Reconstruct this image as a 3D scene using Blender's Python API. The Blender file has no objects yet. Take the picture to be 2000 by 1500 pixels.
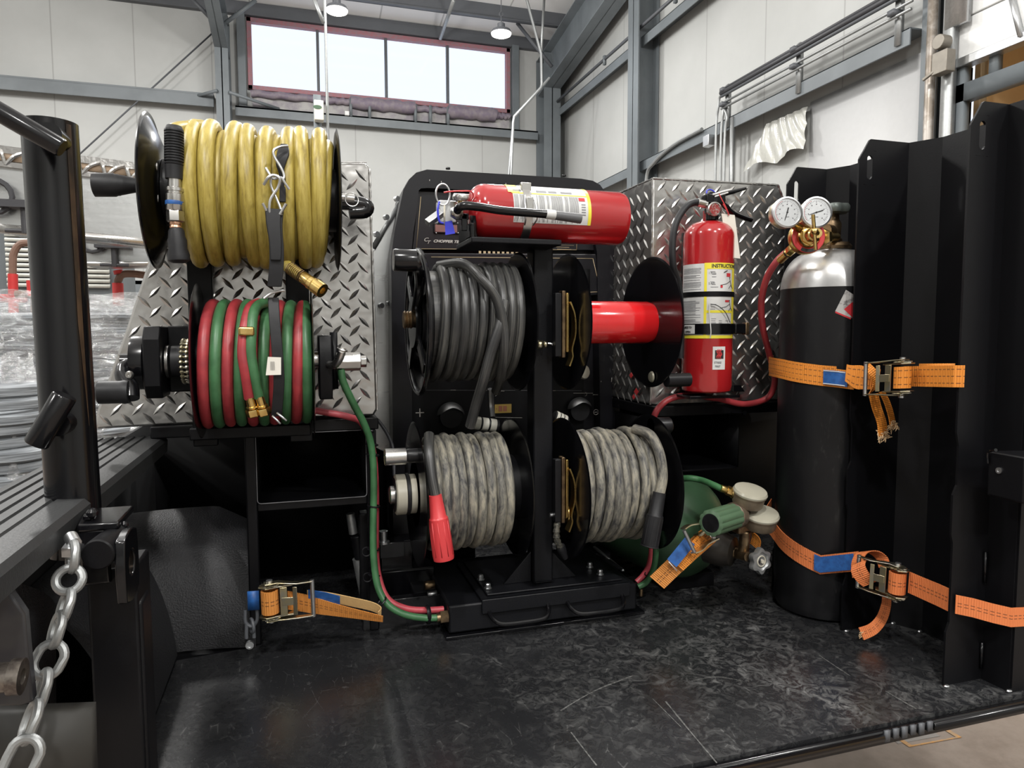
import bpy, math, random
from mathutils import Vector, Matrix
random.seed(7)
PI = math.pi
SC = bpy.context.scene
COL = SC.collection

# ------------------------------------------------------------------ camera, world, lamps, exposure
CAM = Vector((0, 0, .55))
FPX = 1359.0
_yaw, _pit, _rol = math.radians(17.0), math.radians(4.3), math.radians(-.18)
_F = Vector((math.sin(_yaw) * math.cos(_pit), math.cos(_yaw) * math.cos(_pit), -math.sin(_pit)))
_R0 = Vector((math.cos(_yaw), -math.sin(_yaw), 0))
_U0 = _R0.cross(_F)
_R = _R0 * math.cos(_rol) + _U0 * math.sin(_rol)
_U = -_R0 * math.sin(_rol) + _U0 * math.cos(_rol)
cd = bpy.data.cameras.new('camera')
cam = bpy.data.objects.new('camera', cd)
COL.objects.link(cam)
cd.sensor_width = 36
cd.lens = FPX / 2000 * 36
cd.clip_start = .02
cam.matrix_world = Matrix(((_R.x, _U.x, -_F.x, CAM.x), (_R.y, _U.y, -_F.y, CAM.y), (_R.z, _U.z, -_F.z, CAM.z), (0, 0, 0, 1)))
SC.camera = cam


def P(px, py, X=None, Y=None, Z=None):
    """world point seen at photo pixel (px, py) on the plane X=, Y= or Z= (metres)"""
    d = _F + _R * ((px - 1000) / FPX) - _U * ((py - 750) / FPX)
    if X is not None:
        t = (X - CAM.x) / d.x
    elif Y is not None:
        t = (Y - CAM.y) / d.y
    else:
        t = (Z - CAM.z) / d.z
    return CAM + d * t


SC.view_settings.view_transform = 'Standard'
SC.view_settings.look = 'None'
SC.view_settings.gamma = 1
SC.view_settings.exposure = -.66
w = bpy.data.worlds.new('world')
SC.world = w
w.use_nodes = True
w.node_tree.nodes['Background'].inputs[0].default_value = (.80, .88, 1, 1)
w.node_tree.nodes['Background'].inputs[1].default_value = 2.1


def lamp(name, loc, power, size=.36, color=(1, .985, .955), aim=None):
    ld = bpy.data.lights.new(name, 'AREA')
    ld.shape = 'DISK'
    ld.size = size
    ld.energy = power
    ld.color = color
    o = bpy.data.objects.new(name, ld)
    COL.objects.link(o)
    o.location = loc
    if aim is not None:
        o.rotation_euler = (Vector(aim) - Vector(loc)).to_track_quat('-Z', 'Y').to_euler()
    return o


LAMPS = [((1.75, 2.9, 4.6), 190), ((-2.6, 2.0, 4.8), 130), ((-1.2, -2.2, 4.8), 300), ((2.6, -2.6, 4.8), 260),
         ((-2.4, 7.0, 5.0), 330), ((1.2, 6.8, 5.0), 150), ((-6.0, 6.5, 5.0), 420), ((-6, -1, 5), 260),
         ((.5, -5.5, 4.8), 330)]  # last one is an added fill, brightens the front wall for the metal's reflections
for i, (l, p) in enumerate(LAMPS):
    lamp('high_bay_light', l, p * .72)
    ld = bpy.data.lights.new('ceiling_fill', 'POINT')      # point fill added under each lamp to brighten ceiling and upper walls
    ld.energy = p * 1.1; ld.shadow_soft_size = .2; ld.color = (1, .985, .955)
    o = bpy.data.objects.new('ceiling_fill', ld); COL.objects.link(o); o.location = (l[0], l[1], l[2] - .22)


# ------------------------------------------------------------------ mesh builder
def V(*a):
    return Vector(a)


def frame(axis, hint=None):
    """two unit vectors perpendicular to axis"""
    a = Vector(axis).normalized()
    h = Vector(hint) if hint is not None else (Vector((0, 0, 1)) if abs(a.z) < .9 else Vector((1, 0, 0)))
    u = (h - a * h.dot(a)).normalized()
    return u, a.cross(u).normalized()


class MB:
    def __init__(s):
        s.v = []
        s.f = []
        s.uv = {}

    def add(s, vs, fs, uvs=None):
        n = len(s.v)
        s.v += [Vector(v) for v in vs]
        for i, f in enumerate(fs):
            if uvs:
                s.uv[len(s.f)] = uvs[i]
            s.f.append([k + n for k in f])
        return s

    def box(s, a, b):
        x0, x1 = sorted((a[0], b[0])); y0, y1 = sorted((a[1], b[1])); z0, z1 = sorted((a[2], b[2]))
        return s.add([(x0, y0, z0), (x1, y0, z0), (x1, y1, z0), (x0, y1, z0), (x0, y0, z1), (x1, y0, z1), (x1, y1, z1), (x0, y1, z1)],
                     [(0, 3, 2, 1), (4, 5, 6, 7), (0, 1, 5, 4), (1, 2, 6, 5), (2, 3, 7, 6), (3, 0, 4, 7)])

    def bar(s, a, b, wd, ht, up=(0, 0, 1), ext=0):
        """rectangular bar from a to b; wd across, ht along up"""
        a, b = Vector(a), Vector(b)
        d = (b - a).normalized()
        a = a - d * ext; b = b + d * ext
        u, v = frame(d, up)
        c = [u * (ht / 2) + v * (wd / 2), u * (ht / 2) - v * (wd / 2), -u * (ht / 2) - v * (wd / 2), -u * (ht / 2) + v * (wd / 2)]
        return s.add([a + k for k in c] + [b + k for k in c], [(3, 2, 1, 0), (4, 5, 6, 7), (0, 1, 5, 4), (1, 2, 6, 5), (2, 3, 7, 6), (3, 0, 4, 7)])

    def tube(s, pts, r, seg=10, closed=False, caps=True, hint=None, flat=1.0):
        pts = [Vector(p) for p in pts]
        n = len(pts)
        rs = r if isinstance(r, (list, tuple)) else [r] * n
        vs = []
        fs = []
        uvs = []
        u = None
        dist = [0]
        for i in range(1, n + 1):
            dist.append(dist[-1] + (pts[i % n] - pts[i - 1]).length)
        for i in range(n):
            if closed:
                t = pts[(i + 1) % n] - pts[i - 1]
            else:
                t = pts[min(i + 1, n - 1)] - pts[max(i - 1, 0)]
            if t.length < 1e-9:
                t = Vector((0, 0, 1))
            t.normalize()
            if u is None:
                u, v = frame(t, hint)
            else:
                u = u - t * u.dot(t)
                if u.length < 1e-6:
                    u, v = frame(t, hint)
                u.normalize()
                v = t.cross(u).normalized()
            for k in range(seg):
                a = 2 * PI * k / seg
                vs.append(pts[i] + (u * math.cos(a) + v * math.sin(a) * flat) * rs[i])
        m = n if closed else n - 1
        for i in range(m):
            j = (i + 1) % n
            for k in range(seg):
                l = (k + 1) % seg
                fs.append((i * seg + k, i * seg + l, j * seg + l, j * seg + k))
                uvs.append(((dist[i], k / seg), (dist[i], (k + 1) / seg), (dist[i + 1], (k + 1) / seg), (dist[i + 1], k / seg)))
        if caps and not closed:
            fs.append(tuple(range(seg - 1, -1, -1)))
            uvs.append([(0, 0)] * seg)
            fs.append(tuple((n - 1) * seg + k for k in range(seg)))
            uvs.append([(0, 0)] * seg)
        return s.add(vs, fs, uvs)

    def cyl(s, a, b, r, r2=None, seg=24, hint=None):
        return s.tube([a, b], [r, r if r2 is None else r2], seg, hint=hint)

    def lathe(s, prof, o, axis, seg=32, hint=None):
        """prof: list of (radius, height along axis)"""
        o = Vector(o); a = Vector(axis).normalized()
        u, v = frame(a, hint)
        vs = []; fs = []; uvs = []
        n = len(prof)
        for r, h in prof:
            for k in range(seg):
                t = 2 * PI * k / seg
                vs.append(o + a * h + (u * math.cos(t) + v * math.sin(t)) * max(r, 1e-5))
        for i in range(n - 1):
            for k in range(seg):
                l = (k + 1) % seg
                fs.append((i * seg + k, i * seg + l, (i + 1) * seg + l, (i + 1) * seg + k))
                uvs.append(((k / seg, i), ((k + 1) / seg, i), ((k + 1) / seg, i + 1), (k / seg, i + 1)))
        if prof[0][0] > 1e-4:
            fs.append(tuple(range(seg - 1, -1, -1))); uvs.append([(0, 0)] * seg)
        if prof[-1][0] > 1e-4:
            fs.append(tuple((n - 1) * seg + k for k in range(seg))); uvs.append([(0, 0)] * seg)
        return s.add(vs, fs, uvs)

    def prism(s, poly, off):
        """polygon of 3-D points extruded by the vector off"""
        off = Vector(off); p = [Vector(q) for q in poly]; n = len(p)
        fs = [tuple(range(n)), tuple(range(2 * n - 1, n - 1, -1))]
        for i in range(n):
            j = (i + 1) % n
            fs.append((i, i + n, j + n, j))
        return s.add(p + [q + off for q in p], fs)

    def ring(s, outer, inner, off):
        """a frame between two outlines with the same number of points, extruded"""
        off = Vector(off); n = len(outer)
        vs = [Vector(q) for q in outer] + [Vector(q) for q in inner]
        vs += [q + off for q in vs]
        fs = []
        for i in range(n):
            j = (i + 1) % n
            fs += [(i, j, n + j, n + i), (2 * n + j, 2 * n + i, 3 * n + i, 3 * n + j), (i, 2 * n + i, 2 * n + j, j), (n + j, 3 * n + j, 3 * n + i, n + i)]
        return s.add(vs, fs)

    def ribbon(s, pts, wdir, width, th=.0016):
        """flat webbing along pts; wdir one vector or one per point"""
        pts = [Vector(p) for p in pts]; n = len(pts)
        wd = [Vector(q).normalized() for q in wdir] if isinstance(wdir, list) else [Vector(wdir).normalized()] * n
        ws = width if isinstance(width, list) else [width] * n
        vs = []; fs = []; uvs = []; d = 0; ds = []
        for i in range(n):
            if i:
                d += (pts[i] - pts[i - 1]).length
            ds.append(d)
            t = (pts[min(i + 1, n - 1)] - pts[max(i - 1, 0)]).normalized()
            nn = t.cross(wd[i]).normalized() * (th / 2)
            h = wd[i] * (ws[i] / 2)
            vs += [pts[i] - h - nn, pts[i] + h - nn, pts[i] + h + nn, pts[i] - h + nn]
        for i in range(n - 1):
            a, b = i * 4, i * 4 + 4
            y0, y1 = ds[i], ds[i + 1]
            fs += [(a, a + 1, b + 1, b), (a + 1, a + 2, b + 2, b + 1), (a + 2, a + 3, b + 3, b + 2), (a + 3, a, b, b + 3)]
            uvs += [((0, y0), (1, y0), (1, y1), (0, y1)), ((1, y0), (1, y0), (1, y1), (1, y1)), ((1, y0), (0, y0), (0, y1), (1, y1)), ((0, y0), (0, y0), (0, y1), (0, y1))]
        e = (n - 1) * 4
        fs += [(3, 2, 1, 0), (e, e + 1, e + 2, e + 3)]
        uvs += [[(0, 0)] * 4, [(0, 0)] * 4]
        return s.add(vs, fs, uvs)

    def torus(s, c, axis, R, r, seg=36, rs=8, a0=0, a1=2 * PI, hint=None):
        c = Vector(c); u, v = frame(axis, hint)
        full = abs(a1 - a0 - 2 * PI) < 1e-6
        n = seg if full else seg + 1
        pts = [c + (u * math.cos(a0 + (a1 - a0) * i / seg) + v * math.sin(a0 + (a1 - a0) * i / seg)) * R for i in range(n)]
        return s.tube(pts, r, rs, closed=full)

    def hexnut(s, c, axis, r, h):
        c = Vector(c); a = Vector(axis).normalized()
        return s.cyl(c, c + a * h, r, seg=6)

    def sphere(s, c, r, seg=16, sc=(1, 1, 1)):
        c = Vector(c); n = seg // 2; vs = []; fs = []
        for i in range(n + 1):
            t = PI * i / n
            for k in range(seg):
                p = 2 * PI * k / seg
                vs.append(c + Vector((math.sin(t) * math.cos(p) * sc[0], math.sin(t) * math.sin(p) * sc[1], math.cos(t) * sc[2])) * max(r, 1e-5))
        for i in range(n):
            for k in range(seg):
                l = (k + 1) % seg
                fs.append((i * seg + k, (i + 1) * seg + k, (i + 1) * seg + l, i * seg + l))
        return s.add(vs, fs)

    def grid(s, fn, nu, nv):
        """fn(u, v) in 0..1 -> point"""
        vs = [fn(i / nu, j / nv) for j in range(nv + 1) for i in range(nu + 1)]
        fs = []; uvs = []
        for j in range(nv):
            for i in range(nu):
                a = j * (nu + 1) + i
                fs.append((a, a + 1, a + nu + 2, a + nu + 1))
                uvs.append(((i / nu, j / nv), ((i + 1) / nu, j / nv), ((i + 1) / nu, (j + 1) / nv), (i / nu, (j + 1) / nv)))
        return s.add(vs, fs, uvs)

    def xf(s, M):
        s.v = [M @ q for q in s.v]
        return s


WO = {}


def build(name, mb, mat, parent=None, smooth=True, bevel=0, label=None, seg=2, solid=0, angle=.6):
    vs = mb.v
    lo = Vector([min(q[i] for q in vs) for i in range(3)]); hi = Vector([max(q[i] for q in vs) for i in range(3)])
    o0 = Vector(((lo.x + hi.x) / 2, (lo.y + hi.y) / 2, lo.z))
    me = bpy.data.meshes.new(name)
    me.from_pydata([q - o0 for q in vs], [], mb.f)
    if mb.uv:
        uvl = me.uv_layers.new(name='UVMap')
        for pi, p in enumerate(me.polygons):
            u = mb.uv.get(pi)
            if u:
                for k, li in enumerate(p.loop_indices):
                    uvl.data[li].uv = u[k]
    me.validate()
    me.update()
    me.materials.append(mat)
    o = bpy.data.objects.new(name, me)
    COL.objects.link(o)
    if parent is not None:
        o.parent = parent
        o.location = o0 - WO[parent.name]
    else:
        o.location = o0
    WO[o.name] = o0
    if bevel:
        m = o.modifiers.new('bevel', 'BEVEL')
        m.width = bevel; m.segments = seg; m.limit_method = 'ANGLE'; m.angle_limit = .7
        m.harden_normals = False
    if smooth:
        for p in me.polygons:
            p.use_smooth = True
        # sharp edges by angle
        ed = {}
        for p in me.polygons:
            for k in p.edge_keys:
                ed.setdefault(k, []).append(p.normal.copy())
        idx = {tuple(sorted(e.vertices)): e for e in me.edges}
        for k, ns in ed.items():
            if len(ns) == 2 and ns[0].length > 0 and ns[1].length > 0 and ns[0].angle(ns[1], 0) > angle:
                idx[tuple(sorted(k))].use_edge_sharp = True
    if label:
        o['label'] = label
    return o


def empty(name, loc):
    o = bpy.data.objects.new(name, None)
    COL.objects.link(o)
    o.location = loc
    o.empty_display_size = .02
    WO[o.name] = Vector(loc)
    return o


def tag(o, label, cat, group=None):
    o['label'] = label
    o['category'] = cat
    if group:
        o['group'] = group
    return o


def thing(name, loc, label, cat, group=None):
    return tag(empty(name, loc), label, cat, group)


def struct(o):
    o['kind'] = 'structure'
    return o


def text(name, s, o, xd, yd, size, mat, parent=None, ext=.0002, shear=0, wrap=None, align='LEFT', sx=1.0, bold=0):
    """lettering as a mesh; wrap=(fn) maps (u, v, h) -> world point"""
    c = bpy.data.curves.new(name, 'FONT')
    c.body = s; c.size = size; c.shear = shear; c.extrude = ext; c.align_x = align; c.offset = bold
    t = bpy.data.objects.new(name, c)
    COL.objects.link(t)
    dg = bpy.context.evaluated_depsgraph_get()
    me = bpy.data.meshes.new_from_object(t.evaluated_get(dg))
    bpy.data.objects.remove(t)
    mb = MB()
    if wrap:
        vs = [wrap(q.co.x * sx, q.co.y, q.co.z) for q in me.vertices]
    else:
        o = Vector(o); xd = Vector(xd).normalized(); yd = Vector(yd).normalized(); n = xd.cross(yd)
        vs = [o + xd * (q.co.x * sx) + yd * q.co.y + n * (q.co.z + ext) for q in me.vertices]
    mb.add(vs, [tuple(p.vertices) for p in me.polygons])
    return build(name, mb, mat, parent, smooth=False)


def catmull(pts, n=8):
    pts = [Vector(p) for p in pts]
    out = []
    for i in range(len(pts) - 1):
        p0 = pts[max(i - 1, 0)]; p1 = pts[i]; p2 = pts[i + 1]; p3 = pts[min(i + 2, len(pts) - 1)]
        for k in range(n):
            t = k / n
            out.append(.5 * ((2 * p1) + (p2 - p0) * t + (2 * p0 - 5 * p1 + 4 * p2 - p3) * t * t + (3 * p1 - p0 - 3 * p2 + p3) * t ** 3))
    out.append(pts[-1])
    return out


# ------------------------------------------------------------------ materials
class NT:
    def __init__(s, m):
        s.t = m.node_tree; s.n = s.t.nodes; s.l = s.t.links
        s.b = s.n['Principled BSDF']

    def node(s, k, **kw):
        x = s.n.new(k)
        for a, b in kw.items():
            setattr(x, a, b)
        return x

    def m(s, op, a, b=None, c=None):
        x = s.n.new('ShaderNodeMath'); x.operation = op
        for i, q in enumerate((a, b, c)):
            if q is None:
                continue
            if isinstance(q, (int, float)):
                x.inputs[i].default_value = q
            else:
                s.l.new(q, x.inputs[i])
        return x.outputs[0]

    def coord(s, kind='Object', scale=None):
        c = s.n.new('ShaderNodeTexCoord').outputs[kind]
        if scale is None:
            return c
        mp = s.n.new('ShaderNodeMapping')
        mp.inputs['Scale'].default_value = scale
        s.l.new(c, mp.inputs[0])
        return mp.outputs[0]

    def noise(s, co, scale, detail=3, rough=.5, dist=0):
        x = s.n.new('ShaderNodeTexNoise')
        x.inputs['Scale'].default_value = scale; x.inputs['Detail'].default_value = detail
        x.inputs['Roughness'].default_value = rough; x.inputs['Distortion'].default_value = dist
        s.l.new(co, x.inputs['Vector'])
        return x.outputs[0]

    def ramp(s, fac, stops):
        x = s.n.new('ShaderNodeValToRGB')
        e = x.color_ramp.elements
        while len(e) < len(stops):
            e.new(.5)
        for i, (p, c) in enumerate(stops):
            e[i].position = p
            e[i].color = c if len(c) == 4 else (*c, 1)
        s.l.new(fac, x.inputs[0])
        return x.outputs[0]

    def mix(s, fac, a, b):
        x = s.n.new('ShaderNodeMix'); x.data_type = 'RGBA'
        for i, q in ((0, fac), (6, a), (7, b)):
            if isinstance(q, (int, float)):
                x.inputs[i].default_value = q
            elif isinstance(q, tuple):
                x.inputs[i].default_value = q if len(q) == 4 else (*q, 1)
            else:
                s.l.new(q, x.inputs[i])
        return x.outputs[2]

    def bump(s, h, strength=.3, dist=.001, prev=None):
        x = s.n.new('ShaderNodeBump')
        x.inputs['Strength'].default_value = strength; x.inputs['Distance'].default_value = dist
        s.l.new(h, x.inputs['Height'])
        if prev is not None:
            s.l.new(prev, x.inputs['Normal'])
        s.l.new(x.outputs[0], s.b.inputs['Normal'])
        return x.outputs[0]

    def set(s, k, v):
        if isinstance(v, (int, float)):
            s.b.inputs[k].default_value = v
        elif isinstance(v, tuple):
            s.b.inputs[k].default_value = v if len(v) == 4 else (*v, 1)
        else:
            s.l.new(v, s.b.inputs[k])


def mat(name, col, rough=.5, metal=0, col2=None, nscale=20, bump=0, bscale=60, bdist=.001, coat=0, vary=.08, rvar=.1, stretch=(1, 1, 1), spec=None, lo=.42, hi=.6):
    m = bpy.data.materials.new(name); m.use_nodes = True
    t = NT(m)
    co = t.coord('Object', stretch)
    n = t.noise(co, nscale, 4, .6)
    if col2 is None:
        col2 = tuple(min(1, c * (1 - vary * 2)) for c in col)
        lo, hi = .3, .75
    t.set('Base Color', t.ramp(n, [(lo, col), (hi, col2)]))
    r = t.node('ShaderNodeMapRange')
    t.l.new(n, r.inputs[0])
    r.inputs['To Min'].default_value = max(0, rough - rvar / 2); r.inputs['To Max'].default_value = min(1, rough + rvar / 2)
    t.set('Roughness', r.outputs[0])
    t.set('Metallic', metal)
    if coat:
        t.set('Coat Weight', coat); t.set('Coat Roughness', .06)
    if spec is not None:
        t.set('Specular IOR Level', spec)
    if bump:
        t.bump(t.noise(t.coord('Object'), bscale, 3, .6), bump, bdist)
    return m


def emit(name, col, s):
    m = bpy.data.materials.new(name); m.use_nodes = True
    t = NT(m)
    t.set('Base Color', (0, 0, 0)); t.set('Emission Color', col); t.set('Emission Strength', s)
    return m


MT = {}
MT['black_gloss'] = mat('black_gloss', (.004, .004, .005), .2, spec=.38, bump=.12, bscale=40, bdist=.0008, coat=.12, rvar=.06)
MT['black_satin'] = mat('black_satin', (.0045, .0045, .0055), .4, spec=.2, bump=.25, bscale=350, bdist=.0004)
MT['black_coat'] = mat('black_coat', (.0065, .0068, .0085), .42, spec=.24, bump=.5, bscale=420, bdist=.0006)
MT['black_rubber'] = mat('black_rubber', (.009, .009, .0105), .5, spec=.35, bump=.2, bscale=120, bdist=.0005, col2=(.015, .015, .017))
MT['black_plastic'] = mat('black_plastic', (.006, .006, .0075), .38, spec=.35, bump=.15, bscale=200, bdist=.0003)
MT['black_flat'] = mat('black_flat', (.0035, .0035, .004), .6, spec=.15)
MT['bedliner'] = mat('bedliner', (.015, .015, .017), .48, bump=.9, bscale=330, bdist=.0016, col2=(.021, .021, .023), nscale=8, spec=.4)
MT['rail_plastic'] = mat('rail_plastic', (.034, .035, .036), .45, spec=.35, bump=.5, bscale=300, bdist=.0006, nscale=6)
MT['steel'] = mat('steel', (.62, .61, .59), .28, 1, bump=.1, bscale=90, bdist=.0004)
MT['zinc'] = mat('zinc', (.60, .61, .62), .38, 1, bump=.3, bscale=160, bdist=.0004, nscale=60)
MT['galvanized'] = mat('galvanized', (.40, .41, .41), .5, .85, bump=.4, bscale=140, bdist=.0008, nscale=40)
MT['yellow_zinc'] = mat('yellow_zinc', (.62, .54, .33), .3, 1, col2=(.52, .50, .42), nscale=30, bump=.1)
MT['brass'] = mat('brass', (.74, .53, .20), .26, 1, col2=(.58, .40, .14), nscale=60, bump=.1)
MT['brass_dull'] = mat('brass_dull', (.30, .21, .12), .42, 1, col2=(.16, .11, .07), nscale=50, bump=.2)
MT['copper'] = mat('copper', (.62, .36, .24), .35, 1)
MT['aluminium'] = mat('aluminium', (.50, .49, .475), .25, .9, bump=.7, bscale=12, bdist=.007, nscale=14, rvar=.16)
MT['tread'] = MT['aluminium']
MT['brushed'] = mat('brushed', (.62, .63, .63), .3, 1, stretch=(1, 1, 14), bump=.2, bscale=5, bdist=.01, nscale=3, rvar=.2)
MT['red_paint'] = mat('red_paint', (.37, .013, .016), .18, 0, coat=.7, vary=.04, nscale=4, rvar=.05)
MT['red_gloss'] = mat('red_gloss', (.60, .013, .016), .16, 0, coat=.8, vary=.03, stretch=(60, 1, 1), nscale=2, bump=.3, bscale=3, bdist=.001)
MT['red_rubber'] = mat('red_rubber', (.36, .038, .045), .42, col2=(.28, .03, .038), nscale=30)
MT['pink_rubber'] = mat('pink_rubber', (.50, .075, .095), .42, col2=(.40, .05, .065), nscale=30)
MT['green_rubber'] = mat('green_rubber', (.055, .165, .068), .42, col2=(.04, .125, .05), nscale=30)
MT['red_plastic'] = mat('red_plastic', (.58, .045, .05), .4, vary=.06)
MT['green_tank'] = mat('green_tank', (.045, .10, .05), .4, col2=(.033, .075, .037), nscale=7, bump=.15, bscale=30)
MT['green_knob'] = mat('green_knob', (.075, .135, .075), .45, vary=.1)
MT['white'] = mat('white', (.62, .62, .61), .45, vary=.03)
MT['offwhite'] = mat('offwhite', (.66, .64, .56), .5, vary=.06)
MT['paper'] = mat('paper', (.70, .67, .60), .6, vary=.04)
MT['ivory'] = mat('ivory', (.52, .49, .40), .35, vary=.06)
MT['gauge_back'] = mat('gauge_back', (.23, .18, .125), .4, .4, col2=(.17, .135, .095), nscale=20)
MT['lens'] = mat('lens', (.42, .40, .32), .2, 0, coat=.5, vary=.08, nscale=10)
MT['gauge_face'] = mat('gauge_face', (.55, .55, .55), .25, 0, coat=.6, vary=.02)
MT['grey_ink'] = mat('grey_ink', (.20, .20, .21), .55)
MT['ink'] = mat('ink', (.02, .02, .02), .55)
MT['label_yellow'] = mat('label_yellow', (.78, .68, .05), .4, vary=.03)
MT['label_red'] = mat('label_red', (.55, .03, .04), .45)
MT['blue_plastic'] = mat('blue_plastic', (.03, .04, .55), .4)
MT['tag_blue'] = mat('tag_blue', (.02, .105, .34), .5, col2=(.015, .07, .24), nscale=90, vary=.2)
MT['gold_line'] = mat('gold_line', (.46, .36, .22), .5)
MT['silver_ink'] = mat('silver_ink', (.45, .43, .40), .5)
MT['panel_black'] = mat('panel_black', (.007, .007, .0095), .34, spec=.35)
MT['grey_plastic'] = mat('grey_plastic', (.10, .10, .105), .45)
MT['orange_mark'] = mat('orange_mark', (.42, .22, .07), .7, col2=(.30, .21, .13), nscale=30)
MT['cardboard'] = mat('cardboard', (.40, .29, .20), .8)
MT['steel_grey'] = mat('steel_grey', (.135, .152, .163), .5, col2=(.115, .13, .14), nscale=2)
MT['steel_dark'] = mat('steel_dark', (.085, .09, .10), .5, nscale=3)
MT['conduit'] = mat('conduit', (.33, .34, .34), .45, .7)
MT['cable_black'] = mat('cable_black', (.04, .04, .045), .5)
MT['maroon'] = mat('maroon', (.30, .12, .14), .6, col2=(.24, .15, .17), nscale=20)
MT['purple'] = mat('purple', (.155, .125, .165), .6, col2=(.20, .17, .19), nscale=12)
MT['red_tube'] = mat('red_tube', (.55, .03, .03), .45)
MT['rust'] = mat('rust', (.18, .10, .07), .5)
MT['louver'] = mat('louver', (.55, .55, .50), .5)
MT['wood_warm'] = mat('wood_warm', (.62, .44, .24), .55, nscale=2, col2=(.54, .37, .2))


def wallmat():
    """insulated panels: off-white film with a dark joint every 1.06 m"""
    m = bpy.data.materials.new('wall_panels'); m.use_nodes = True
    t = NT(m)
    g = t.n.new('ShaderNodeNewGeometry').outputs['Position']
    sp = t.n.new('ShaderNodeSeparateXYZ'); t.l.new(g, sp.inputs[0])
    s = t.m('ADD', sp.outputs[0], sp.outputs[1])
    f = t.m('FRACT', t.m('DIVIDE', t.m('ADD', s, 50.2), 1.08))
    line = t.m('LESS_THAN', t.m('ABSOLUTE', t.m('SUBTRACT', f, .5)), .008)
    n = t.noise(g, .7, 5, .6)
    c = t.ramp(n, [(.3, (.44, .445, .435)), (.7, (.37, .375, .365))])
    t.set('Base Color', t.mix(t.m('MULTIPLY', line, .5), c, (.20, .20, .19)))
    t.set('Roughness', .6)
    f2 = t.noise(t.coord('Generated', (6, 6, .6)), 3, 2)
    t.bump(f2, .4, .03)
    return m


def roofmat():
    m = bpy.data.materials.new('roof_panels'); m.use_nodes = True
    t = NT(m)
    g = t.n.new('ShaderNodeNewGeometry').outputs['Position']
    sp = t.n.new('ShaderNodeSeparateXYZ'); t.l.new(g, sp.inputs[0])
    f = t.m('FRACT', t.m('DIVIDE', t.m('ADD', sp.outputs[0], 50.1), 1.0))
    line = t.m('LESS_THAN', t.m('ABSOLUTE', t.m('SUBTRACT', f, .5)), .012)
    t.set('Base Color', t.mix(t.m('MULTIPLY', line, .6), (.78, .78, .78), (.3, .3, .3)))
    t.set('Roughness', .5)
    return m


def floormat():
    m = bpy.data.materials.new('shop_concrete'); m.use_nodes = True
    t = NT(m)
    co = t.coord('Object')
    n = t.noise(co, 1.2, 6, .65, .6)
    n2 = t.noise(co, 14, 5, .7)
    c = t.ramp(t.m('ADD', t.m('MULTIPLY', n, .6), t.m('MULTIPLY', n2, .4)), [(.35, (.15, .12, .10)), (.5, (.21, .175, .15)), (.68, (.27, .23, .20))])
    t.set('Base Color', c)
    t.set('Roughness', .5)
    t.bump(n2, .15, .002)
    return m


def matmat():
    """black rubber deck mat: scuffs, dusty swirls, straight scratches"""
    m = bpy.data.materials.new('deck_mat'); m.use_nodes = True
    t = NT(m)
    g = t.n.new('ShaderNodeNewGeometry').outputs['Position']
    n1 = t.noise(g, 5, 5, .6, 1.2)
    n2 = t.noise(g, 46, 9, .74, 1.3)
    n3 = t.noise(g, 120, 4, .7, .5)
    # dust sits mostly in the middle and right of the walking area
    sp = t.n.new('ShaderNodeSeparateXYZ'); t.l.new(g, sp.inputs[0])
    area = t.ramp(t.m('ADD', t.m('MULTIPLY', sp.outputs[0], .75), .05), [(.15, (.12, .12, .12)), (.42, (.75, .75, .75)), (.62, (1, 1, 1)), (.85, (.6, .6, .6))])
    d = t.m('MULTIPLY', t.ramp(n2, [(.46, (0, 0, 0)), (.66, (1, 1, 1))]), t.ramp(n1, [(.38, (.05, .05, .05)), (.62, (1, 1, 1))]))
    d = t.m('MULTIPLY', d, area)
    d = t.m('ADD', t.m('MULTIPLY', d, .8), t.m('MULTIPLY', t.ramp(n3, [(.64, (0, 0, 0)), (.72, (1, 1, 1))]), .12))
    # fine scratches
    wv = t.node('ShaderNodeTexVoronoi', feature='DISTANCE_TO_EDGE')
    mp = t.n.new('ShaderNodeMapping'); mp.inputs['Scale'].default_value = (9, 3.2, 1); mp.inputs['Rotation'].default_value = (0, 0, .5)
    t.l.new(g, mp.inputs[0]); t.l.new(mp.outputs[0], wv.inputs['Vector'])
    sc = t.m('MULTIPLY', t.m('LESS_THAN', wv.outputs['Distance'], .012), t.ramp(n2, [(.5, (0, 0, 0)), (.6, (1, 1, 1))]))
    d = t.m('ADD', d, t.m('MULTIPLY', sc, .28))
    t.set('Base Color', t.mix(d, (.0145, .015, .0165), (.165, .165, .162)))
    r = t.node('ShaderNodeMapRange'); t.l.new(d, r.inputs[0])
    r.inputs['To Min'].default_value = .27; r.inputs['To Max'].default_value = .62
    t.set('Roughness', r.outputs[0])
    t.bump(t.m('ADD', n1, t.m('MULTIPLY', n3, .12)), .35, .004)
    return m


def hosemat(name, c1, c2, c3, su=5, sv=2.5, rough=.45, lo=.35, hi=.62):
    """mottling stretched along the hose (tube UVs: u = metres along, v = round)"""
    m = bpy.data.materials.new(name); m.use_nodes = True
    t = NT(m)
    uv = t.coord('UV', (su, sv, 1))
    n = t.noise(uv, 4, 6, .7, .4)
    n2 = t.noise(t.coord('Object'), 9, 3)
    k = t.m('ADD', t.m('MULTIPLY', n, .72), t.m('MULTIPLY', n2, .28))
    t.set('Base Color', t.ramp(k, [(lo, c1), ((lo + hi) / 2, c2), (hi, c3)]))
    r = t.node('ShaderNodeMapRange'); t.l.new(n, r.inputs[0])
    r.inputs['To Min'].default_value = rough - .1; r.inputs['To Max'].default_value = rough + .15
    t.set('Roughness', r.outputs[0])
    t.bump(n, .25, .001)
    return m


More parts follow.
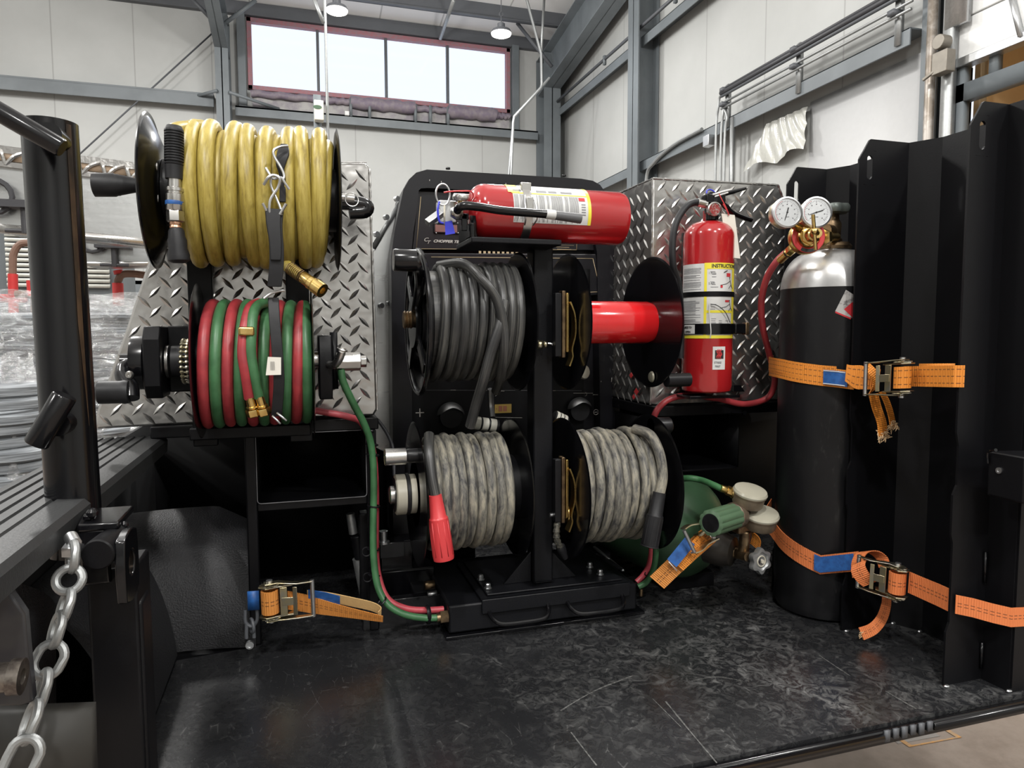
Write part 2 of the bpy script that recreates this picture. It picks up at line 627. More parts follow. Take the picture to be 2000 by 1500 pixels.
def webmat(name, c1, c2, lines=(.36, .64)):
    """ratchet webbing: cross ribs and dashed tracer threads"""
    m = bpy.data.materials.new(name); m.use_nodes = True
    t = NT(m)
    uv = t.coord('UV')
    sp = t.n.new('ShaderNodeSeparateXYZ'); t.l.new(uv, sp.inputs[0])
    rib = t.m('SINE', t.m('MULTIPLY', sp.outputs[1], 2 * PI / .0034))
    fac = None
    for l in lines:
        a = t.m('LESS_THAN', t.m('ABSOLUTE', t.m('SUBTRACT', sp.outputs[0], l)), .022)
        fac = a if fac is None else t.m('ADD', fac, a)
    dash = t.m('GREATER_THAN', t.m('FRACT', t.m('DIVIDE', sp.outputs[1], .0085)), .32)
    fac = t.m('MULTIPLY', fac, dash)
    n = t.noise(t.coord('Object'), 60, 3)
    base = t.mix(t.m('MULTIPLY', t.m('ADD', t.m('MULTIPLY', rib, .25), n), .7), c1, c2)
    t.set('Base Color', t.mix(t.m('MULTIPLY', fac, .8), base, (.08, .025, .01)))
    t.set('Roughness', .6)
    t.bump(rib, .6, .0006)
    return m


def tankmat():
    """scuffed black cylinder paint"""
    m = bpy.data.materials.new('tank_black'); m.use_nodes = True
    t = NT(m)
    co = t.coord('Object', (1, 1, .35))
    n = t.noise(co, 60, 6, .75)
    n2 = t.noise(t.coord('Object', (1, 1, .12)), 9, 4, .6)
    k = t.m('MULTIPLY', t.ramp(n, [(.56, (0, 0, 0)), (.72, (1, 1, 1))]), t.ramp(n2, [(.42, (.1, .1, .1)), (.62, (1, 1, 1))]))
    t.set('Base Color', t.mix(t.m('MULTIPLY', k, .5), (.008, .008, .009), (.085, .085, .08)))
    t.set('Roughness', .36); t.set('Specular IOR Level', .26)
    t.bump(n, .2, .0008)
    return m


def glassmat(name, tint=(1, 1, 1), gloss=.06, rough=.05):
    m = bpy.data.materials.new(name); m.use_nodes = True
    t = m.node_tree; t.nodes.clear()
    out = t.nodes.new('ShaderNodeOutputMaterial'); mx = t.nodes.new('ShaderNodeMixShader')
    tr = t.nodes.new('ShaderNodeBsdfTransparent'); gl = t.nodes.new('ShaderNodeBsdfGlossy')
    tr.inputs[0].default_value = (*tint, 1); gl.inputs['Roughness'].default_value = rough
    mx.inputs[0].default_value = gloss
    t.links.new(tr.outputs[0], mx.inputs[1]); t.links.new(gl.outputs[0], mx.inputs[2]); t.links.new(mx.outputs[0], out.inputs[0])
    return m


def filmmat(name, gloss=.28, milk=.2):
    """crumpled stretch film"""
    m = bpy.data.materials.new(name); m.use_nodes = True
    t = m.node_tree; t.nodes.clear()
    N = t.nodes.new; L = t.links.new
    out = N('ShaderNodeOutputMaterial'); m1 = N('ShaderNodeMixShader'); m2 = N('ShaderNodeMixShader')
    tr = N('ShaderNodeBsdfTransparent'); gl = N('ShaderNodeBsdfGlossy'); df = N('ShaderNodeBsdfDiffuse')
    df.inputs[0].default_value = (.85, .88, .9, 1); gl.inputs['Roughness'].default_value = .12
    no = N('ShaderNodeTexNoise'); no.inputs['Scale'].default_value = 11; no.inputs['Detail'].default_value = 5; no.inputs['Distortion'].default_value = 2.2
    tc = N('ShaderNodeTexCoord'); mp = N('ShaderNodeMapping'); mp.inputs['Scale'].default_value = (1, 1, 2.6); mp.inputs['Rotation'].default_value = (.4, .5, 0)
    L(tc.outputs['Object'], mp.inputs[0]); L(mp.outputs[0], no.inputs['Vector'])
    bp = N('ShaderNodeBump'); bp.inputs['Strength'].default_value = 1; bp.inputs['Distance'].default_value = .05
    L(no.outputs[0], bp.inputs['Height']); L(bp.outputs[0], gl.inputs['Normal'])
    rp = N('ShaderNodeValToRGB'); rp.color_ramp.elements[0].position = .5; rp.color_ramp.elements[1].position = .72
    rp.color_ramp.elements[0].color = (milk * .35,) * 3 + (1,); rp.color_ramp.elements[1].color = (min(1, milk * 3),) * 3 + (1,)
    L(no.outputs[0], rp.inputs[0]); L(rp.outputs[0], m1.inputs[0])
    L(tr.outputs[0], m1.inputs[1]); L(df.outputs[0], m1.inputs[2])
    m2.inputs[0].default_value = gloss
    L(m1.outputs[0], m2.inputs[1]); L(gl.outputs[0], m2.inputs[2]); L(m2.outputs[0], out.inputs[0])
    return m


MT['wall'] = wallmat(); MT['roof'] = roofmat(); MT['concrete'] = floormat(); MT['deck_mat'] = matmat()
MT['yellow_hose'] = hosemat('yellow_hose', (.20, .145, .028), (.36, .275, .055), (.47, .375, .095), 6, 2.5, .38)
MT['dark_cable'] = hosemat('dark_cable', (.012, .012, .013), (.030, .030, .030), (.095, .093, .083), 2.2, 5, .34)
MT['dusty_cable'] = hosemat('dusty_cable', (.030, .030, .033), (.15, .142, .12), (.29, .265, .205), 6, 1.3, .6, .40, .60)
MT['web_orange'] = webmat('web_orange', (.74, .255, .03), (.62, .20, .022), (.18, .5, .82))
MT['web_red'] = webmat('web_red', (.70, .20, .06), (.58, .15, .045), (.42, .58))
MT['web_brown'] = webmat('web_brown', (.62, .24, .05), (.48, .17, .03), (.42, .58))
MT['web_frayed'] = mat('web_frayed', (.60, .42, .24), .8, col2=(.46, .30, .16), nscale=200)
MT['tank'] = tankmat()
MT['tank_silver'] = mat('tank_silver', (.50, .50, .50), .33, .75, col2=(.40, .40, .40), nscale=16, bump=.2, bscale=20)
MT['glass'] = glassmat('window_glass', (.97, .98, 1), .03)
MT['film'] = filmmat('stretch_film')
MT['cord_grey'] = mat('cord_grey', (.30, .32, .34), .5, stretch=(1, 1, 40), nscale=6, col2=(.13, .14, .15))
MT['screen'] = mat('screen', (.20, .09, .08), .3)
MT['light'] = emit('lamp_glow', (1, .96, .82), 14)

# ------------------------------------------------------------------ the hangar
FZ = -.85
BY, RX, LX, FY = 12.0, 4.6, -9.0, -8.0
EZ = 5.66


def roofz(y):
    return EZ + .145 * (BY - y)


m = MB(); m.box((LX, FY, FZ - .1), (RX + 2, BY + .1, FZ)); struct(build('floor', m, MT['concrete'], smooth=False))
# back wall with the window opening
wx0, wx1, wz0, wz1 = -.66, 3.64, 4.36, 5.46
m = MB()
m.box((LX, BY, FZ), (RX, BY + .15, wz0)); m.box((LX, BY, wz0), (wx0, BY + .15, EZ + .05)); m.box((wx1, BY, wz0), (RX, BY + .15, EZ + .05)); m.box((wx0, BY, wz1), (wx1, BY + .15, EZ + .05))
struct(build('wall_back', m, MT['wall'], smooth=False))
dy0, dy1 = -.5, 4.02   # overhead door opening in the gable wall
m = MB()
m.prism([(RX, BY, FZ), (RX, BY, roofz(BY)), (RX, dy1, roofz(dy1)), (RX, dy1, FZ)], (.15, 0, 0))
m.prism([(RX, dy1, 3.6), (RX, dy1, roofz(dy1)), (RX, dy0, roofz(dy0)), (RX, dy0, 3.6)], (.15, 0, 0))
m.prism([(RX, dy0, FZ), (RX, dy0, roofz(dy0)), (RX, FY, roofz(FY)), (RX, FY, FZ)], (.15, 0, 0))
struct(build('wall_right', m, MT['wall'], smooth=False))
m = MB(); m.prism([(LX, BY, FZ), (LX, BY, roofz(BY)), (LX, FY, roofz(FY)), (LX, FY, FZ)], (-.15, 0, 0)); struct(build('wall_left', m, MT['wall'], smooth=False))
m = MB(); m.box((LX, FY, FZ), (RX, FY - .15, roofz(FY))); struct(build('wall_front', m, MT['wall'], smooth=False))
m = MB(); m.prism([(LX, BY + .1, roofz(BY + .1)), (RX + .1, BY + .1, roofz(BY + .1)), (RX + .1, FY, roofz(FY)), (LX, FY, roofz(FY))], (0, 0, .1)); struct(build('ceiling', m, MT['roof'], smooth=False))

# window band
wn = thing('window_1', (1.5, BY, wz0), 'long high window band of four bright panes in the back wall', 'window')
del wn['category']; wn['kind'] = 'structure'
m = MB()
fr = .07
m.box((wx0, BY - .05, wz0), (wx1, BY + .06, wz0 + fr)); m.box((wx0, BY - .05, wz1 - fr), (wx1, BY + .06, wz1)); m.box((wx0, BY - .05, wz0), (wx0 + fr, BY + .06, wz1)); m.box((wx1 - fr, BY - .05, wz0), (wx1, BY + .06, wz1))
build('window_frame', m, MT['maroon'], wn, bevel=.006)
for x in (.41, 1.5, 2.54):
    m = MB(); m.box((x - .022, BY - .02, wz0 + fr), (x + .022, BY + .05, wz1 - fr)); build('mullion', m, MT['steel_dark'], wn, smooth=False)
xs = [wx0 + fr, .41, 1.5, 2.54, wx1 - fr]
for a, b in zip(xs, xs[1:]):
    m = MB(); m.box((a, BY + .015, wz0 + fr), (b, BY + .02, wz1 - fr)); build('pane', m, MT['glass'], wn, smooth=False)
# rolled curtain and bracket bar below the window
cu = thing('rolled_curtain', (1.5, BY - .15, 4.1), 'dusty purple rolled-up curtain hanging under the high window band', 'curtain')
for a, b, r in ((-.62, .5, .055), (.9, 1.95, .10), (2.5, 3.35, .11), (1.95, 2.5, .05), (3.35, 3.6, .05), (.5, .9, .05)):
    m = MB(); m.tube([(a + (b - a) * i / 10, BY - .14, 4.27 + .012 * math.sin(i * 2 + a)) for i in range(11)], [r * (1 + .06 * math.sin(i * 3)) for i in range(11)], 12)
    build('roll', m, MT['purple'], cu)
m = MB()
m.grid(lambda u, v: V(-.6 + u * 4.2, BY - .09 - .02 * math.sin(u * 40), 4.25 - v * (.22 + .03 * math.sin(u * 17))), 60, 3)
build('hanging_flap', m, mat('flap_grey', (.33, .32, .31), .7, nscale=5, col2=(.24, .22, .24)), cu)
for x in (.9, 1.95, 2.5, 1.2, 2.2):
    m = MB(); m.box((x - .02, BY - .22, 4.03), (x + .02, BY - .06, 4.32)); build('bracket', m, MT['steel_grey'], cu)

# steel frame: back wall girts, eave beam, columns, rafters, purlins
def steel(name, parts, label, matn='steel_grey', cat='beam'):
    m = MB()
    for a in parts:
        m.box(*a)
    o = build(name, m, MT[matn], bevel=.004)
    o['label'] = label; o['kind'] = 'structure'
    return o


steel('trim_1', [((LX, BY - .22, 4.16), (-1.15, BY, 4.19)), ((LX, BY - .22, 3.99), (-1.15, BY - .2, 4.17))], 'grey steel girt along the back wall')
steel('trim_2', [((-.85, BY - .2, 4.02), (4.1, BY, 4.05)), ((-.85, BY - .2, 3.9), (4.1, BY - .18, 4.05))], 'grey steel girt below the high windows')
steel('trim_3', [((LX, BY - .1, wz1 + .01), (RX, BY, EZ)), ], 'dark eave beam above the window band', 'steel_dark')
steel('trim_4', [((-.80, BY - .12, 4.0), (-.68, BY, 5.5))], 'grey jamb post beside the window band')
steel('trim_5', [((3.66, BY - .12, 4.0), (3.78, BY, 5.5))], 'grey jamb post at the right end of the window band')


def ibeam(name, a, b, up, H, W, label, t=.016, matn='steel_grey'):
    a, b, up = Vector(a), Vector(b), Vector(up)
    d = (b - a).normalized(); u, v = frame(d, up)
    m = MB()
    m.bar(a, b, t, H, up)
    for s in (-1, 1):
        o = u * (H / 2 - t / 2) * s
        m.bar(a + o, b + o, W, t, up)
    o = build(name, m, MT[matn], smooth=False)
    tag(o, label, 'beam'); o['kind'] = 'structure'
    return o


ibeam('corner_column', (4.27, 11.75, FZ), (4.27, 11.75, 5.3), (0, 1, 0), .42, .30, 'grey steel column in the corner of the hall')
ibeam('frame_column', (-1.0, 11.75, FZ), (-1.0, 11.75, 5.3), (0, 1, 0), .42, .19, 'grey steel column left of the window band')
ibeam('rafter', (4.27, 11.9, 4.98), (4.27, 3.5, 6.2), (0, 0, 1), .62, .30, 'deep grey rafter rising from the corner column')
ibeam('rafter', (-1.0, 11.9, 5.02), (-1.0, 5.5, 6.0), (0, 0, 1), .55, .19, 'grey rafter above the column beside the windows')
for i, (y, t) in enumerate(((11.15, .015), (9.7, .015), (8.2, .015), (6.7, .015))):
    z = roofz(y)
    m = MB(); m.box((LX, y - .01, z - .24), (RX, y + .01, z)); m.box((LX, y - .08, z - .24), (RX, y, z - .225)); m.box((LX, y, z - .02), (RX, y + .08, z))
    o = build('purlin', m, MT['steel_dark'], smooth=False)
    tag(o, ['dark steel purlin nearest the back wall, over the hanging lamps', 'dark steel purlin second from the back wall', 'dark steel purlin third from the back wall', 'dark steel purlin fourth from the back wall'][i], 'beam', 'roof purlins'); o['kind'] = 'structure'


def rod(name, pts, r, label, cat, matn='steel_grey', group=None):
    m = MB(); m.tube(pts, r, 8)
    return tag(build(name, m, MT[matn]), label, cat, group)


rod('brace_rod', [P(420, 60, Y=11.8), P(80, 370, Y=11.8)], .012, 'thin diagonal steel rod crossing the back wall by the column', 'rod', 'steel_dark')
rod('flange_brace', [P(375, 190, Y=11.9), P(424, 177, Y=11.5)], .025, 'short steel strut joining the girt to the column', 'brace')
rod('flange_brace', [P(447, 180, Y=11.5), P(545, 213, Y=11.9)], .025, 'short steel strut running from the column under the windows', 'brace')
rod('knee_brace', [P(1010, 45, Y=11.3), P(1078, 130, Y=11.1)], .03, 'dark angled brace between purlin and corner column', 'brace', 'steel_dark')
rod('knee_brace', [P(500, 0, Y=11.3), P(440, 45, Y=11.4)], .03, 'grey angled brace from the ceiling to the column beside the windows', 'brace')
rod('knee_brace', [P(372, -5, Y=11.3), P(417, 42, Y=11.4)], .03, 'dark angled brace left of the column head', 'brace', 'steel_dark')
rod('pipe', [P(886, 0, Y=10.5), P(860, 75, Y=11.8)], .03, 'slanted silver pipe over the window band', 'pipe', 'conduit')
# pipes and wires hanging in front of the windows
rod('conduit_pipe', [P(634, 0, Y=8), P(636, 60, Y=8), P(639, 200, Y=8), P(642, 330, Y=8), V(P(642, 330, Y=8).x, 8, FZ)], .016, 'grey vertical conduit crossing the window band behind the yellow hose reel', 'pipe', 'conduit')
rod('conduit_pipe', [P(612, -5, Y=8), P(632, 45, Y=8)], .02, 'bare metal rod meeting the conduit near the lamp', 'pipe', 'conduit')
rod('conduit_pipe', [P(1063, -5, Y=10), P(1057, 100, Y=10)], .02, 'thin vertical pipe in front of the corner column', 'pipe', 'conduit')
rod('conduit_pipe', [P(1029, 0, Y=10), P(1057, 105, Y=10), P(1058, 165, Y=10), P(1056, 172, Y=10), P(1004, 228, Y=10), P(1002, 240, Y=10), P(998, 340, Y=10), V(P(998, 340, Y=10).x, 10, FZ)], .022, 'bent silver conduit running down beside the window corner', 'pipe', 'conduit')
rod('conduit_pipe', [P(1073, 152, Y=10), P(1010, 222, Y=10), P(1003, 232, Y=10), P(993, 345, Y=10), V(P(993, 345, Y=10).x, 10, FZ)], .018, 'slanted silver conduit under the corner column head', 'pipe', 'conduit')
# control box on the post behind the yellow reel
eb = thing('control_box', P(622, 238, Y=8), 'beige electrical box with dark green badge on a channel post above the yellow reel', 'box')
a, b = P(613, 200, Y=8), P(632, 240, Y=8)
m = MB(); m.box((a.x, 7.9, a.z), (b.x, 8.01, b.z)); build('housing', m, MT['offwhite'], eb, bevel=.006)
c = P(620, 209, Y=7.9); m = MB(); m.lathe([(.045, 0), (.045, .004)], c, (0, -1, 0)); m.v = [V(q.x, q.y, c.z + (q.z - c.z) * .45) for q in m.v]
build('badge', m, MT['green_tank'], eb)
m = MB(); a, b = P(613, 240, Y=8.02), P(632, 420, Y=8.02); m.box((a.x, 8.01, FZ), (b.x, 8.1, a.z + .3)); build('channel_post', m, MT['steel_grey'], eb)
m = MB(); a, b = P(673, 218, Y=11.8), P(682, 227, Y=11.8); m.box((a.x, 11.75, b.z), (b.x, 11.8, a.z)); tag(build('thermostat', m, MT['white'], bevel=.006), 'small white box under the window band', 'box')

# high bay lamps
for px, py, w_, lab in ((658, 25, .30, 'glowing round high-bay lamp over the left half of the window band'), (979, 70, .30, 'glowing round high-bay lamp near the hall corner')):
    c = P(px, py, Y=9)
    t = thing('high_bay_lamp', c, lab, 'lamp', 'high-bay lamps')
    m = MB(); m.lathe([(.03, .16), (.05, .15), (.05, .10), (.12, .07), (.135, .04), (.135, .03)], c, (0, 0, 1)); build('lamp_housing', m, MT['steel_dark'], t)
    m = MB(); m.lathe([(1e-4, -.005), (.10, 0), (.125, .012), (.13, .03), (1e-4, .03)], c, (0, 0, 1)); build('diffuser', m, MT['light'], t)
    m = MB(); m.tube([c + V(0, 0, .15), c + V(0, 0, .25)], .008, 6); m.torus(c + V(0, 0, .27), (0, 1, 0), .025, .006, 12, 6); m.tube([c + V(0, 0, .29), V(c.x, c.y, roofz(9))], .006, 6); build('hanger', m, MT['steel_dark'], t)
    lamp('high_bay_light', c + V(0, 0, -.03), 60, .25, aim=c + V(0, 0, -1))
    ld = bpy.data.lights.new('ceiling_fill', 'POINT'); ld.energy = 110; ld.shadow_soft_size = .13; ld.color = (1, .985, .955)  # added point fill, lights the ceiling round this lamp
    o = bpy.data.objects.new('ceiling_fill', ld); COL.objects.link(o); o.location = c + V(0, 0, -.2)

# gable wall: girts, columns, conduit runs
def wp(px, py, off=0):
    q = P(px, py, X=RX - off)
    return q


steel('trim_6', [((RX - .2, 4.25, 2.785), (RX, BY, 2.80)), ((RX - .2, 4.25, 2.67), (RX - .185, BY, 2.80))], 'lower grey girt along the right wall')
steel('trim_7', [((RX - .2, 4.25, 4.385), (RX, BY, 4.40)), ((RX - .2, 4.25, 4.27), (RX - .185, BY, 4.40))], 'upper grey girt along the right wall')
ibeam('wall_column', (RX - .16, 8.55, FZ), (RX - .16, 8.55, 6.1), (1, 0, 0), .30, .30, 'grey steel column against the right wall')
ibeam('wall_column', (RX - .06, 4.16, FZ), (RX - .06, 4.16, 6.6), (1, 0, 0), .10, .14, 'grey steel column beside the overhead door')
rod('conduit_pipe', [V(RX - .24, 12, 4.50), V(RX - .24, 4.5, 4.50)], .022, 'dark pipe clamped on top of the upper wall girt', 'pipe', 'steel_dark')
for k, y in enumerate((11.6, 9.6, 7.6)):
    m = MB(); m.box((RX - .26, y - .02, 4.42), (RX - .22, y + .02, 4.55)); tag(build('pipe_clamp', m, MT['steel_grey']), ['pipe clamp at the corner end of the upper girt', 'pipe clamp halfway to the wall column on the upper girt', 'pipe clamp past the wall column on the upper girt'][k], 'clamp', 'clamps on the upper girt')
for k, (z, matn, r, x) in enumerate(((3.10, 'cable_black', .016, .24), (3.06, 'cable_black', .022, .26), (3.03, 'steel_dark', .016, .25), (2.96, 'conduit', .012, .24), (2.90, 'conduit', .012, .25))):
    e = [V(RX - x, 6.6, z), V(RX - x, 4.2, z)]
    rod('conduit_run', e, r, ['topmost black cable of the run along the right wall', 'thick black cable bundled in the wall run', 'dark conduit under the black cables on the right wall', 'upper thin silver conduit of the wall run', 'lowest thin silver conduit of the wall run'][k], 'conduit', matn, 'conduit run along the right wall')
for k, px in enumerate((1457, 1607, 1808)):
    y = (6.55, 5.45, 4.35)[k]
    t = thing('conduit_bracket', V(RX - .2, y, 2.7), ['upright strut bracket where the wall conduits bend down', 'upright strut bracket in the middle of the wall conduit run', 'upright strut bracket nearest the overhead door'][k], 'bracket', 'brackets of the wall conduit run')
    m = MB(); m.box((RX - .22, y - .025, 2.70), (RX - .18, y + .025, 3.14)); build('strut', m, MT['galvanized'], t)
    for z in (3.08, 2.93):
        m = MB(); m.box((RX - .29, y - .03, z - .02), (RX - .2, y + .03, z + .02)); build('clamp', m, MT['steel_dark'], t)
for k, (a, b) in enumerate((((1455, 185), (1398, 400)), ((1445, 218), (1408, 400)), ((1448, 232), (1415, 400)))):
    p0 = V(RX - .24, 6.6, 3.05 - .07 * k); q = P(b[0], 300, X=RX - .24)
    y1 = q.y
    pts = catmull([p0, V(RX - .24, (p0.y + y1) / 2, p0.z - .02), V(RX - .24, y1 - .03, p0.z - .12), V(RX - .24, y1, p0.z - .35), V(RX - .24, y1, 1.6)], 6)
    rod('conduit_pipe', pts, .014, ['outermost conduit bending down at the end of the wall run', 'middle conduit bending down at the end of the wall run', 'innermost conduit bending down at the end of the wall run'][k], 'pipe', 'conduit', 'conduits bending down the right wall')
y = P(1430, 300, X=RX - .2).y
m = MB(); m.box((RX - .22, y - .02, 1.5), (RX - .18, y + .02, 2.78)); tag(build('strut_channel', m, MT['galvanized']), 'galvanized upright channel beside the bent conduits', 'channel')
pts = catmull([V(RX - .23, 8.3, 1.6), V(RX - .23, 8.3, 2.5), V(RX - .23, 8.1, 2.68), V(RX - .23, 7.6, 2.78), V(RX - .23, 7.0, 2.80)], 6)
rod('conduit_pipe', pts, .022, 'silver conduit following the lower girt beside the wall column', 'pipe', 'conduit')
a = P(1385, 268, X=RX - .2); b = P(1396, 284, X=RX - .2)
m = MB(); m.box((RX - .28, a.y, b.z), (RX - .2, b.y, a.z)); tag(build('junction_box', m, MT['zinc'], bevel=.005), 'small grey junction box on the lower girt', 'box')
# white liner sheet below the lower girt and crumpled film beside it
ya, yb = P(1580, 250, X=RX - .02).y, 4.3
m = MB(); m.box((RX - .012, yb, .2), (RX - .002, ya, 2.66)); tag(build('liner_sheet', m, mat('white_sheet', (.52, .52, .52), .45, vary=.02)), 'smooth white sheet fixed on the wall below the lower girt', 'sheet')
m = MB()
cs_ = [P(x, y, X=RX - .05) for x, y in ((1578, 208), (1500, 242), (1458, 335), (1578, 292))]
m.grid(lambda u, v: ((cs_[0] * (1 - u) + cs_[1] * u) * (1 - v) + (cs_[3] * (1 - u) + cs_[2] * u) * v) + V(-.02 * abs(math.sin((u * 1.3 + v * .6) * 13)) - .03 * v * (1 + math.sin(u * 9)), 0, .03 * v * math.sin(u * 11)), 48, 20)
tag(build('loose_film', m, mat('torn_film', (.50, .50, .46), .25, coat=.5)), 'torn translucent plastic film drooping from the lower girt', 'film')

# overhead door
m = MB()
DX = RX - .12
zb = P(1990, 78, X=DX).z
dr = thing('door_1', (DX, 2.5, zb), 'white overhead sectional door raised half way', 'door')
del dr['category']; dr['kind'] = 'structure'
for k in range(6):
    z0 = zb + k * .30
    m = MB(); m.box((DX, 0, z0 + .004), (DX + .05, 3.98, z0 + .296)); build('door_panel', m, MT['white'], dr, bevel=.008, smooth=False)
m = MB(); m.box((DX - .03, 0, zb - .03), (DX + .06, 3.98, zb + .03)); build('bottom_rail', m, MT['zinc'], dr, bevel=.004)
m = MB(); m.bar(P(1975, -15, X=DX - .02), P(1996, 72, X=DX - .02), .05, .02); build('door_stile', m, MT['zinc'], dr)
a = P(1822, 30, X=RX - .2); tr = thing('door_track', (RX - .2, a.y, FZ), 'worn vertical door track pipe with a latch, beside the overhead door', 'track')
m = MB(); m.tube([V(RX - .2, a.y, FZ), V(RX - .2, a.y, 4.2)], .035, 10); build('track_pipe', m, mat('worn_steel', (.34, .31, .28), .45, .6, col2=(.2, .17, .14), nscale=12), tr)
m = MB(); m.box((RX - .19, a.y - .16, FZ), (RX - .14, a.y - .08, 4.2)); build('angle_rail', m, MT['galvanized'], tr)
c = P(1843, 118, X=RX - .24)
m = MB(); m.box((RX - .28, c.y - .06, c.z - .09), (RX - .2, c.y + .06, c.z + .06)); m.cyl(c + V(-.06, 0, .12), c + V(.02, 0, .12), .05, seg=16); m.bar(c + V(-.03, .04, -.06), c + V(-.05, .12, -.1), .02, .02)
build('latch', m, mat('latch_grey', (.22, .2, .17), .5, .5), tr, bevel=.004)
m = MB(); a = P(1855, 100, X=RX - .17); m.bar(V(RX - .17, a.y - .05, 2.66), V(RX - .17, a.y - .05, 4.2), .05, .16, (0, 1, 0)); build('cover_plate', m, MT['zinc'], tr)
m = MB(); m.box((RX + .02, y0_ := P(1868, 200, X=RX - .1).y, FZ), (RX + .04, a.y, zb)); build('dark_void_sheet', m, MT['black_flat'], tr)  # black sheet put across the opening in place of its dark void
# beam and post in the opening, warm lit room beyond
m = MB(); y0 = P(1868, 200, X=RX - .1).y; m.box((RX - .12, y0 - .07, FZ), (RX - .06, y0 + .03, zb)); o = tag(build('door_jamb', m, MT['steel_grey']), 'grey steel jamb post inside the door opening', 'post'); o['kind'] = 'structure'
m = MB(); zc = P(1990, 140, X=RX - .1).z; m.box((RX - .12, -.4, zc - .07), (RX - .04, y0, zc + .05)); o = tag(build('door_header', m, MT['steel_grey']), 'grey header beam across the door opening', 'beam'); o['kind'] = 'structure'
m = MB(); y1 = P(1944, 120, X=RX - .08).y; m.box((RX - .1, y1 - .03, zc), (RX - .05, y1 + .03, zb + .1)); o = tag(build('header_stud', m, MT['steel_grey']), 'short grey stud above the header beam', 'stud'); o['kind'] = 'structure'
m = MB(); m.box((RX + .9, -3, FZ), (RX + 1.0, 3.95, 4)); m.box((RX + .15, 3.9, FZ), (RX + 1.0, 4.0, 4)); m.box((RX + .15, -3.0, FZ), (RX + 1.0, -2.9, 4)); struct(build('wall_room', m, MT['wood_warm'], smooth=False))
m = MB(); m.box((RX + .1, -3, 3.9), (RX + 1, 4.0, 4.0)); struct(build('ceiling_room', m, MT['white'], smooth=False))
lamp('room_light', (RX + .6, 1.0, 3.2), 22, .4, (1, .72, .38))

# painted mark on the shop floor
t = thing('floor_mark', P(1810, 1440, Z=FZ), 'worn orange painted rectangle on the concrete beyond the deck edge', 'floor marking')
pts = [P(1745, 1440, Z=FZ), P(1835, 1415, Z=FZ), P(1878, 1441, Z=FZ), P(1775, 1460, Z=FZ)]
ctr = sum(pts, V(0, 0, 0)) / 4
m = MB(); m.ring([q + V(0, 0, .001) for q in pts], [ctr + (q - ctr) * .84 + V(0, 0, .001) for q in pts], (0, 0, .0015)); build('painted_line', m, MT['orange_mark'], t, smooth=False)
m = MB(); m.prism([ctr + (q - ctr) * .8 + V(-.04, .02, .0005) for q in pts], (0, 0, .001)); build('grey_patch', m, mat('patch', (.22, .21, .20), .4, nscale=10), t, smooth=False)

# ------------------------------------------------------------------ things standing in the hall, left
def ladderplat(px0, py0, px1, py1, Y, th, label):
    a, b = P(px0, py0, Y=Y), P(px1, py1, Y=Y)
    t = thing('aluminium_walkway', (a + b) / 2, label, 'walkway', 'aluminium walkways')
    H = th
    m = MB(); m.prism([V(a.x, Y, a.z), V(b.x, Y, b.z), V(b.x, Y, b.z - H), V(a.x, Y, a.z - H)], (0, .5, 0)); build('side_beam', m, MT['brushed'], t, bevel=.01)
    d = (b - a).normalized(); L = (b - a).length
    m = MB()
    m.bar(a + V(0, -.01, H * .06), b + V(0, -.01, H * .06), .03, H * .10)
    m.bar(a + V(0, -.01, -H * .14), b + V(0, -.01, -H * .14), .03, H * .07)
    n = int(L / (H * .30))
    for i in range(n):
        p = a + d * (i + .5) * L / n
        m.tube(catmull([p + d * (-H * .14) + V(0, -.02, -H * .14), p + d * (-H * .03) + V(0, -.03, -.02 * H), p + d * H * .1 + V(0, -.02, H * .05)], 4), H * .028, 6)
        m.tube(catmull([p + d * (H * .1) + V(0, -.02, H * .05), p + d * (H * .13) + V(0, -.03, 0), p + d * H * .16 + V(0, -.02, -H * .14)], 4), H * .028, 6)
    build('edge_truss', m, MT['aluminium'], t)
    m = MB(); m.bar(a + V(0, -.012, -H * .04), b + V(0, -.012, -H * .04), .01, H * .1); build('warm_strip', m, MT['cardboard'], t)
    m = MB(); m.bar(a + V(0, .02, -H * 1.02), b + V(0, .02, -H * 1.02), .08, H * .12); build('bottom_chord', m, MT['steel'], t)
    return t, a, b


t1, a, b = ladderplat(-40, 296, 300, 338, 4.6, .40, 'upper shiny aluminium walkway beam behind the black post')
t2, a, b = ladderplat(150, 462, 320, 462, 6.0, .20, 'lower short aluminium walkway beam seen left of the yellow reel')
for (px, py, Y, par, lab) in ((47, 400, 4.55, t1, ''), (222, 480, 5.95, t2, '')):
    q = P(px, py, Y=Y); s = .12
    m = MB(); m.box(q + V(-s, -.05, -.02), q + V(s, .05, .02)); m.tube([q + V(0, 0, 0), q + V(0, 0, -s * 1.3)], .02, 8); m.tube([q + V(-s * .8, 0, -s * 1.2), q + V(s * .8, 0, -s * 1.2)], .012, 8); m.torus(q + V(-s * 1.2, 0, .04), (0, 1, 0), .09, .015, 16, 6)
    build('latch', m, MT['cable_black'], par)
# louvred cabinet
a, b = P(10, 432, Y=7.0), P(90, 560, Y=7.0)
t = thing('louvred_cabinet', (a + b) / 2, 'pale grey louvred cabinet far behind the black post', 'cabinet')
m = MB(); m.box((a.x - .12, 7.0, FZ), (b.x + .6, 7.5, a.z)); build('body', m, MT['steel_grey'], t, bevel=.01)
m = MB()
n = 12
for i in range(n):
    z = b.z + (a.z - .04 - b.z) * (i + .5) / n
    m.prism([V(a.x, 6.99, z - .02), V(b.x + .5, 6.99, z - .02), V(b.x + .5, 6.96, z - .028), V(a.x, 6.96, z - .028)], (0, 0, .03))
build('louvers', m, MT['louver'], t)
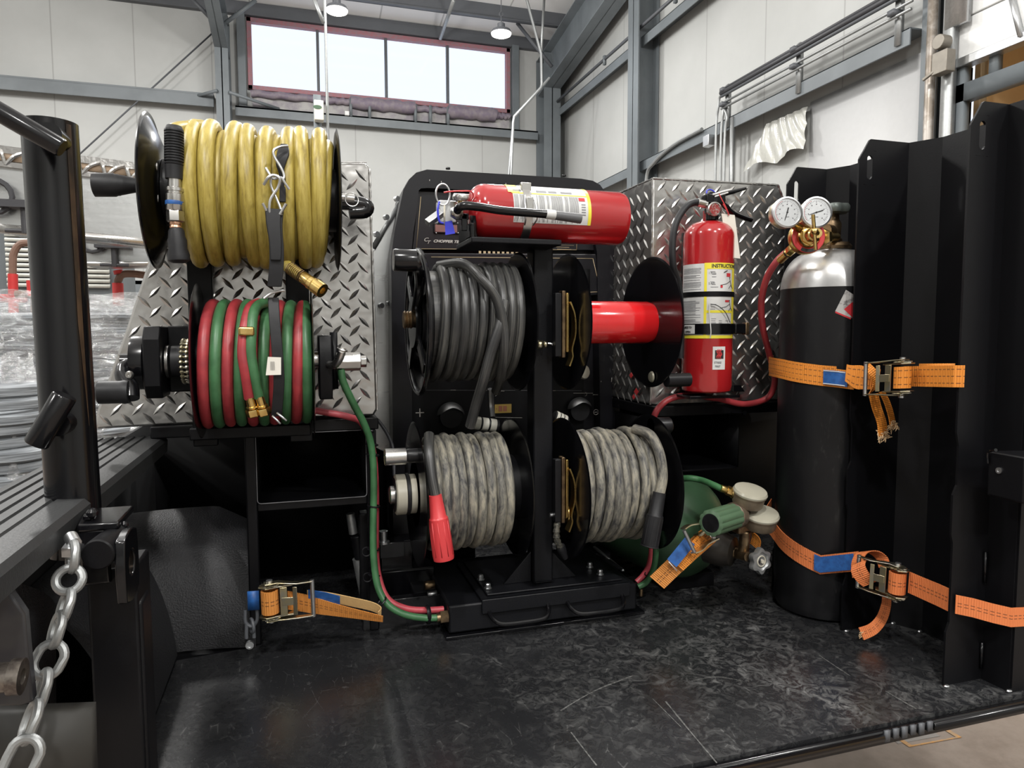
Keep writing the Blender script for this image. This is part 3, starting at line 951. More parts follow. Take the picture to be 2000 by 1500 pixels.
# guard rails
def rail(pts, Y, r, label, red=None):
    t = thing('guard_rail', P(pts[0][0], 640, Y=Y), label, 'guard rail')
    q = catmull([P(x, y, Y=Y) for x, y in pts], 6)
    m = MB(); m.tube(q, r, 10); build('bent_tube', m, MT['rust'], t)
    for (x, y0, y1, rr) in (red or []):
        m = MB(); m.tube([P(x, y0, Y=Y), P(x + 2, y1, Y=Y)], r * rr, 12); build('red_sleeve', m, MT['red_tube'], t)
    return t


rail([(24, 1000), (24, 640), (25, 520), (27, 495), (38, 478), (60, 474), (120, 474)], 4.2, .018, 'rusty bent guard rail with a red sleeve left of the black post', [(25, 535, 620, 1.25)])
rail([(68, 1000), (68, 640), (68, 585), (60, 575), (30, 575)], 4.0, .018, 'short rusty rail with a red sleeve just beside the black post', [(62, 548, 578, 1.3)])
rail([(229, 1100), (229, 640), (230, 560), (232, 545), (240, 536), (262, 535), (300, 540)], 6.5, .03, 'thin bent rail with a red post seen behind the tread-plate box', [(230, 528, 535, 1.2), (230, 553, 605, 1.4)])
rod('brace_cable', [P(165, 482, Y=11.95), P(275, 575, Y=11.95)], .012, 'thin diagonal cable low on the back wall', 'cable', 'steel_dark')
rod('brace_cable', [P(170, 552, Y=11.93), P(290, 600, Y=11.93)], .008, 'pale thin line crossing behind the guard rail', 'cable', 'conduit')
# low grey trim along the far wall
steel('trim_8', [((LX, BY - .2, 1.28), (-1.3, BY, 1.34)), ((LX, BY - .2, 1.1), (-1.3, BY - .18, 1.34))], 'low grey girt along the back wall')


def coilstack(c, R, h0, h1, n, label, filmR, seedv, matn='cord_grey', wav=.02, flare=None):
    random.seed(seedv)
    t = thing('wrapped_wire_coils', V(c.x, c.y, h0), label, 'wire coils', 'film-wrapped wire coils')
    m = MB()
    for i in range(n):
        z = h0 + (h1 - h0) * (i + .5) / n
        rr = R * (1 + random.uniform(-.05, .03))
        cc = V(c.x + random.uniform(-.01, .01), c.y + random.uniform(-.01, .01), z)
        m.torus(cc, (random.uniform(-.05, .05), random.uniform(-.05, .05), 1), rr, (h1 - h0) / n * .62, 40, 6)
        m.torus(cc + V(0, 0, .3 * (h1 - h0) / n), (random.uniform(-.08, .08), random.uniform(-.05, .05), 1), rr * .97, (h1 - h0) / n * .45, 40, 5)
    build('wire_coil', m, MT[matn], t)
    m = MB()
    def fn(u, v):
        a = u * 2 * PI
        k = 1 + wav * math.sin(a * 9 + v * 8) + wav * .8 * math.sin(a * 17 - v * 13) + wav * .9 * math.sin(v * 25 + a * 3)
        f = flare(v) if flare else 1
        return V(c.x + math.cos(a) * filmR * k * f, c.y + math.sin(a) * filmR * k * f, h0 - .02 + (h1 - h0 + .1) * v + .012 * math.sin(a * 6) * v)
    m.grid(fn, 110, 46)
    build('stretch_film', m, MT['film'], t)
    return t


q = P(175, 700, Y=3.6)
coilstack(V(q.x - .05, 3.6, 0), .44, .02, P(200, 612, Y=3.2).z, 26, 'big film-wrapped stack of grey wire coils behind the black post', .47, 3, 'cord_grey', .022, lambda v: 1 if v < .8 else 1 - .25 * (v - .8))
q = P(-50, 700, Y=2.9)
coilstack(V(q.x - .12, 2.75, 0), .22, -.1, .62, 24, 'film-wrapped coil of bluish wire at the left edge', .235, 5, 'cord_grey', .03)
q = P(0, 900, Y=2.2)
coilstack(V(q.x, 2.2, 0), .11, -.05, P(20, 752, Y=2.2).z, 14, 'small film-covered wire bundle low at the left edge', .125, 8, 'cord_grey', .06, lambda v: 1.0 - .35 * v * v)
# second far pallet behind the tread box edge
q = P(250, 640, Y=4.6)
coilstack(V(q.x, 4.6, 0), .40, -.2, P(235, 612, Y=4.6).z, 16, 'distant film-wrapped coil stack seen beside the tread-plate box', .43, 11, 'cord_grey', .02)
m = MB(); m.cyl(V(P(240, 612, Y=4.6).x, 4.6, P(235, 612, Y=4.6).z + .02), V(P(240, 612, Y=4.6).x, 4.6, P(235, 606, Y=4.6).z + .02), .12, seg=24); tag(build('cable_spool_top', m, MT['cord_grey']), 'round spool end on top of the distant coil stack', 'spool')
m = MB(); a, b = P(-20, 574, Y=4.4), P(42, 590, Y=4.4); m.box((a.x, 4.4, b.z), (b.x, 4.5, a.z)); tag(build('red_crate', m, MT['red_tube'], bevel=.01), 'red box top showing behind the film-wrapped coils', 'box')

# ------------------------------------------------------------------ the truck deck
t = thing('truck_bed', (.45, 1.3, -.05), 'black truck service deck with side wall and rear lip', 'truck bed')
m = MB(); m.box((-.335, .742, -.03), (1.9, 2.6, -.006)); build('deck_plate', m, MT['black_satin'], t, bevel=.003)
g0, g1 = P(1722, 1425, Y=.735).x, P(1822, 1405, Y=.735).x; m = MB(); m.box((-.335, .734, -.022), (1.9, .742, -.004)); m.tube([V(-.335, .733, -.011), V(g0, .733, -.011)], .0055, 8); m.tube([V(g1, .733, -.011), V(1.9, .733, -.011)], .0055, 8); build('rear_lip', m, MT['black_gloss'], t)
m = MB(); m.box((-.335, 1.15, -.3), (1.7, 2.4, -.03)); build('chassis', m, MT['black_flat'], t)
m = MB(); m.box((-.30, 1.95, -.1), (1.9, 2.0, .36)); build('inner_side', m, MT['black_flat'], t)
m = MB()
# notch hinge at the rear lip
for k in range(6): m.box((g0 + (g1 - g0) * (k + .2) / 6, .731, -.018 + .002 * (k % 2)), (g0 + (g1 - g0) * (k + .75) / 6, .7345, -.002))
build('notch_teeth', m, MT['steel_dark'], t)
m = MB(); m.box((-.342, .9, -.30), (-.336, 1.95, .343)); m.box((-.342, 1.93, -.3), (-.28, 1.95, .36)); build('bedside_skin', m, MT['black_flat'], t); m = MB(); m.box((-.62, .92, -.45), (-.20, .94, -.03)); build('dark_backing', m, MT['black_flat'], t)  # last box: black backing added so the gap beside the post stays dark
m = MB()
m.prism([V(-.21, .745, -.006), V(1.9, .745, -.006), V(1.9, 1.9, -.006), V(-.10, 1.9, -.006), V(-.10, 1.262, -.006), V(-.21, 1.249, -.006)], (0, 0, .006))
tag(build('rubber_mat', m, MT['deck_mat'], smooth=False), 'scuffed black rubber mat covering the truck deck', 'mat')
# long straight scratches in the mat are scuffs with a shape of their own
t = thing('scuff_marks', (.5, 1.0, .0005), 'pale straight scuffs and a ridge shaped for a reflected streak on the black deck mat', 'marks')
for pts, wd in ((((1300, 1370), (1345, 1425), (1400, 1490)), .0028), (((1095, 1388), (1160, 1350), (1235, 1320)), .003), (((1115, 1430), (1165, 1495)), .003), (((1275, 1365), (1330, 1420)), .0015), (((1730, 1350), (1790, 1385)), .003), (((1600, 1280), (1660, 1320)), .002), (((1350, 1330), (1400, 1322), (1450, 1330)), .0015)):
    q = [P(x, y, Z=.0004) for x, y in pts]
    m = MB(); m.ribbon(catmull(q, 6), V(0, 0, 1).cross((q[-1] - q[0]).normalized()), [wd * (.5 + .5 * random.random()) for _ in range(6 * (len(q) - 1) + 1)], .0004)
    build('scuff', m, mat('scuff', (.12, .12, .115), .7, col2=(.04, .04, .04), nscale=150), t)
m = MB(); m.grid(lambda u, v: V(.114 + (u - .5) * .04, .76 + v * .44, .0002 + .0016 * math.sin(u * PI) * (1 + .2 * math.sin(v * 9))), 8, 20); build('sheen_ridge', m, MT['deck_mat'], t)  # low ridge shaped into the mat for a streak of reflected light

# bed side rail with ribbed plastic cap
def rx(y):
    return 0
t = thing('side_rail', (-.35, 1.0, .3), 'ribbed grey plastic cap on the truck side rail behind the black post', 'rail')
y0, y1 = .45, 1.31
prof = [(-.226, .343), (-.2215, .346), (-.220, .366), (-.2245, .3725), (-.236, .374)]
for x in (-.252, -.268, -.284, -.300, -.316):
    prof += [(x + .003, .3745), (x + .0015, .3722), (x - .0015, .3722), (x - .003, .3745)]
prof += [(-.330, .373), (-.339, .369), (-.345, .360), (-.346, .32), (-.342, .32), (-.338, .343)]
m = MB()
m.prism([V(x, y0, z) for x, z in prof], (0, y1 - y0, 0)); build('ribbed_cap', m, MT['rail_plastic'], t, angle=.5)
m = MB()
for k, (x, y) in enumerate(((-.30, .62),)):
    m.bar((x, y, .3745), (x + .05, y - .01, .3745), .004, .001)
build('scratch', m, MT['zinc'], t)
# wheel house
t = thing('wheel_well', (-.35, 1.3, 0), 'textured black wheel well liner bulging from the truck side', 'wheel well')
m = MB()
def wh(u, v):
    # v: height profile, u: along Y then corner outward
    y = .93 + u * .34
    a = v * PI / 2
    return V(-.212 - .03 * v - .09 * (1 - math.cos(a)), y, .23 * math.sin(a))
m.grid(wh, 10, 18); build('inner_face', m, MT['bedliner'], t)
def wh2(u, v):
    a = v * PI / 2
    x = -.334 + u * .249
    return V(x, 1.262 + .03 * v + .15 * (1 - math.cos(a)) + .02 * math.sin(u * PI), .21 * math.sin(a) * (1 - .18 * max(0, u - .7) / .3))
m = MB(); m.grid(wh2, 24, 18); build('bulge', m, MT['bedliner'], t)

# black post with T handles in a hinge bracket
PX, PYY = -.243, .86
t = thing('stake_post', (PX, PYY, .1), 'thick black tubular post with two welded peg handles', 'post')
top = P(97, 240, Y=PYY); bot = P(150, 1080, Y=PYY)
r = .0262
m = MB(); m.lathe([(r * .82, top.z - .02 - bot.z), (r * .84, top.z - bot.z), (r, top.z - bot.z), (r, 0)], V(top.x, PYY, bot.z), (0, 0, 1), 40)
off = [(q.z - bot.z) / (top.z - bot.z) for q in m.v]
m.v = [q + V((bot.x - top.x) * (1 - k), 0, 0) for q, k in zip(m.v, off)]
build('tube', m, MT['black_gloss'], t)
m = MB(); m.grid(lambda u, v: (lambda v: V(bot.x + (top.x - bot.x) * v, PYY, bot.z + (top.z - .004 - bot.z) * v) + V(math.cos(-.52 - .22 * u * min(1, (v - .3) * 4)), math.sin(-.52 - .22 * u * min(1, (v - .3) * 4)), 0) * (r + .0004))(.31 + .69 * v), 4, 40)
build('rust_streak', m, mat('rust_streak', (.075, .045, .025), .35, .2, col2=(.012, .009, .007), nscale=50, stretch=(1, 1, .25), lo=.4, hi=.62), t)
a, b = P(-25, 205, Y=.80), P(122, 290, Y=.80)
m = MB(); m.tube([a, b - (b - a).normalized() * .002, b], [.0095, .0095, .0085], 20); build('peg_handle', m, MT['black_gloss'], t)
a, b = P(70, 868, Y=.80), P(127, 772, Y=.80)
m = MB(); m.tube([a, a + (b - a) * .03, b - (b - a) * .03, b], [.0105, .0115, .0115, .0105], 20); build('peg_handle', m, MT['black_gloss'], t)
for x, y in ((95, 262), (112, 830)):
    q = P(x, y, Y=.815); m = MB(); m.cyl(q, q + V(0, .03, 0), .012, seg=14); build('weld_stub', m, MT['black_gloss'], t)
# hinge bracket
HB = thing('hinge_bracket', P(215, 1100, Y=.78), 'welded black hinge bracket with round pin at the foot of the post', 'bracket')
m = MB()
pl = [P(150, 1025, Y=.77), P(232, 1022, Y=.77), P(262, 1000, Y=.84), P(165, 1003, Y=.84)]
zt = pl[0].z
m.prism([V(q.x, q.y, zt) for q in pl], (0, 0, -.008)); build('top_plate', m, MT['black_gloss'], HB, bevel=.002)
a, b = P(150, 1028, Y=.77), P(238, 1140, Y=.77)
m = MB(); m.box((a.x, .772, b.z), (b.x - .01, .83, zt - .006)); build('body', m, MT['black_gloss'], HB, bevel=.003)
# cheek plate with a hole, seen at an angle
cx = P(238, 1080, Y=.765).x
n = 24
cc = V(cx, .765, P(238, 1100, Y=.765).z)
out = []; inn = []
for k in range(n):
    a_ = 2 * PI * k / n
    ca, sa = math.cos(a_), math.sin(a_)
    s = 1 / max(abs(ca), abs(sa)) ** .55
    out.append(cc + V(0, ca * .030 * s, sa * .036 * s - .002)); inn.append(cc + V(0, ca * .013, sa * .013))
m = MB(); m.ring(out, inn, (.009, 0, 0)); build('cheek_plate', m, MT['black_gloss'], HB, bevel=.0015)
m = MB(); m.cyl(cc + V(.002, 0, 0), cc + V(.004, 0, 0), .0128); build('bushing', m, MT['brass_dull'], HB)
a = P(190, 1084, Y=.735)
m = MB(); m.lathe([(1e-4, 0), (.0135, 0), (.0148, .0015), (.0148, .05)], a, (.12, 1, .02), 28); build('round_pin', m, MT['black_satin'], HB)
for x, y, rr in ((180, 1003, .006), (172, 1010, .005), (237, 1030, .0045), (243, 1025, .004)):
    m = MB(); m.sphere(P(x, y, Y=.785), rr, 10); build('weld_bead', m, MT['black_gloss'], HB)
# lower square post
a, b = P(172, 1140, Y=.80), P(270, 1140, Y=.80)
m = MB(); m.box((a.x, .795, -.16), (b.x, .86, b.z + .02)); m.box((b.x - .004, .80, -.16), (b.x + .003, .84, b.z - .02))
tag(build('hinge_post', m, MT['black_satin'], bevel=.003), 'square black post under the hinge bracket, beside the chain', 'post')
# chain
t = thing('galvanized_chain', P(135, 1060, Y=.73), 'galvanized steel link chain hanging from the hinge bracket', 'chain')
links = [((143, 1052), (141, 1122), .735, 1), ((146, 1100), (124, 1165), .725, 0), ((140, 1146), (116, 1222), .715, 1), ((122, 1190), (100, 1270), .705, 1), ((116, 1248), (75, 1330), .695, 0), ((95, 1302), (70, 1392), .68, 1), ((78, 1362), (42, 1458), .66, 1), ((68, 1432), (14, 1545), .64, 0)]
for (p0, p1, y, mode) in links:
    a, b = P(*p0, Y=y + .004), P(*p1, Y=y - .008)
    d = (b - a); L = d.length; d.normalize()
    s = V(1, -.15, 0) if mode == 0 else V(.42, -.9, 0)
    s = (s - d * s.dot(d)).normalized()
    wq = .0115; rr = .0040
    pts = []
    hl = L / 2 - rr
    c = (a + b) / 2
    for k in range(24):
        q = 2 * PI * k / 24
        ex = math.cos(q) * wq
        ey = math.sin(q) * wq + (hl - wq) * (1 if math.sin(q) > 0 else -1) * min(1, abs(math.sin(q)) * 6)
        pts.append(c + s * ex + d * ey)
    m = MB(); m.tube(pts, rr, 10, closed=True); build('chain_link', m, MT['galvanized'], t)
m = MB(); a = P(131, 1075, Y=.74); m.hexnut(a, (1, -.4, 0), .0085, .012); m.cyl(P(138, 1048, Y=.745), P(146, 1062, Y=.735), .006); build('shackle_bolt', m, MT['zinc'], t)
# tail end of the truck body at bottom left
t = thing('tail_corner', P(30, 1250, Y=.7), 'textured black rear corner of the truck side below the rail', 'body panel')
m = MB()
def tc(u, v):
    a = u * PI / 2
    p = P(-60 + 170 * math.sin(a), 1128 + 60 * (1 - math.cos(a)) + v * 420, Y=.80 - .0 * u + .1 * u)
    return p
m.grid(tc, 12, 12); m2 = MB(); build('corner_skin', m, MT['bedliner'], t)
pl = [P(-30, 1140, Y=.66), P(20, 1160, Y=.66), P(48, 1200, Y=.66), P(56, 1290, Y=.66), P(64, 1372, Y=.66), P(40, 1380, Y=.66), P(-30, 1380, Y=.66)]
m = MB(); m.prism(pl, (0, .012, 0)); build('hinge_plate', m, mat('worn_plate', (.03, .03, .036), .3, .3, col2=(.09, .085, .075), nscale=8, lo=.45, hi=.7), t, bevel=.002)
pl = [P(-30, 1400, Y=.70), P(176, 1392, Y=.70), P(180, 1560, Y=.70), P(-30, 1560, Y=.70)]
m = MB(); m.prism(pl, (0, .02, 0)); build('lower_panel', m, mat('dusty_panel', (.034, .032, .028), .6, nscale=9), t)
a, b = P(-20, 1325, Y=.60), P(45, 1321, Y=.60)
m = MB(); m.lathe([(.011, 0), (.011, (b - a).length - .008), (.0135, (b - a).length - .008), (.0135, (b - a).length), (.006, (b - a).length), (.006, (b - a).length - .01)], a, b - a, 20); build('hinge_rod', m, mat('rod_steel', (.26, .23, .2), .35, .9, nscale=80, col2=(.12, .1, .09)), t)

# ------------------------------------------------------------------ under-box frames
BXY = 1.29
t = thing('storage_frame', (0, 1.27, 0), 'black welded cabinet frame with an open cubby under the tread box by the hose reels', 'frame')
z1 = .374
m = MB(); m.box((-.24, 1.272, z1), (.135, 1.60, z1 + .020)); build('top_beam', m, MT['black_satin'], t, bevel=.002)
for x0, x1 in ((-.094, -.076), (.112, .130)):
    m = MB(); m.box((x0, 1.268, 0), (x1, 1.29, z1)); build('upright', m, MT['black_satin'], t, bevel=.0025)
m = MB(); m.box((-.076, 1.272, .238), (.112, 1.50, .252)); build('shelf', m, MT['black_satin'], t, bevel=.0015)
m = MB(); m.box((-.075, 1.50, .252), (.112, 1.505, z1)); m.box((-.078, 1.30, .252), (-.074, 1.50, z1)); m.box((.110, 1.30, .252), (.114, 1.50, z1)); build('cubby_liner', m, MT['black_flat'], t)
m = MB()
ro = .012
def rrect(x0, x1, z0, z1_, y, r, n=5):
    p = []
    for cx_, cz_, a0 in ((x1 - r, z1_ - r, 0), (x0 + r, z1_ - r, PI / 2), (x0 + r, z0 + r, PI), (x1 - r, z0 + r, 1.5 * PI)):
        for k in range(n + 1):
            a = a0 + PI / 2 * k / n
            p.append(V(cx_ + r * math.cos(a), y, cz_ + r * math.sin(a)))
    return p
m.tube(rrect(-.0755, .1115, .2525, z1 + .0, 1.2685, .006), .0007, 6, closed=True); build('opening_edge', m, MT['grey_ink'], t)
m = MB(); m.box((-.30, 1.62, 0), (.40, 1.64, z1 + .02)); build('back_panel', m, MT['black_flat'], t)
# two slim silver gas struts behind the frame
for k, (p0, p1) in enumerate((((684, 1003), (690, 1042)), ((700, 1090), (722, 1200)))):
    m = MB(); m.cyl(P(*p0, Y=1.34), P(*p1, Y=1.34), .008 if k == 0 else .0115); build('strut', m, MT['galvanized'], t)
m = MB(); m.box((.10, 1.31, .0), (.128, 1.34, .21)); m.cyl(P(696, 1045, Y=1.335), P(705, 1090, Y=1.335), .012); build('strut_mount', m, MT['black_satin'], t, bevel=.002)

t = thing('storage_frame', (.85, 1.27, 0), 'black open cubby and frame under the tread box behind the gas tank', 'frame')
m = MB(); m.box((.693, 1.272, z1), (1.3, 1.60, z1 + .022)); build('top_beam', m, MT['black_satin'], t, bevel=.002)
xr = P(1442, 860, Y=1.30).x; zs = P(1400, 914, Y=1.30).z; zt2 = P(1440, 812, Y=1.30).z
m = MB(); m.box((.70, 1.30, zs - .004), (xr, 1.48, zs)); build('shelf', m, MT['black_satin'], t, bevel=.001)
m = MB(); m.box((xr - .003, 1.298, zs), (xr, 1.48, zt2)); m.box((.70, 1.48, zs), (xr, 1.485, zt2)); m.box((.70, 1.30, zs), (.703, 1.48, zt2)); build('cubby_liner', m, MT['black_satin'], t)
m = MB(); m.box((.69, 1.60, 0), (1.6, 1.64, z1 + .02)); build('back_panel', m, MT['black_flat'], t)
m = MB(); q = P(1452, 806, Y=1.27); m.cyl(q, q + V(0, -.006, 0), .005); m.tube([q, q + V(-.03, 0, .002)], .002, 6); build('latch', m, MT['black_gloss'], t)
m = MB(); m.box((1.14, 1.27, 0), (1.16, 1.30, z1)); build('upright', m, MT['black_satin'], t)


# ------------------------------------------------------------------ tread plate boxes
def inpoly(x, y, poly):
    c = False; n = len(poly)
    for i in range(n):
        x1, y1 = poly[i]; x2, y2 = poly[(i + 1) % n]
        if (y1 > y) != (y2 > y) and x < (x2 - x1) * (y - y1) / (y2 - y1) + x1:
            c = not c
    return c


def lugs(m, poly, o, ux, uz, p=.0325, L=.0295, Wd=.0078, h=.0022, margin=.006):
    """raised diamond lugs on the plane o + ux*a + uz*b, inside poly"""
    o, ux, uz = Vector(o), Vector(ux), Vector(uz); nn = ux.cross(uz)
    xs = [q[0] for q in poly]; ys = [q[1] for q in poly]
    i0, i1 = int(min(xs) / p) - 2, int(max(xs) / p) + 2
    j0, j1 = int(min(ys) / p) - 2, int(max(ys) / p) + 2
    for i in range(i0, i1):
        for j in range(j0, j1):
            for k in (0, 1):
                cx, cy = (i + .5 * k) * p, (j + .5 * k) * p
                a = math.radians(47 if k == 0 else 133)
                ca, sa = math.cos(a), math.sin(a)
                pts = []
                ok = True
                for s, w_ in ((-1, 0), (-.55, .62), (0, 1), (.55, .62), (1, 0), (.55, -.62), (0, -1), (-.55, -.62)):
                    lx, ly = s * L / 2, w_ * Wd / 2
                    X, Y = cx + lx * ca - ly * sa, cy + lx * sa + ly * ca
                    if not inpoly(X + (.0 if X > cx else 0), Y, poly):
                        ok = False
                        break
                    pts.append((X, Y))
                if not ok:
                    continue
                top = [(cx + s * L / 2 * ca, cy + s * L / 2 * sa) for s in (-.6, 0, .6)]
                vs = [o + ux * X + uz * Y for X, Y in pts] + [o + ux * X + uz * Y + nn * (h * (1 if q == 1 else .72)) for q, (X, Y) in enumerate(top)]
                fs = [(0, 1, 8), (1, 2, 9, 8), (2, 3, 10, 9), (3, 4, 10), (4, 5, 10), (5, 6, 9, 10), (6, 7, 8, 9), (7, 0, 8)]
                fs = [tuple(reversed(f)) for f in fs]
                m.add(vs, fs)


def px2(pp, Y):
    return [(q.x, q.z) for q in (P(x, y, Y=Y) for x, y in pp)]


DEP = .30
# left box
t = thing('tread_plate_box', (0, BXY, .39), 'slant-sided diamond tread plate box behind the two hose reels', 'toolbox')
pl = px2([(186, 826), (190, 800), (247, 640), (300, 478), (352, 318), (716, 318), (723, 330), (737, 800), (730, 812), (560, 818), (186, 838)], BXY)
m = MB(); m.prism([V(x, BXY, z) for x, z in pl], (0, DEP, 0)); build('shell', m, MT['aluminium'], t, bevel=.004)
m = MB(); lugs(m, pl, (0, BXY, 0), (1, 0, 0), (0, 0, 1)); build('tread_pattern', m, MT['tread'], t, angle=.35)
def weldline(name, pts, par, r=.0016, seed=1):
    random.seed(seed)
    m = MB()
    for a, b in zip(pts, pts[1:]):
        L = (b - a).length; n = max(2, int(L / .004))
        m.tube([a + (b - a) * (i / n) for i in range(n + 1)], [r * random.uniform(.7, 1.35) for _ in range(n + 1)], 6)
    return build(name, m, MT['aluminium'], par)
weldline('weld_seam', [P(722, 330, Y=BXY - .001), P(737, 800, Y=BXY - .001)], t)
weldline('weld_seam', [P(660, 317, Y=BXY - .001), P(716, 317, Y=BXY - .001)], t, .0014, 2)
# right box
t = thing('tread_plate_box', (.85, BXY, .39), 'diamond tread plate box behind the upright fire extinguisher', 'toolbox')
pl = px2([(1275, 348), (1520, 361), (1534, 400), (1640, 760), (1640, 776), (1285, 792), (1270, 790)], BXY)
m = MB(); m.prism([V(x, BXY, z) for x, z in pl], (0, DEP, 0)); build('shell', m, MT['aluminium'], t, bevel=.003)
m = MB(); lugs(m, pl, (0, BXY, 0), (1, 0, 0), (0, 0, 1)); build('tread_pattern', m, MT['tread'], t, angle=.35)
xl = pl[0][0] - .0005
m = MB(); sp = [(BXY + .01, .395), (BXY + .01, .855), (BXY + DEP - .01, .855), (BXY + DEP - .01, .395)]
lugs(m, [(-y, z) for y, z in sp][::-1], (xl, 0, 0), (0, -1, 0), (0, 0, 1)); build('side_tread', m, MT['tread'], t, angle=.35)
weldline('weld_seam', [P(1275, 348, Y=BXY - .001), P(1270, 790, Y=BXY - .001)], t, .002, 4)
weldline('weld_seam', [P(1275, 348, Y=BXY - .001), P(1520, 361, Y=BXY - .001), P(1534, 400, Y=BXY - .001)], t, .0018, 5)
weldline('weld_seam', [V(xl, BXY, .8585), V(xl, BXY + .2, .8585)], t, .0016, 6)
m = MB(); lugs(m, [(.70, -1.0), (1.12, -1.0), (1.12, 0), (.70, 0)], (0, 0, 0), (1, 0, 0), (0, 0, 1)) if False else None
# red safety stickers seen on the box side between reel and frame
for k, (x, y, s) in enumerate(((1233, 733, .0065), (1243, 765, .008), (1238, 775, .006))):
    q = P(x, y, X=xl - .003)
    m = MB(); m.prism([q + V(0, s * 1.3, 0), q + V(0, 0, s), q + V(0, -s * 1.3, 0), q + V(0, 0, -s)], (-.0008, 0, 0))
    tag(build('red_sticker', m, MT['red_plastic'], smooth=False), ['highest red diamond sticker on the tread box side', 'lowest large red diamond sticker on the tread box side', 'small red diamond sticker beside the lowest one'][k], 'sticker', 'red stickers on the tread box side')

# ------------------------------------------------------------------ welder / power unit in the middle
WY = 1.47
t = thing('welder_generator', (.45, WY + .1, 0), 'black welder generator with rounded front frame and gold-lined panels behind the cable reels', 'welder')
out2 = [(768, 1060), (767, 850), (764, 500), (771, 450), (782, 398), (788, 370), (799, 350), (813, 337), (834, 331), (985, 340), (1135, 349), (1158, 353), (1172, 361), (1182, 375), (1189, 400), (1205, 490), (1211, 800), (1213, 1060)]
inn2 = [(806, 1060), (805, 850), (803, 500), (808, 450), (815, 405), (817, 385), (818, 372), (822, 368), (835, 367), (985, 374), (1128, 381), (1140, 383), (1143, 388), (1145, 396), (1150, 415), (1166, 492), (1172, 800), (1174, 1060)]
O3 = [P(x, y, Y=WY) for x, y in out2]; I3 = [P(x, y, Y=WY) for x, y in inn2]
m = MB()
for i in range(len(O3) - 1):
    m.prism([O3[i], O3[i + 1], I3[i + 1], I3[i]], (0, .035, 0))
m2 = MB(); m2.ring(O3, I3, (0, .035, 0)); build('front_frame', m2, MT['panel_black'], t, bevel=.002, angle=.5)
m = MB(); m.prism([V(q.x + (.004 if q.x < .45 else -.004), WY + .035, min(q.z, .885)) for q in O3], (0, .12, 0)); build('body', m, MT['panel_black'], t)
RY = WY + .012
def ppoly(name, pts, Y, th, matn, bevel=0):
    m = MB(); m.prism([P(x, y, Y=Y) for x, y in pts], (0, th, 0)); return build(name, m, MT[matn], t, bevel=bevel, smooth=False)
ppoly('control_panel', [(818, 374), (1145, 390), (1160, 488), (806, 486)], RY, .01, 'panel_black')
ppoly('control_panel', [(806, 494), (1164, 496), (1183, 574), (1150, 578), (806, 578)], RY - .008, .012, 'panel_black', .002)
ppoly('control_panel', [(804, 580), (1140, 582), (1140, 1010), (804, 1010)], RY, .01, 'black_satin')
def line(pts, Y, r, matn, name='pinstripe'):
    q = [P(x, y, Y=Y) for x, y in pts]
    m = MB()
    for a, b in zip(q, q[1:]):
        m.bar(a, b, .0006, r * 2, (0, 1, 0) if abs((b - a).normalized().y) < .9 else (0, 0, 1))
    m = MB()
    for a, b in zip(q, q[1:]):
        m.tube([a, b], r, 4)
    return build(name, m, MT[matn], t)
line([(822, 384), (813, 486), (1126, 488), (1127, 460), (1122, 456), (1060, 454)], RY - .001, .0007, 'gold_line')
line([(842, 502), (1158, 505), (1173, 570), (1142, 571)], RY - .0085, .0008, 'gold_line')
line([(806, 762), (1136, 763)], RY - .001, .0004, 'grey_ink')
line([(960, 815), (1020, 816)], RY - .001, .0005, 'silver_ink')
for x0, x1, y in ((880, 890, 762), (958, 985, 764), (1120, 1158, 768), (1060, 1085, 763), (1130, 1142, 790), (1158, 1170, 771)):
    line([(x0, y), (x1, y)], RY - .001, .0006, 'silver_ink', 'panel_mark')
for (x, y) in ((967, 770), (1143, 770)):
    m = MB(); m.torus(P(x, y, Y=RY - .001), (0, 1, 0), .004, .0005, 12, 5, a0=0, a1=PI); build('panel_mark', m, MT['silver_ink'], t)
q = P(1164, 805, Y=RY - .001); m = MB(); m.torus(q, (0, 1, 0), .006, .0005, 16, 5); m.bar(q - V(.004, 0, 0), q + V(.004, 0, 0), .0006, .0008); m.bar(q - V(0, 0, .004), q + V(0, 0, .004), .0006, .0008); build('earth_symbol', m, MT['silver_ink'], t)
q = P(820, 806, Y=RY - .001); m = MB(); m.box(q - V(.009, .0006, .001), q + V(.009, 0, .001)); m.box(q - V(.001, .0006, .009), q + V(.001, 0, .009)); build('plus_mark', m, MT['silver_ink'], t, smooth=False)
XD, ZD = V(1, 0, 0), V(0, 0, 1)
q = P(846, 473, Y=RY - .002)
text('brand_lettering', 'CHOPPER TECHNOLOGIES', q, XD, ZD, .0078, MT['silver_ink'], t, shear=.35, sx=1.22, bold=.0003)
q = P(827, 473, Y=RY - .002); text('brand_monogram', 'C', q + V(0, 0, .002), XD, ZD, .011, MT['silver_ink'], t, shear=.35, sx=1.2); text('brand_monogram', 'T', q + V(.0062, 0, -.003), XD, ZD, .010, MT['silver_ink'], t, shear=.35, sx=1.2)
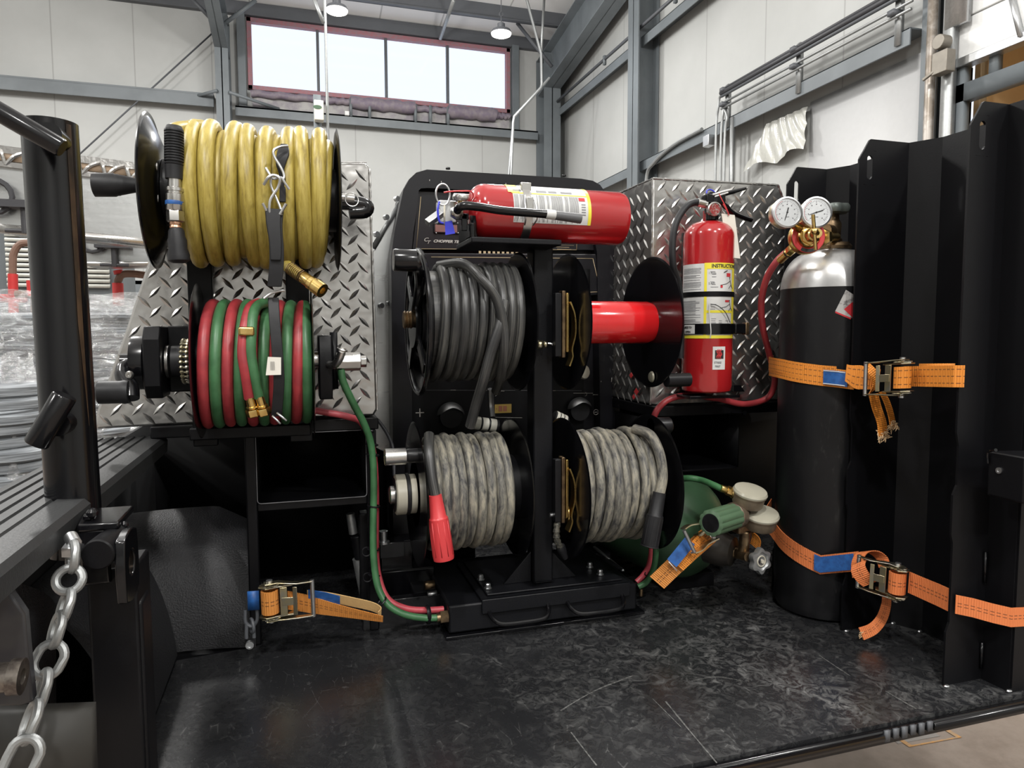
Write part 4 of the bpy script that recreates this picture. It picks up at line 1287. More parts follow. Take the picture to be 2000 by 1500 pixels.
# tiny print block, meter window, breaker row, labels
m = MB()
for i, (y, a, b) in enumerate(((474, 1083, 1118), (478, 1087, 1121), (482, 1085, 1112), (486, 1088, 1116))):
    m.box(P(a, y, Y=RY - .001), P(b, y + 1.5, Y=RY - .0016))
build('fine_print', m, MT['gold_line'], t, smooth=False)
m = MB()
for i in range(9):
    m.box(P(935 + i * 9, 488, Y=RY - .001), P(940 + i * 9, 497, Y=RY - .0016))
build('warning_strip', m, MT['gold_line'], t, smooth=False)
m = MB(); m.box(P(846, 434, Y=RY), P(898, 457, Y=RY - .004)); build('meter_bezel', m, MT['black_gloss'], t, bevel=.001)
m = MB(); m.box(P(850, 438, Y=RY - .004), P(893, 454, Y=RY - .0045)); build('meter_window', m, MT['screen'], t, smooth=False)
m = MB()
for x, y in ((850, 436), (894, 436), (852, 455), (895, 455)):
    m.sphere(P(x, y, Y=RY - .005), .0016, 8)
build('screws', m, MT['zinc'], t)
m = MB()
for i in range(7):
    m.box(P(948 + i * 6, 526, Y=RY - .02), P(951 + i * 6, 530, Y=RY - .009))
for x in (935, 984):
    m.tube([P(x - 2, 524, Y=RY - .02), P(x + 1, 538, Y=RY - .012)], .0012, 6)
build('switch_row', m, MT['white'], t)
m = MB(); m.box(P(1140, 525, Y=RY - .010), P(1152, 575, Y=RY - .0092)); build('recess', m, MT['black_flat'], t)
q = P(1142, 727, Y=RY - .03); m = MB(); m.lathe([(1e-4, -.004), (.011, -.003), (.013, .002), (.013, .03)], q, (0, 1, 0)); m.v = [V(q_.x, q_.y, q.z + (q_.z - q.z) * 1.25) for q_ in m.v]; build('ivory_knob', m, MT['ivory'], t)
m = MB(); m.box(P(966, 790, Y=RY - .001), P(999, 806, Y=RY - .003)); build('label_plate', m, mat('label_ochre', (.36, .24, .05), .5), t, smooth=False)
m = MB(); m.box(P(974, 793, Y=RY - .003), P(981, 803, Y=RY - .0036)); m.box(P(983, 793, Y=RY - .003), P(990, 803, Y=RY - .0036)); m.box(P(969, 797, Y=RY - .003), P(971, 800, Y=RY - .0036)); build('label_print', m, mat('label_brown', (.28, .10, .06), .5), t, smooth=False)
# sparkle marks of paint chips on the frame
m = MB()
for x, y in ((839, 352), (862, 355), (988, 359), (1174, 745)):
    m.sphere(P(x, y, Y=WY - .0005), .0009, 6, (1, .4, 2))
build('paint_chip', m, MT['silver_ink'], t)
m = MB(); q = P(1194, 746, Y=WY - .001); m.bar(q, q + V(.001, 0, .010), .0006, .003, (0, 1, 0)); build('paint_chip', m, MT['silver_ink'], t)
for x, y in ((875, 331), (1102, 345)):
    q = P(x, y, Y=WY + .02); m = MB(); m.hexnut(q, (0, 0, 1), .005, .004); build('bolt', m, MT['black_gloss'], t)
# silver hoods over the sockets
def hood(px, py, R, tilt=.0):
    c = P(px, py, Y=RY - .012)
    m = MB()
    def fn(u, v):
        az = PI * u
        e0 = math.radians(4 + 38 * math.sin(az) ** 2)
        el = e0 + (PI / 2 - e0) * v
        return c + V(-math.cos(az) * math.cos(el) * R, -math.sin(az) * math.cos(el) * R * 1.25, math.sin(el) * R)
    m.grid(fn, 28, 10)
    def fn2(u, v):
        q = fn(u, v); d = (q - c); return c + V(d.x * .955, d.y * .955, d.z * .955)
    m.grid(fn2, 28, 10)
    build('socket_hood', m, MT['zinc'], t)
    m = MB(); m.lathe([(R * .8, 0), (R * .8, .012), (R * .5, .012)], c - V(0, .008, .002), (0, 1, 0)); build('socket', m, MT['black_rubber'], t)
hood(880, 812, .030); hood(1131, 800, .0285)

# pale metal side cover of the power unit
t2 = thing('side_cover', (.17, WY + .1, .35), 'pale sheet metal side cover with bolts between the tread box and the welder', 'cover')
pl = [P(x, y, Y=WY + .09) for x, y in ((783, 392), (742, 470), (700, 540), (700, 860), (790, 900), (790, 392))]
m = MB(); m.prism(pl, (0, .2, 0)); build('side_sheet', m, MT['brushed'], t2, bevel=.002)
pl = [P(x, y, Y=WY + .08) for x, y in ((783, 384), (787, 396), (733, 486), (724, 482))]
m = MB(); m.prism(pl, (0, .012, 0)); build('edge_flange', m, MT['galvanized'], t2)
for x, y in ((773, 389), (752, 425), (733, 458), (742, 597), (757, 593), (765, 792)):
    q = P(x, y, Y=WY + .075); m = MB(); m.cyl(q, q + V(.004, -.008, 0), .006, seg=12); build('bolt', m, MT['zinc'], t2)
m = MB(); m.tube(catmull([P(738, 820, Y=1.45), P(758, 850, Y=1.42), P(768, 880, Y=1.40), P(770, 930, Y=1.38)], 6), .0035, 8); tag(build('black_cable', m, MT['cable_black']), 'thin black cable sagging beside the welder frame', 'cable')

# ------------------------------------------------------------------ reel stand
t = thing('reel_stand', (.43, 1.24, 0), 'black steel reel stand with grab handles carrying the cable reels and an extinguisher shelf', 'stand')
m = MB(); m.box((.245, 1.193, .008), (.618, 1.42, .060)); build('base_box', m, MT['black_coat'], t, bevel=.004)
m = MB(); m.box((.238, 1.186, 0), (.632, 1.43, .006)); build('base_plate', m, MT['black_gloss'], t, bevel=.001)
m = MB(); m.box((.305, 1.188, .0605), (.600, 1.40, .0665)); m.box((.305, 1.186, .040), (.600, 1.1925, .0665)); m.box((.318, 1.200, .067), (.590, 1.39, .071)); build('top_flange', m, MT['black_coat'], t, bevel=.0015)
pxl, pxr = .4155, .4545
m = MB(); m.box((pxl, 1.222, .07), (pxr, 1.262, .705)); build('mast', m, MT['black_coat'], t, bevel=.003)
for s, x in ((-1, pxl), (1, pxr)):
    m = MB(); m.prism([V(x, 1.238, .071), V(x + s * .055, 1.238, .071), V(x, 1.238, .13)], (0, .006, 0)); build('gusset', m, MT['black_coat'], t, bevel=.001)
m = MB(); a, b = P(908, 476, Y=1.20), P(1078, 488, Y=1.20); m.box((a.x, 1.15, b.z + .002), (b.x, 1.27, b.z + .012)); build('extinguisher_shelf', m, MT['black_coat'], t, bevel=.002)
m = MB(); a = P(917, 440, Y=1.18); m.box((a.x - .004, 1.16, b.z + .01), (a.x + .006, 1.25, a.z + .002)); build('shelf_stop', m, MT['black_gloss'], t, bevel=.003)
# grab handles
for x0, x1 in ((.318, .432), (.470, .584)):
    z = .044
    yb = 1.190
    pts = [V(x0, yb, z), V(x0 + .004, yb - .016, z - .009), V(x0 + .018, yb - .027, z - .016), V((x0 + x1) / 2, yb - .029, z - .017), V(x1 - .018, yb - .027, z - .016), V(x1 - .004, yb - .016, z - .009), V(x1, yb, z)]
    m = MB(); m.tube(catmull(pts, 6), .0045, 10); build('grab_handle', m, MT['black_gloss'], t)
for px, py in ((939, 1132), (953, 1149), (1152, 1108), (1172, 1122)):
    q = P(px, py, Z=.072)
    m = MB(); m.lathe([(.0075, 0), (.0075, .0015), (.0055, .002), (.0055, .008), (.004, .010), (1e-4, .010)], q, (0, 0, 1), 8); build('hex_bolt', m, MT['zinc'], t)
for pts in (([(873, 1252), (905, 1250), (935, 1245)]), ([(1048, 1224), (1075, 1222), (1100, 1219)]), ([(1218, 1203), (1235, 1200), (1250, 1197)]), ([(1045, 1138), (1065, 1136), (1083, 1134)])):
    y = 1.184 if pts[0][1] > 1150 else 1.22
    q = [P(px, py, Y=y) for px, py in pts]
    random.seed(int(pts[0][0])); q = catmull(q, 5)
    m = MB(); m.tube(q, [random.uniform(.0008, .002) for _ in q], 6); build('weld_bead', m, MT['black_gloss'] if y > 1.2 else MT['black_gloss'], t)
# rear rails of the base (slots, slides)
m = MB(); a, b = P(845, 1130, Y=1.30), P(1000, 1090, Y=1.45); m.box((.20, 1.40, 0), (.66, 1.46, .055)); m.box((.20, 1.30, 0), (.245, 1.42, .05)); build('rear_rail', m, MT['black_satin'], t, bevel=.003)
m = MB(); a = P(903, 1120, Y=1.41); m.tube(catmull([P(904, 1142, Y=1.40), P(903, 1128, Y=1.40), P(910, 1122, Y=1.40), P(968, 1114, Y=1.40), P(972, 1122, Y=1.40)], 5), .0045, 8); build('slot_liner', m, MT['ivory'], t)
m = MB(); m.bar(P(1160, 1068, Y=1.42), P(1218, 1115, Y=1.32), .006, .004); build('slide_rod', m, MT['zinc'], t)
m = MB(); m.bar(P(1125, 1100, Y=1.34), P(1200, 1100, Y=1.34), .08, .003); build('slide_plate', m, MT['black_satin'], t)
# side lugs and fittings on the left
for px, py, rr in ((838, 1143, .0085), (843, 1160, .005)):
    q = P(px, py, Y=1.27); m = MB(); m.hexnut(q - V(.008, 0, 0), (1, .1, 0), rr, .018); build('hex_nut', m, MT['brass_dull'] if rr > .006 else MT['zinc'], t)
# bracket pieces left of lower reel: stepped blocks with socket bolt
m = MB(); m.box(P(738, 1118, Y=1.36), P(840, 1210, Y=1.42)); m.box(P(742, 1060, Y=1.37), P(800, 1110, Y=1.42)); build('side_block', m, MT['black_gloss'], t, bevel=.003)
m = MB(); q = P(749, 1055, Y=1.33); m.lathe([(.0115, 0), (.0115, .004), (.007, .005), (.008, .018), (.0085, .024), (.0055, .024), (.005, .018), (1e-4, .017)], q - V(0, 0, .006), (0, 0, 1), 20); build('socket_bolt', m, MT['zinc'], t)
m = MB(); m.box(P(742, 1062, Y=1.33), P(785, 1075, Y=1.37)); build('step_plate', m, MT['black_gloss'], t, bevel=.001)
m = MB(); m.box(P(745, 1180, Y=1.30), P(826, 1186, Y=1.31)); m.box(P(708, 1178, Y=1.27), P(870, 1232, Y=1.29)); build('floor_bracket', m, MT['black_gloss'], t, bevel=.001)


# ------------------------------------------------------------------ reels
def disc(par, x, Y, Z, R, th=.0022, rim=.0035, holes=None, matn='black_gloss', dish=0, sgn=1, name='flange'):
    m = MB()
    if dish:
        m.lathe([(R * .30, sgn * dish * 0), (R * .62, 0), (R * .80, -sgn * dish * .5), (R * .97, -sgn * dish), (R, -sgn * dish), (R + .002, -sgn * dish + sgn * .002), (R, -sgn * dish + sgn * .004), (R * .96, -sgn * dish + sgn * .003), (R * .80, -sgn * dish * .5 + sgn * .003), (R * .62, sgn * .003), (R * .3, sgn * .003)], V(x, Y, Z), (1, 0, 0), 64)
    else:
        m.lathe([(1e-4, 0), (R - rim, 0), (R - rim * .5, -rim * .5 * 0), (R, rim * .25), (R + rim * .4, th * .5), (R, th - rim * .25), (R - rim, th), (1e-4, th)], V(x, Y, Z), (1, 0, 0), 64)
    return build(name, m, MT[matn], par)


def coil(name, x0, x1, Y, Z, R, r, turns, matn, seed, label, cat, wob=.35, layers=1, a0=0, steps=30, Rj=.06, group=None, extra=None):
    """one continuous hose wound between x0 and x1"""
    random.seed(seed)
    pts = []
    n = int(turns * steps)
    offs = [random.uniform(-wob, wob) for _ in range(int(turns) + 3)]
    rad = [random.uniform(-Rj, Rj) for _ in range(int(turns) + 3)]
    ph = [random.uniform(0, 2 * PI) for _ in range(3)]
    pitch = (x1 - x0 - 2 * r) / turns
    for i in range(n + 1):
        k = i / steps
        j = int(k); f = k - j; f = f * f * (3 - 2 * f)
        o = offs[j] * (1 - f) + offs[j + 1] * f
        rr = rad[j] * (1 - f) + rad[j + 1] * f
        x = x0 + r + pitch * (k + o + .18 * math.sin(2 * PI * k + ph[0]))
        x = min(max(x, x0 + r), x1 - r)
        a = a0 + 2 * PI * k
        q = R * (1 + rr * r / R * 2.5)
        pts.append(V(x, Y - math.cos(a) * q, Z + math.sin(a) * q))
    m = MB(); m.tube(pts, r, 12)
    return pts, m


AX = 1.225
# upper left cable reel (dark welding cable)
def brushplate(par, x, Y, Z, H):
    m = MB(); m.box((x, Y - .05, Z - H), (x + .012, Y - .035, Z + H)); build('insulator_plate', m, MT['black_plastic'], par, bevel=.001)
    m = MB(); m.box((x + .0125, Y - .052, Z - H - .002), (x + .019, Y - .034, Z + H + .004)); build('contact_bar', m, MT['brass_dull'], par, bevel=.001)
    m = MB(); m.box((x + .0195, Y - .055, Z - H + .008), (x + .0245, Y - .033, Z + H)); build('contact_strip', m, MT['brass'], par, bevel=.001)
    m = MB()
    pts = catmull([V(x + .025, Y - .05, Z + H * .72), V(x + .033, Y - .052, Z + H * .3), V(x + .0345, Y - .052, Z - H * .25), V(x + .029, Y - .05, Z - H * .75), V(x + .030, Y - .05, Z - H * 1.0), V(x + .024, Y - .05, Z - H * 1.3)], 6)
    m.ribbon(pts, (0, 1, 0), .020, .0025)
    build('spring_contact', m, MT['brass'], par)


RA = thing('cable_reel', (.29, AX, .44), 'black reel wound with dark glossy welding cable, topmost left of the mast', 'cable reel', 'welding cable reels on the stand')
xa0, xa1, ZA, RR = .201, .382, .567, .125
m = MB()
m.torus((xa0, AX, ZA), (1, 0, 0), RR, .0045, 72, 10)
build('flange_rim', m, MT['black_gloss'], RA)
m = MB(); m.lathe([(.055, 0), (.060, .004), (.095, .010), (.103, .004), (RR - .001, .002), (RR - .001, .005), (.103, .008), (.095, .013), (.055, .006)], (xa0, AX, ZA), (1, 0, 0), 64); build('flange', m, MT['black_gloss'], RA)
for k in range(4):
    a = PI / 4 + k * PI / 2
    d = V(0, math.cos(a), math.sin(a))
    m = MB(); m.bar(V(xa0 - .004, AX, ZA) + d * .03, V(xa0 - .002, AX, ZA) + d * .112, .022, .006, (1, 0, 0)); build('spoke', m, MT['black_gloss'], RA, bevel=.0015)
m = MB(); m.lathe([(.045, 0), (.045, .012), (.03, .012)], (xa0 - .010, AX, ZA), (1, 0, 0)); build('hub', m, MT['black_gloss'], RA)
m = MB(); m.lathe([(.014, 0), (.016, .003), (.0135, .005), (.0155, .008), (.0135, .010), (.0155, .013), (.0135, .016), (.013, .02)], (xa0 - .028, AX - .02, ZA + .004), (1, 0, 0), 24); build('swivel_nut', m, MT['brass_dull'], RA)
disc(RA, xa1, AX, ZA, RR)
m = MB(); m.cyl((xa0, AX, ZA), (xa1, AX, ZA), .06); build('drum', m, MT['black_satin'], RA)
a = P(768, 508, Y=1.12); b = P(812, 507, Y=1.12)
m = MB(); m.lathe([(.0165, 0), (.0175, .0015), (.0175, (b - a).length), (.016, (b - a).length)], a, (1, 0, 0), 28); build('crank_knob', m, MT['black_gloss'], RA)
m = MB(); m.tube(catmull([b + V(-.004, 0, .0), b + V(.004, .004, -.012), V(xa0 - .006, AX - .06, ZA + .06), V(xa0 - .006, AX - .02, ZA + .02)], 5), .008, 10); build('crank_arm', m, MT['black_gloss'], RA)
m = MB(); q = P(1058, 673, Y=1.20); m.hexnut(q - V(.01, 0, 0), (1, 0, 0), .008, .012); m.hexnut(q + V(.004, 0, 0), (1, 0, 0), .0065, .006); build('lock_nut', m, MT['yellow_zinc'], RA)
m = MB(); m.tube(catmull([q + V(.008, 0, .002), q + V(.018, -.004, .001), q + V(.028, -.006, -.008), q + V(.030, -.006, -.014)], 4), .0018, 8); build('lock_lever', m, MT['zinc'], RA)

pts, m = coil('', xa0 + .014, xa1 - .005, AX, ZA, .098, .0086, 9, None, 21, '', '', wob=.2, Rj=.12, a0=PI)
pts2, m2 = coil('', xa0 + .030, xa1 - .016, AX, ZA, .110, .0086, 2, None, 5, '', '', wob=.5, Rj=.05, a0=PI)
CA = thing('welding_cable', (.29, AX, .45), 'dark glossy cable on the upper reel left of the mast, one end hanging', 'welding cable', 'welding cables on the reels')
build('wound_cable', m, MT['dark_cable'], CA)
# bundles at the core so no gap shows
m = MB(); m.cyl((xa0 + .01, AX, ZA), (xa1 - .014, AX, ZA), .090, seg=48); build('inner_turns', m, MT['dark_cable'], CA)
# crossing end: over the top, diagonal down, free end hanging to the plug
yf = AX - .108
path = [P(855, 520, Y=1.20), P(905, 516, Y=1.16), P(940, 545, Y=1.115), P(970, 585, Y=1.105), P(983, 640, Y=1.105), P(984, 690, Y=1.11), P(978, 735, Y=1.14), P(968, 765, Y=1.2)]
m = MB(); m.tube(catmull(path, 8), .0088, 12, flat=.75); build('crossing_turn', m, MT['dark_cable'], CA)
path = [P(985, 590, Y=1.125), P(978, 630, Y=1.108), P(958, 690, Y=1.108), P(945, 740, Y=1.115), P(930, 790, Y=1.14), P(918, 833, Y=1.16)]
m = MB(); m.tube(catmull(path, 8), .0088, 12); build('free_end', m, MT['dark_cable'], CA)

# upper right reel: red drum
RB = thing('cable_reel', (.57, AX, .44), 'empty black reel with a bright red drum, right of the mast', 'cable reel', 'welding cable reels on the stand')
xb0, xb1 = .479, .655
disc(RB, xb0, AX, ZA, RR); disc(RB, xb1, AX, ZA, RR)
m = MB(); m.lathe([(.0385, 0), (.0405, .006), (.0405, xb1 - xb0 - .008), (.0385, xb1 - xb0)], (xb0, AX, ZA), (1, 0, 0), 64)
build('red_drum', m, MT['red_gloss'], RB, label='glossy red drum')
brushplate(RB, .441, AX, ZA - .005, .057)
q = P(1272, 736, X=xb1 - .003); m = MB(); m.lathe([(1e-4, -.003), (.009, -.002), (.011, .001)], q, (1, 0, 0)); build('end_stud', m, mat('stud', (.33, .32, .25), .35, .4), RB)
q = P(1318, 742, X=xb1 + .02); m = MB(); m.cyl(V(xb1 + .002, q.y, q.z), V(xb1 + .05, q.y, q.z), .013); build('crank_knob', m, MT['black_plastic'], RB)

# lower left
RC = thing('cable_reel', (.28, AX, .13), 'black reel wound with dusty grey cable, lowest left of the mast', 'cable reel', 'welding cable reels on the stand')
xc0, xc1, ZC, RC_ = .192, .374, .262, .127
disc(RC, xc0, AX, ZC, RC_); disc(RC, xc1, AX, ZC, RC_)
m = MB(); m.cyl((xc0, AX, ZC), (xc1, AX, ZC), .06); build('drum', m, MT['black_satin'], RC)
a = P(751, 893, Y=1.19)
m = MB(); m.lathe([(.0135, 0), (.0145, .001), (.0145, .036)], a, (1, 0, 0), 28); build('crank_sleeve', m, MT['steel'], RC)
m = MB(); m.lathe([(.0105, .036), (.0125, .040), (.0125, xc0 - a.x)], a, (1, 0, 0), 28); build('crank_knob', m, MT['black_plastic'], RC)
c = V(xc0, AX - .0, ZC)
m = MB(); m.lathe([(.012, -.046), (.016, -.044), (.016, -.036)], c, (1, 0, 0), 28); build('axle_tip', m, MT['steel'], RC)
m = MB(); m.lathe([(.033, -.036), (.036, -.034), (.036, -.018), (.033, -.016)], c, (1, 0, 0), 40); m.lathe([(.033, -.011), (.035, -.010), (.035, 0)], c, (1, 0, 0), 40); build('bearing_ring', m, MT['ivory'], RC)
m = MB(); m.lathe([(.030, -.036), (.031, -.037), (1e-4, -.037)], c, (1, 0, 0), 32); m.lathe([(.0345, -.018), (.037, -.0165), (.037, -.0115), (.0345, -.010)], c, (1, 0, 0), 40); build('black_seal', m, MT['black_rubber'], RC)
CC = thing('welding_cable', (.28, AX, .14), 'dusty grey cable ending in a red connector, on the lower reel', 'welding cable', 'welding cables on the reels')
pts, m = coil('', xc0 + .008, xc1 - .016, AX, ZC, .096, .0088, 9, None, 12, '', '', wob=.24, Rj=.14, a0=PI)
build('wound_cable', m, MT['dusty_cable'], CC)
m = MB(); m.cyl((xc0 + .006, AX, ZC), (xc1 - .026, AX, ZC), .085, seg=48); build('inner_turns', m, MT['dusty_cable'], CC)
path = [P(838, 850, Y=1.17), P(838, 880, Y=1.14), P(843, 930, Y=1.122), P(850, 968, Y=1.115)]
m = MB(); m.tube(catmull(path, 8), .0092, 12); build('free_end', m, MT['dark_cable'], CC)
a = P(850, 967, Y=1.11); b = P(867, 1092, Y=1.105); L = (b - a).length
m = MB(); m.lathe([(.0098, 0), (.0105, 0), (.0135, L * .33), (.0160, L * .36), (.0175, L * .95), (.0168, L), (.013, L), (.013, L - .01)], a, b - a, 32); build('red_connector', m, MT['red_plastic'], CC, label='red rubber cable connector')
m = MB()
u, v = frame(b - a)
d = (b - a).normalized()
for k in range(10):
    an = 2 * PI * k / 10
    w_ = u * math.cos(an) + v * math.sin(an)
    m.tube([a + d * L * .40 + w_ * .0158, a + d * L * .93 + w_ * .0172], .0009, 5)
build('grip_ribs', m, MT['red_plastic'], CC)

# lower right
RD = thing('cable_reel', (.57, AX, .13), 'black reel wound with dusty grey cable, lowest right of the mast', 'cable reel', 'welding cable reels on the stand')
xd0, xd1, ZD_, RD_ = .476, .658, .254, .131
disc(RD, xd0, AX, ZD_, RD_); disc(RD, xd1, AX, ZD_, RD_)
m = MB(); m.cyl((xd0, AX, ZD_), (xd1, AX, ZD_), .06); build('drum', m, MT['black_satin'], RD)
brushplate(RD, .441, AX, ZD_ + .005, .058)
q = P(1300, 831, Y=1.22); m = MB(); m.lathe([(.0155, 0), (.0165, .002), (.0165, .040), (.014, .043), (1e-4, .043)], V(xd1 + .0, q.y, q.z), (1, 0, 0), 28); build('crank_knob', m, MT['black_plastic'], RD)
q = P(1108, 1003, Y=1.19)
m = MB(); m.cyl(P(1074, 1006, Y=1.19), P(1104, 1004, Y=1.19), .0038); build('terminal_stud', m, MT['zinc'], RD)
m = MB(); m.hexnut(P(1081, 1006, Y=1.19), (1, 0, 0), .0085, .008); m.hexnut(P(1094, 1005, Y=1.19), (1, 0, 0), .0085, .008); build('terminal_nut', m, MT['zinc'], RD)
m = MB(); m.torus(P(1108, 1003, Y=1.19), (1, 0, 0), .012, .004, 24, 8); build('contact_ring', m, MT['brass'], RD)
m = MB(); pp = catmull([P(1090, 1012, Y=1.185), P(1087, 1035, Y=1.18), P(1088, 1055, Y=1.18), P(1096, 1072, Y=1.185)], 6); m.tube(pp, [.0062 + .0009 * math.sin(i * 2.1) for i in range(len(pp))], 10); build('braided_lead', m, mat('braid', (.045, .045, .04), .45, .3, col2=(.16, .15, .12), nscale=220, bump=.8, bscale=260), RD)
a, b = P(1094, 1066, Y=1.185), P(1104, 1090, Y=1.19); m = MB(); m.lathe([(.008, 0), (.009, .002), (.0085, .012), (.0055, (b - a).length)], a, b - a, 16); build('lead_boot', m, MT['black_rubber'], RD)
CD = thing('welding_cable', (.57, AX, .14), 'dusty grey cable ending in a black connector, on the lower reel', 'welding cable', 'welding cables on the reels')
pts, m = coil('', xd0 + .002, xd1 - .022, AX, ZD_, .100, .0090, 8, None, 31, '', '', wob=.26, Rj=.14, a0=PI)
build('wound_cable', m, MT['dusty_cable'], CD)
m = MB(); m.cyl((xd0 + .004, AX, ZD_), (xd1 - .034, AX, ZD_), .089, seg=48); build('inner_turns', m, MT['dusty_cable'], CD)
path = [P(1240, 838, Y=1.19), P(1270, 850, Y=1.15), P(1288, 885, Y=1.125), P(1294, 930, Y=1.115), P(1288, 966, Y=1.11)]
m = MB(); m.tube(catmull(path, 8), .0095, 12); build('free_end', m, MT['dusty_cable'], CD)
a = P(1288, 962, Y=1.105); b = P(1268, 1068, Y=1.10); L = (b - a).length
m = MB(); m.lathe([(.0098, 0), (.0115, 0), (.0130, L * .40), (.0152, L * .43), (.0158, L * .97), (.0148, L), (.011, L), (.011, L - .01)], a, b - a, 32); build('black_connector', m, MT['black_rubber'], CD, label='black rubber cable connector')
m = MB(); d = (b - a).normalized(); u, v = frame(b - a)
for k in range(9):
    an = 2 * PI * k / 9; w_ = u * math.cos(an) + v * math.sin(an)
    m.tube([a + d * L * .46 + w_ * .0149, a + d * L * .95 + w_ * .0155], .0008, 5)
m.torus(a + d * L * .985, d, .0158, .0012, 28, 6)
build('grip_ribs', m, MT['black_rubber'], CD)

# plugs with white-taped grips behind, between upper and lower reels
for k, (p0, p1, lab) in enumerate((((915, 824), (972, 832), 'black cable plug with white tape under the upper left reel'), ((1079, 812), (1105, 824), 'white-taped cable plug end right of the mast'))):
    a, b = P(*p0, Y=1.32), P(*p1, Y=1.32); L = (b - a).length
    tt = thing('cable_plug', a, lab, 'plug', 'plugs behind the reels')
    m = MB(); m.lathe([(.006, 0), (.012, .003), (.0125, L), (.008, L + .004)], a, b - a, 20); build('plug_body', m, MT['black_rubber'], tt)
    m = MB(); d = (b - a).normalized()
    for i in range(3):
        m.lathe([(.0128, 0), (.0131, .001), (.0131, L * .20), (.0128, L * .205)], a + d * (L * (.18 + .27 * i)), d, 20)
    build('white_tape', m, MT['offwhite'], tt)
    if k == 0:
        m = MB(); m.tube(catmull([P(958, 760, Y=1.33), P(959, 790, Y=1.34), P(962, 815, Y=1.33)], 4), .006, 8); build('tape_wrapped_lead', m, MT['white'] if False else MT['zinc'], tt)

# ------------------------------------------------------------------ twin hose reel and yellow hose reel
AY = 1.2
RG = thing('hose_reel', (-.06, AY, .39), 'black crank reel holding the red and green twin hose', 'hose reel', 'hose reels in front of the tread box')
gx0, gx1, ZG, RGR = -.151, .020, .505, .121
disc(RG, gx0, AY, ZG, RGR); disc(RG, gx1, AY, ZG - .004, RGR)
m = MB(); m.cyl((gx0, AY, ZG), (gx1, AY, ZG), .055); build('drum', m, MT['black_satin'], RG)
# bearing block left
m = MB(); m.prism([V(-.224, AY + y, ZG + z) for y, z in ((-.045, -.035), (-.045, .035), (-.030, .055), (.030, .055), (.045, .035), (.045, -.035), (.03, -.055), (-.03, -.055))], (.024, 0, 0)); build('bearing_block', m, MT['black_satin'], RG, bevel=.002)
m = MB(); m.box((-.200, AY + .025, ZG - .05), (gx0, AY + .045, ZG + .056)); build('bearing_arm', m, MT['black_satin'], RG, bevel=.002)
m = MB(); m.lathe([(.030, 0), (.041, .002), (.042, .006), (.042, .020), (.040, .022)], (-.2470, AY, ZG - .001), (1, 0, 0), 40); build('brake_drum', m, MT['black_gloss'], RG)
m = MB(); m.lathe([(.022, 0), (.026, .002), (.026, .006), (.022, .008)], (-.200, AY, ZG), (1, 0, 0), 36); build('bearing_collar', m, MT['steel'], RG)
m = MB(); m.lathe([(.025, 0), (.025, .038)], (-.190, AY, ZG), (1, 0, 0), 36); build('sprocket_hub', m, MT['black_rubber'], RG)
m = MB()
for k in range(26):
    a = 2 * PI * k / 26
    d = V(0, math.cos(a), math.sin(a))
    for s in (0, .008):
        m.sphere(V(-.173 + s, AY, ZG) + d * .033, .0036, 8)
    m.cyl(V(-.176, AY, ZG) + d * .033, V(-.162, AY, ZG) + d * .034, .0016, seg=6)
build('roller_chain', m, MT['yellow_zinc'], RG)
a = P(262, 715, Y=1.17)
m = MB(); m.cyl(V(-.262, AY, ZG), V(-.246, AY, ZG), .013); build('axle', m, MT['black_gloss'], RG)
k0, k1 = P(190, 767, Y=1.13), P(243, 765, Y=1.13)
m = MB(); m.lathe([(.014, 0), (.0165, .002), (.0165, (k1 - k0).length - .004), (.0175, (k1 - k0).length), (.0165, (k1 - k0).length + .006)], k0, (1, 0, 0), 32); build('crank_knob', m, MT['black_rubber'], RG)
m = MB(); m.tube(catmull([P(268, 716, Y=1.18), P(244, 716, Y=1.17), P(241, 735, Y=1.155), P(254, 755, Y=1.14), P(256, 778, Y=1.13)], 5), [.0105] * 9 + [.0115] * 12, 14); build('crank_arm', m, MT['black_gloss'], RG)
q = P(255, 732, Y=1.14); m = MB(); m.lathe([(.0055, 0), (.006, .003), (.0045, .006), (.0025, .006), (.002, .003)], q, (-.3, -1, 0), 14); build('set_screw', m, MT['steel'], RG)
# right bearing and swivel
m = MB(); m.prism([V(.030, AY + y, ZG + z - .012) for y, z in ((-.045, -.030), (-.045, .030), (-.035, .052), (.035, .052), (.045, .03), (.045, -.03), (.035, -.052), (-.035, -.052))], (.021, 0, 0)); build('bearing_block', m, MT['black_satin'], RG, bevel=.002)
m = MB(); m.box((.051, AY + .0, ZG - .05), (.062, AY + .04, ZG + .045)); build('bearing_arm', m, MT['black_satin'], RG)
m = MB(); m.cyl((gx1, AY, ZG), (.034, AY, ZG), .013); build('bearing_collar', m, MT['steel'], RG)
a = P(650, 708, Y=1.19)
m = MB(); m.cyl(V(.058, AY - .01, ZG - .004), V(.098, AY - .01, ZG - .004), .0155, seg=8); m.hexnut(V(.098, AY - .01, ZG - .004), (1, 0, 0), .010, .010); build('swivel_body', m, MT['steel'], RG, bevel=.001)
m = MB(); m.tube(catmull([P(642, 713, Y=1.15), P(654, 712, Y=1.14), P(663, 700, Y=1.13), P(668, 686, Y=1.125)], 5), .0065, 12); m.torus(P(668, 683, Y=1.125), (.3, -.2, 1), .0068, .0022, 16, 6); build('swivel_elbow', m, MT['steel'], RG)
# posts of both reels
for px in (393, 582):
    w_ = .019
    x = P(px, 600, Y=1.262).x
    m = MB(); m.box((x - w_, 1.255, .360), (x + w_, 1.2715, .80)); build('upright', m, MT['black_satin'], RG, bevel=.002)
m = MB(); a, b = P(369, 800, Y=1.25), P(606, 800, Y=1.25); m.box((a.x, 1.245, .372), (b.x, 1.2715, .392)); build('crossbar', m, MT['black_satin'], RG, bevel=.002)

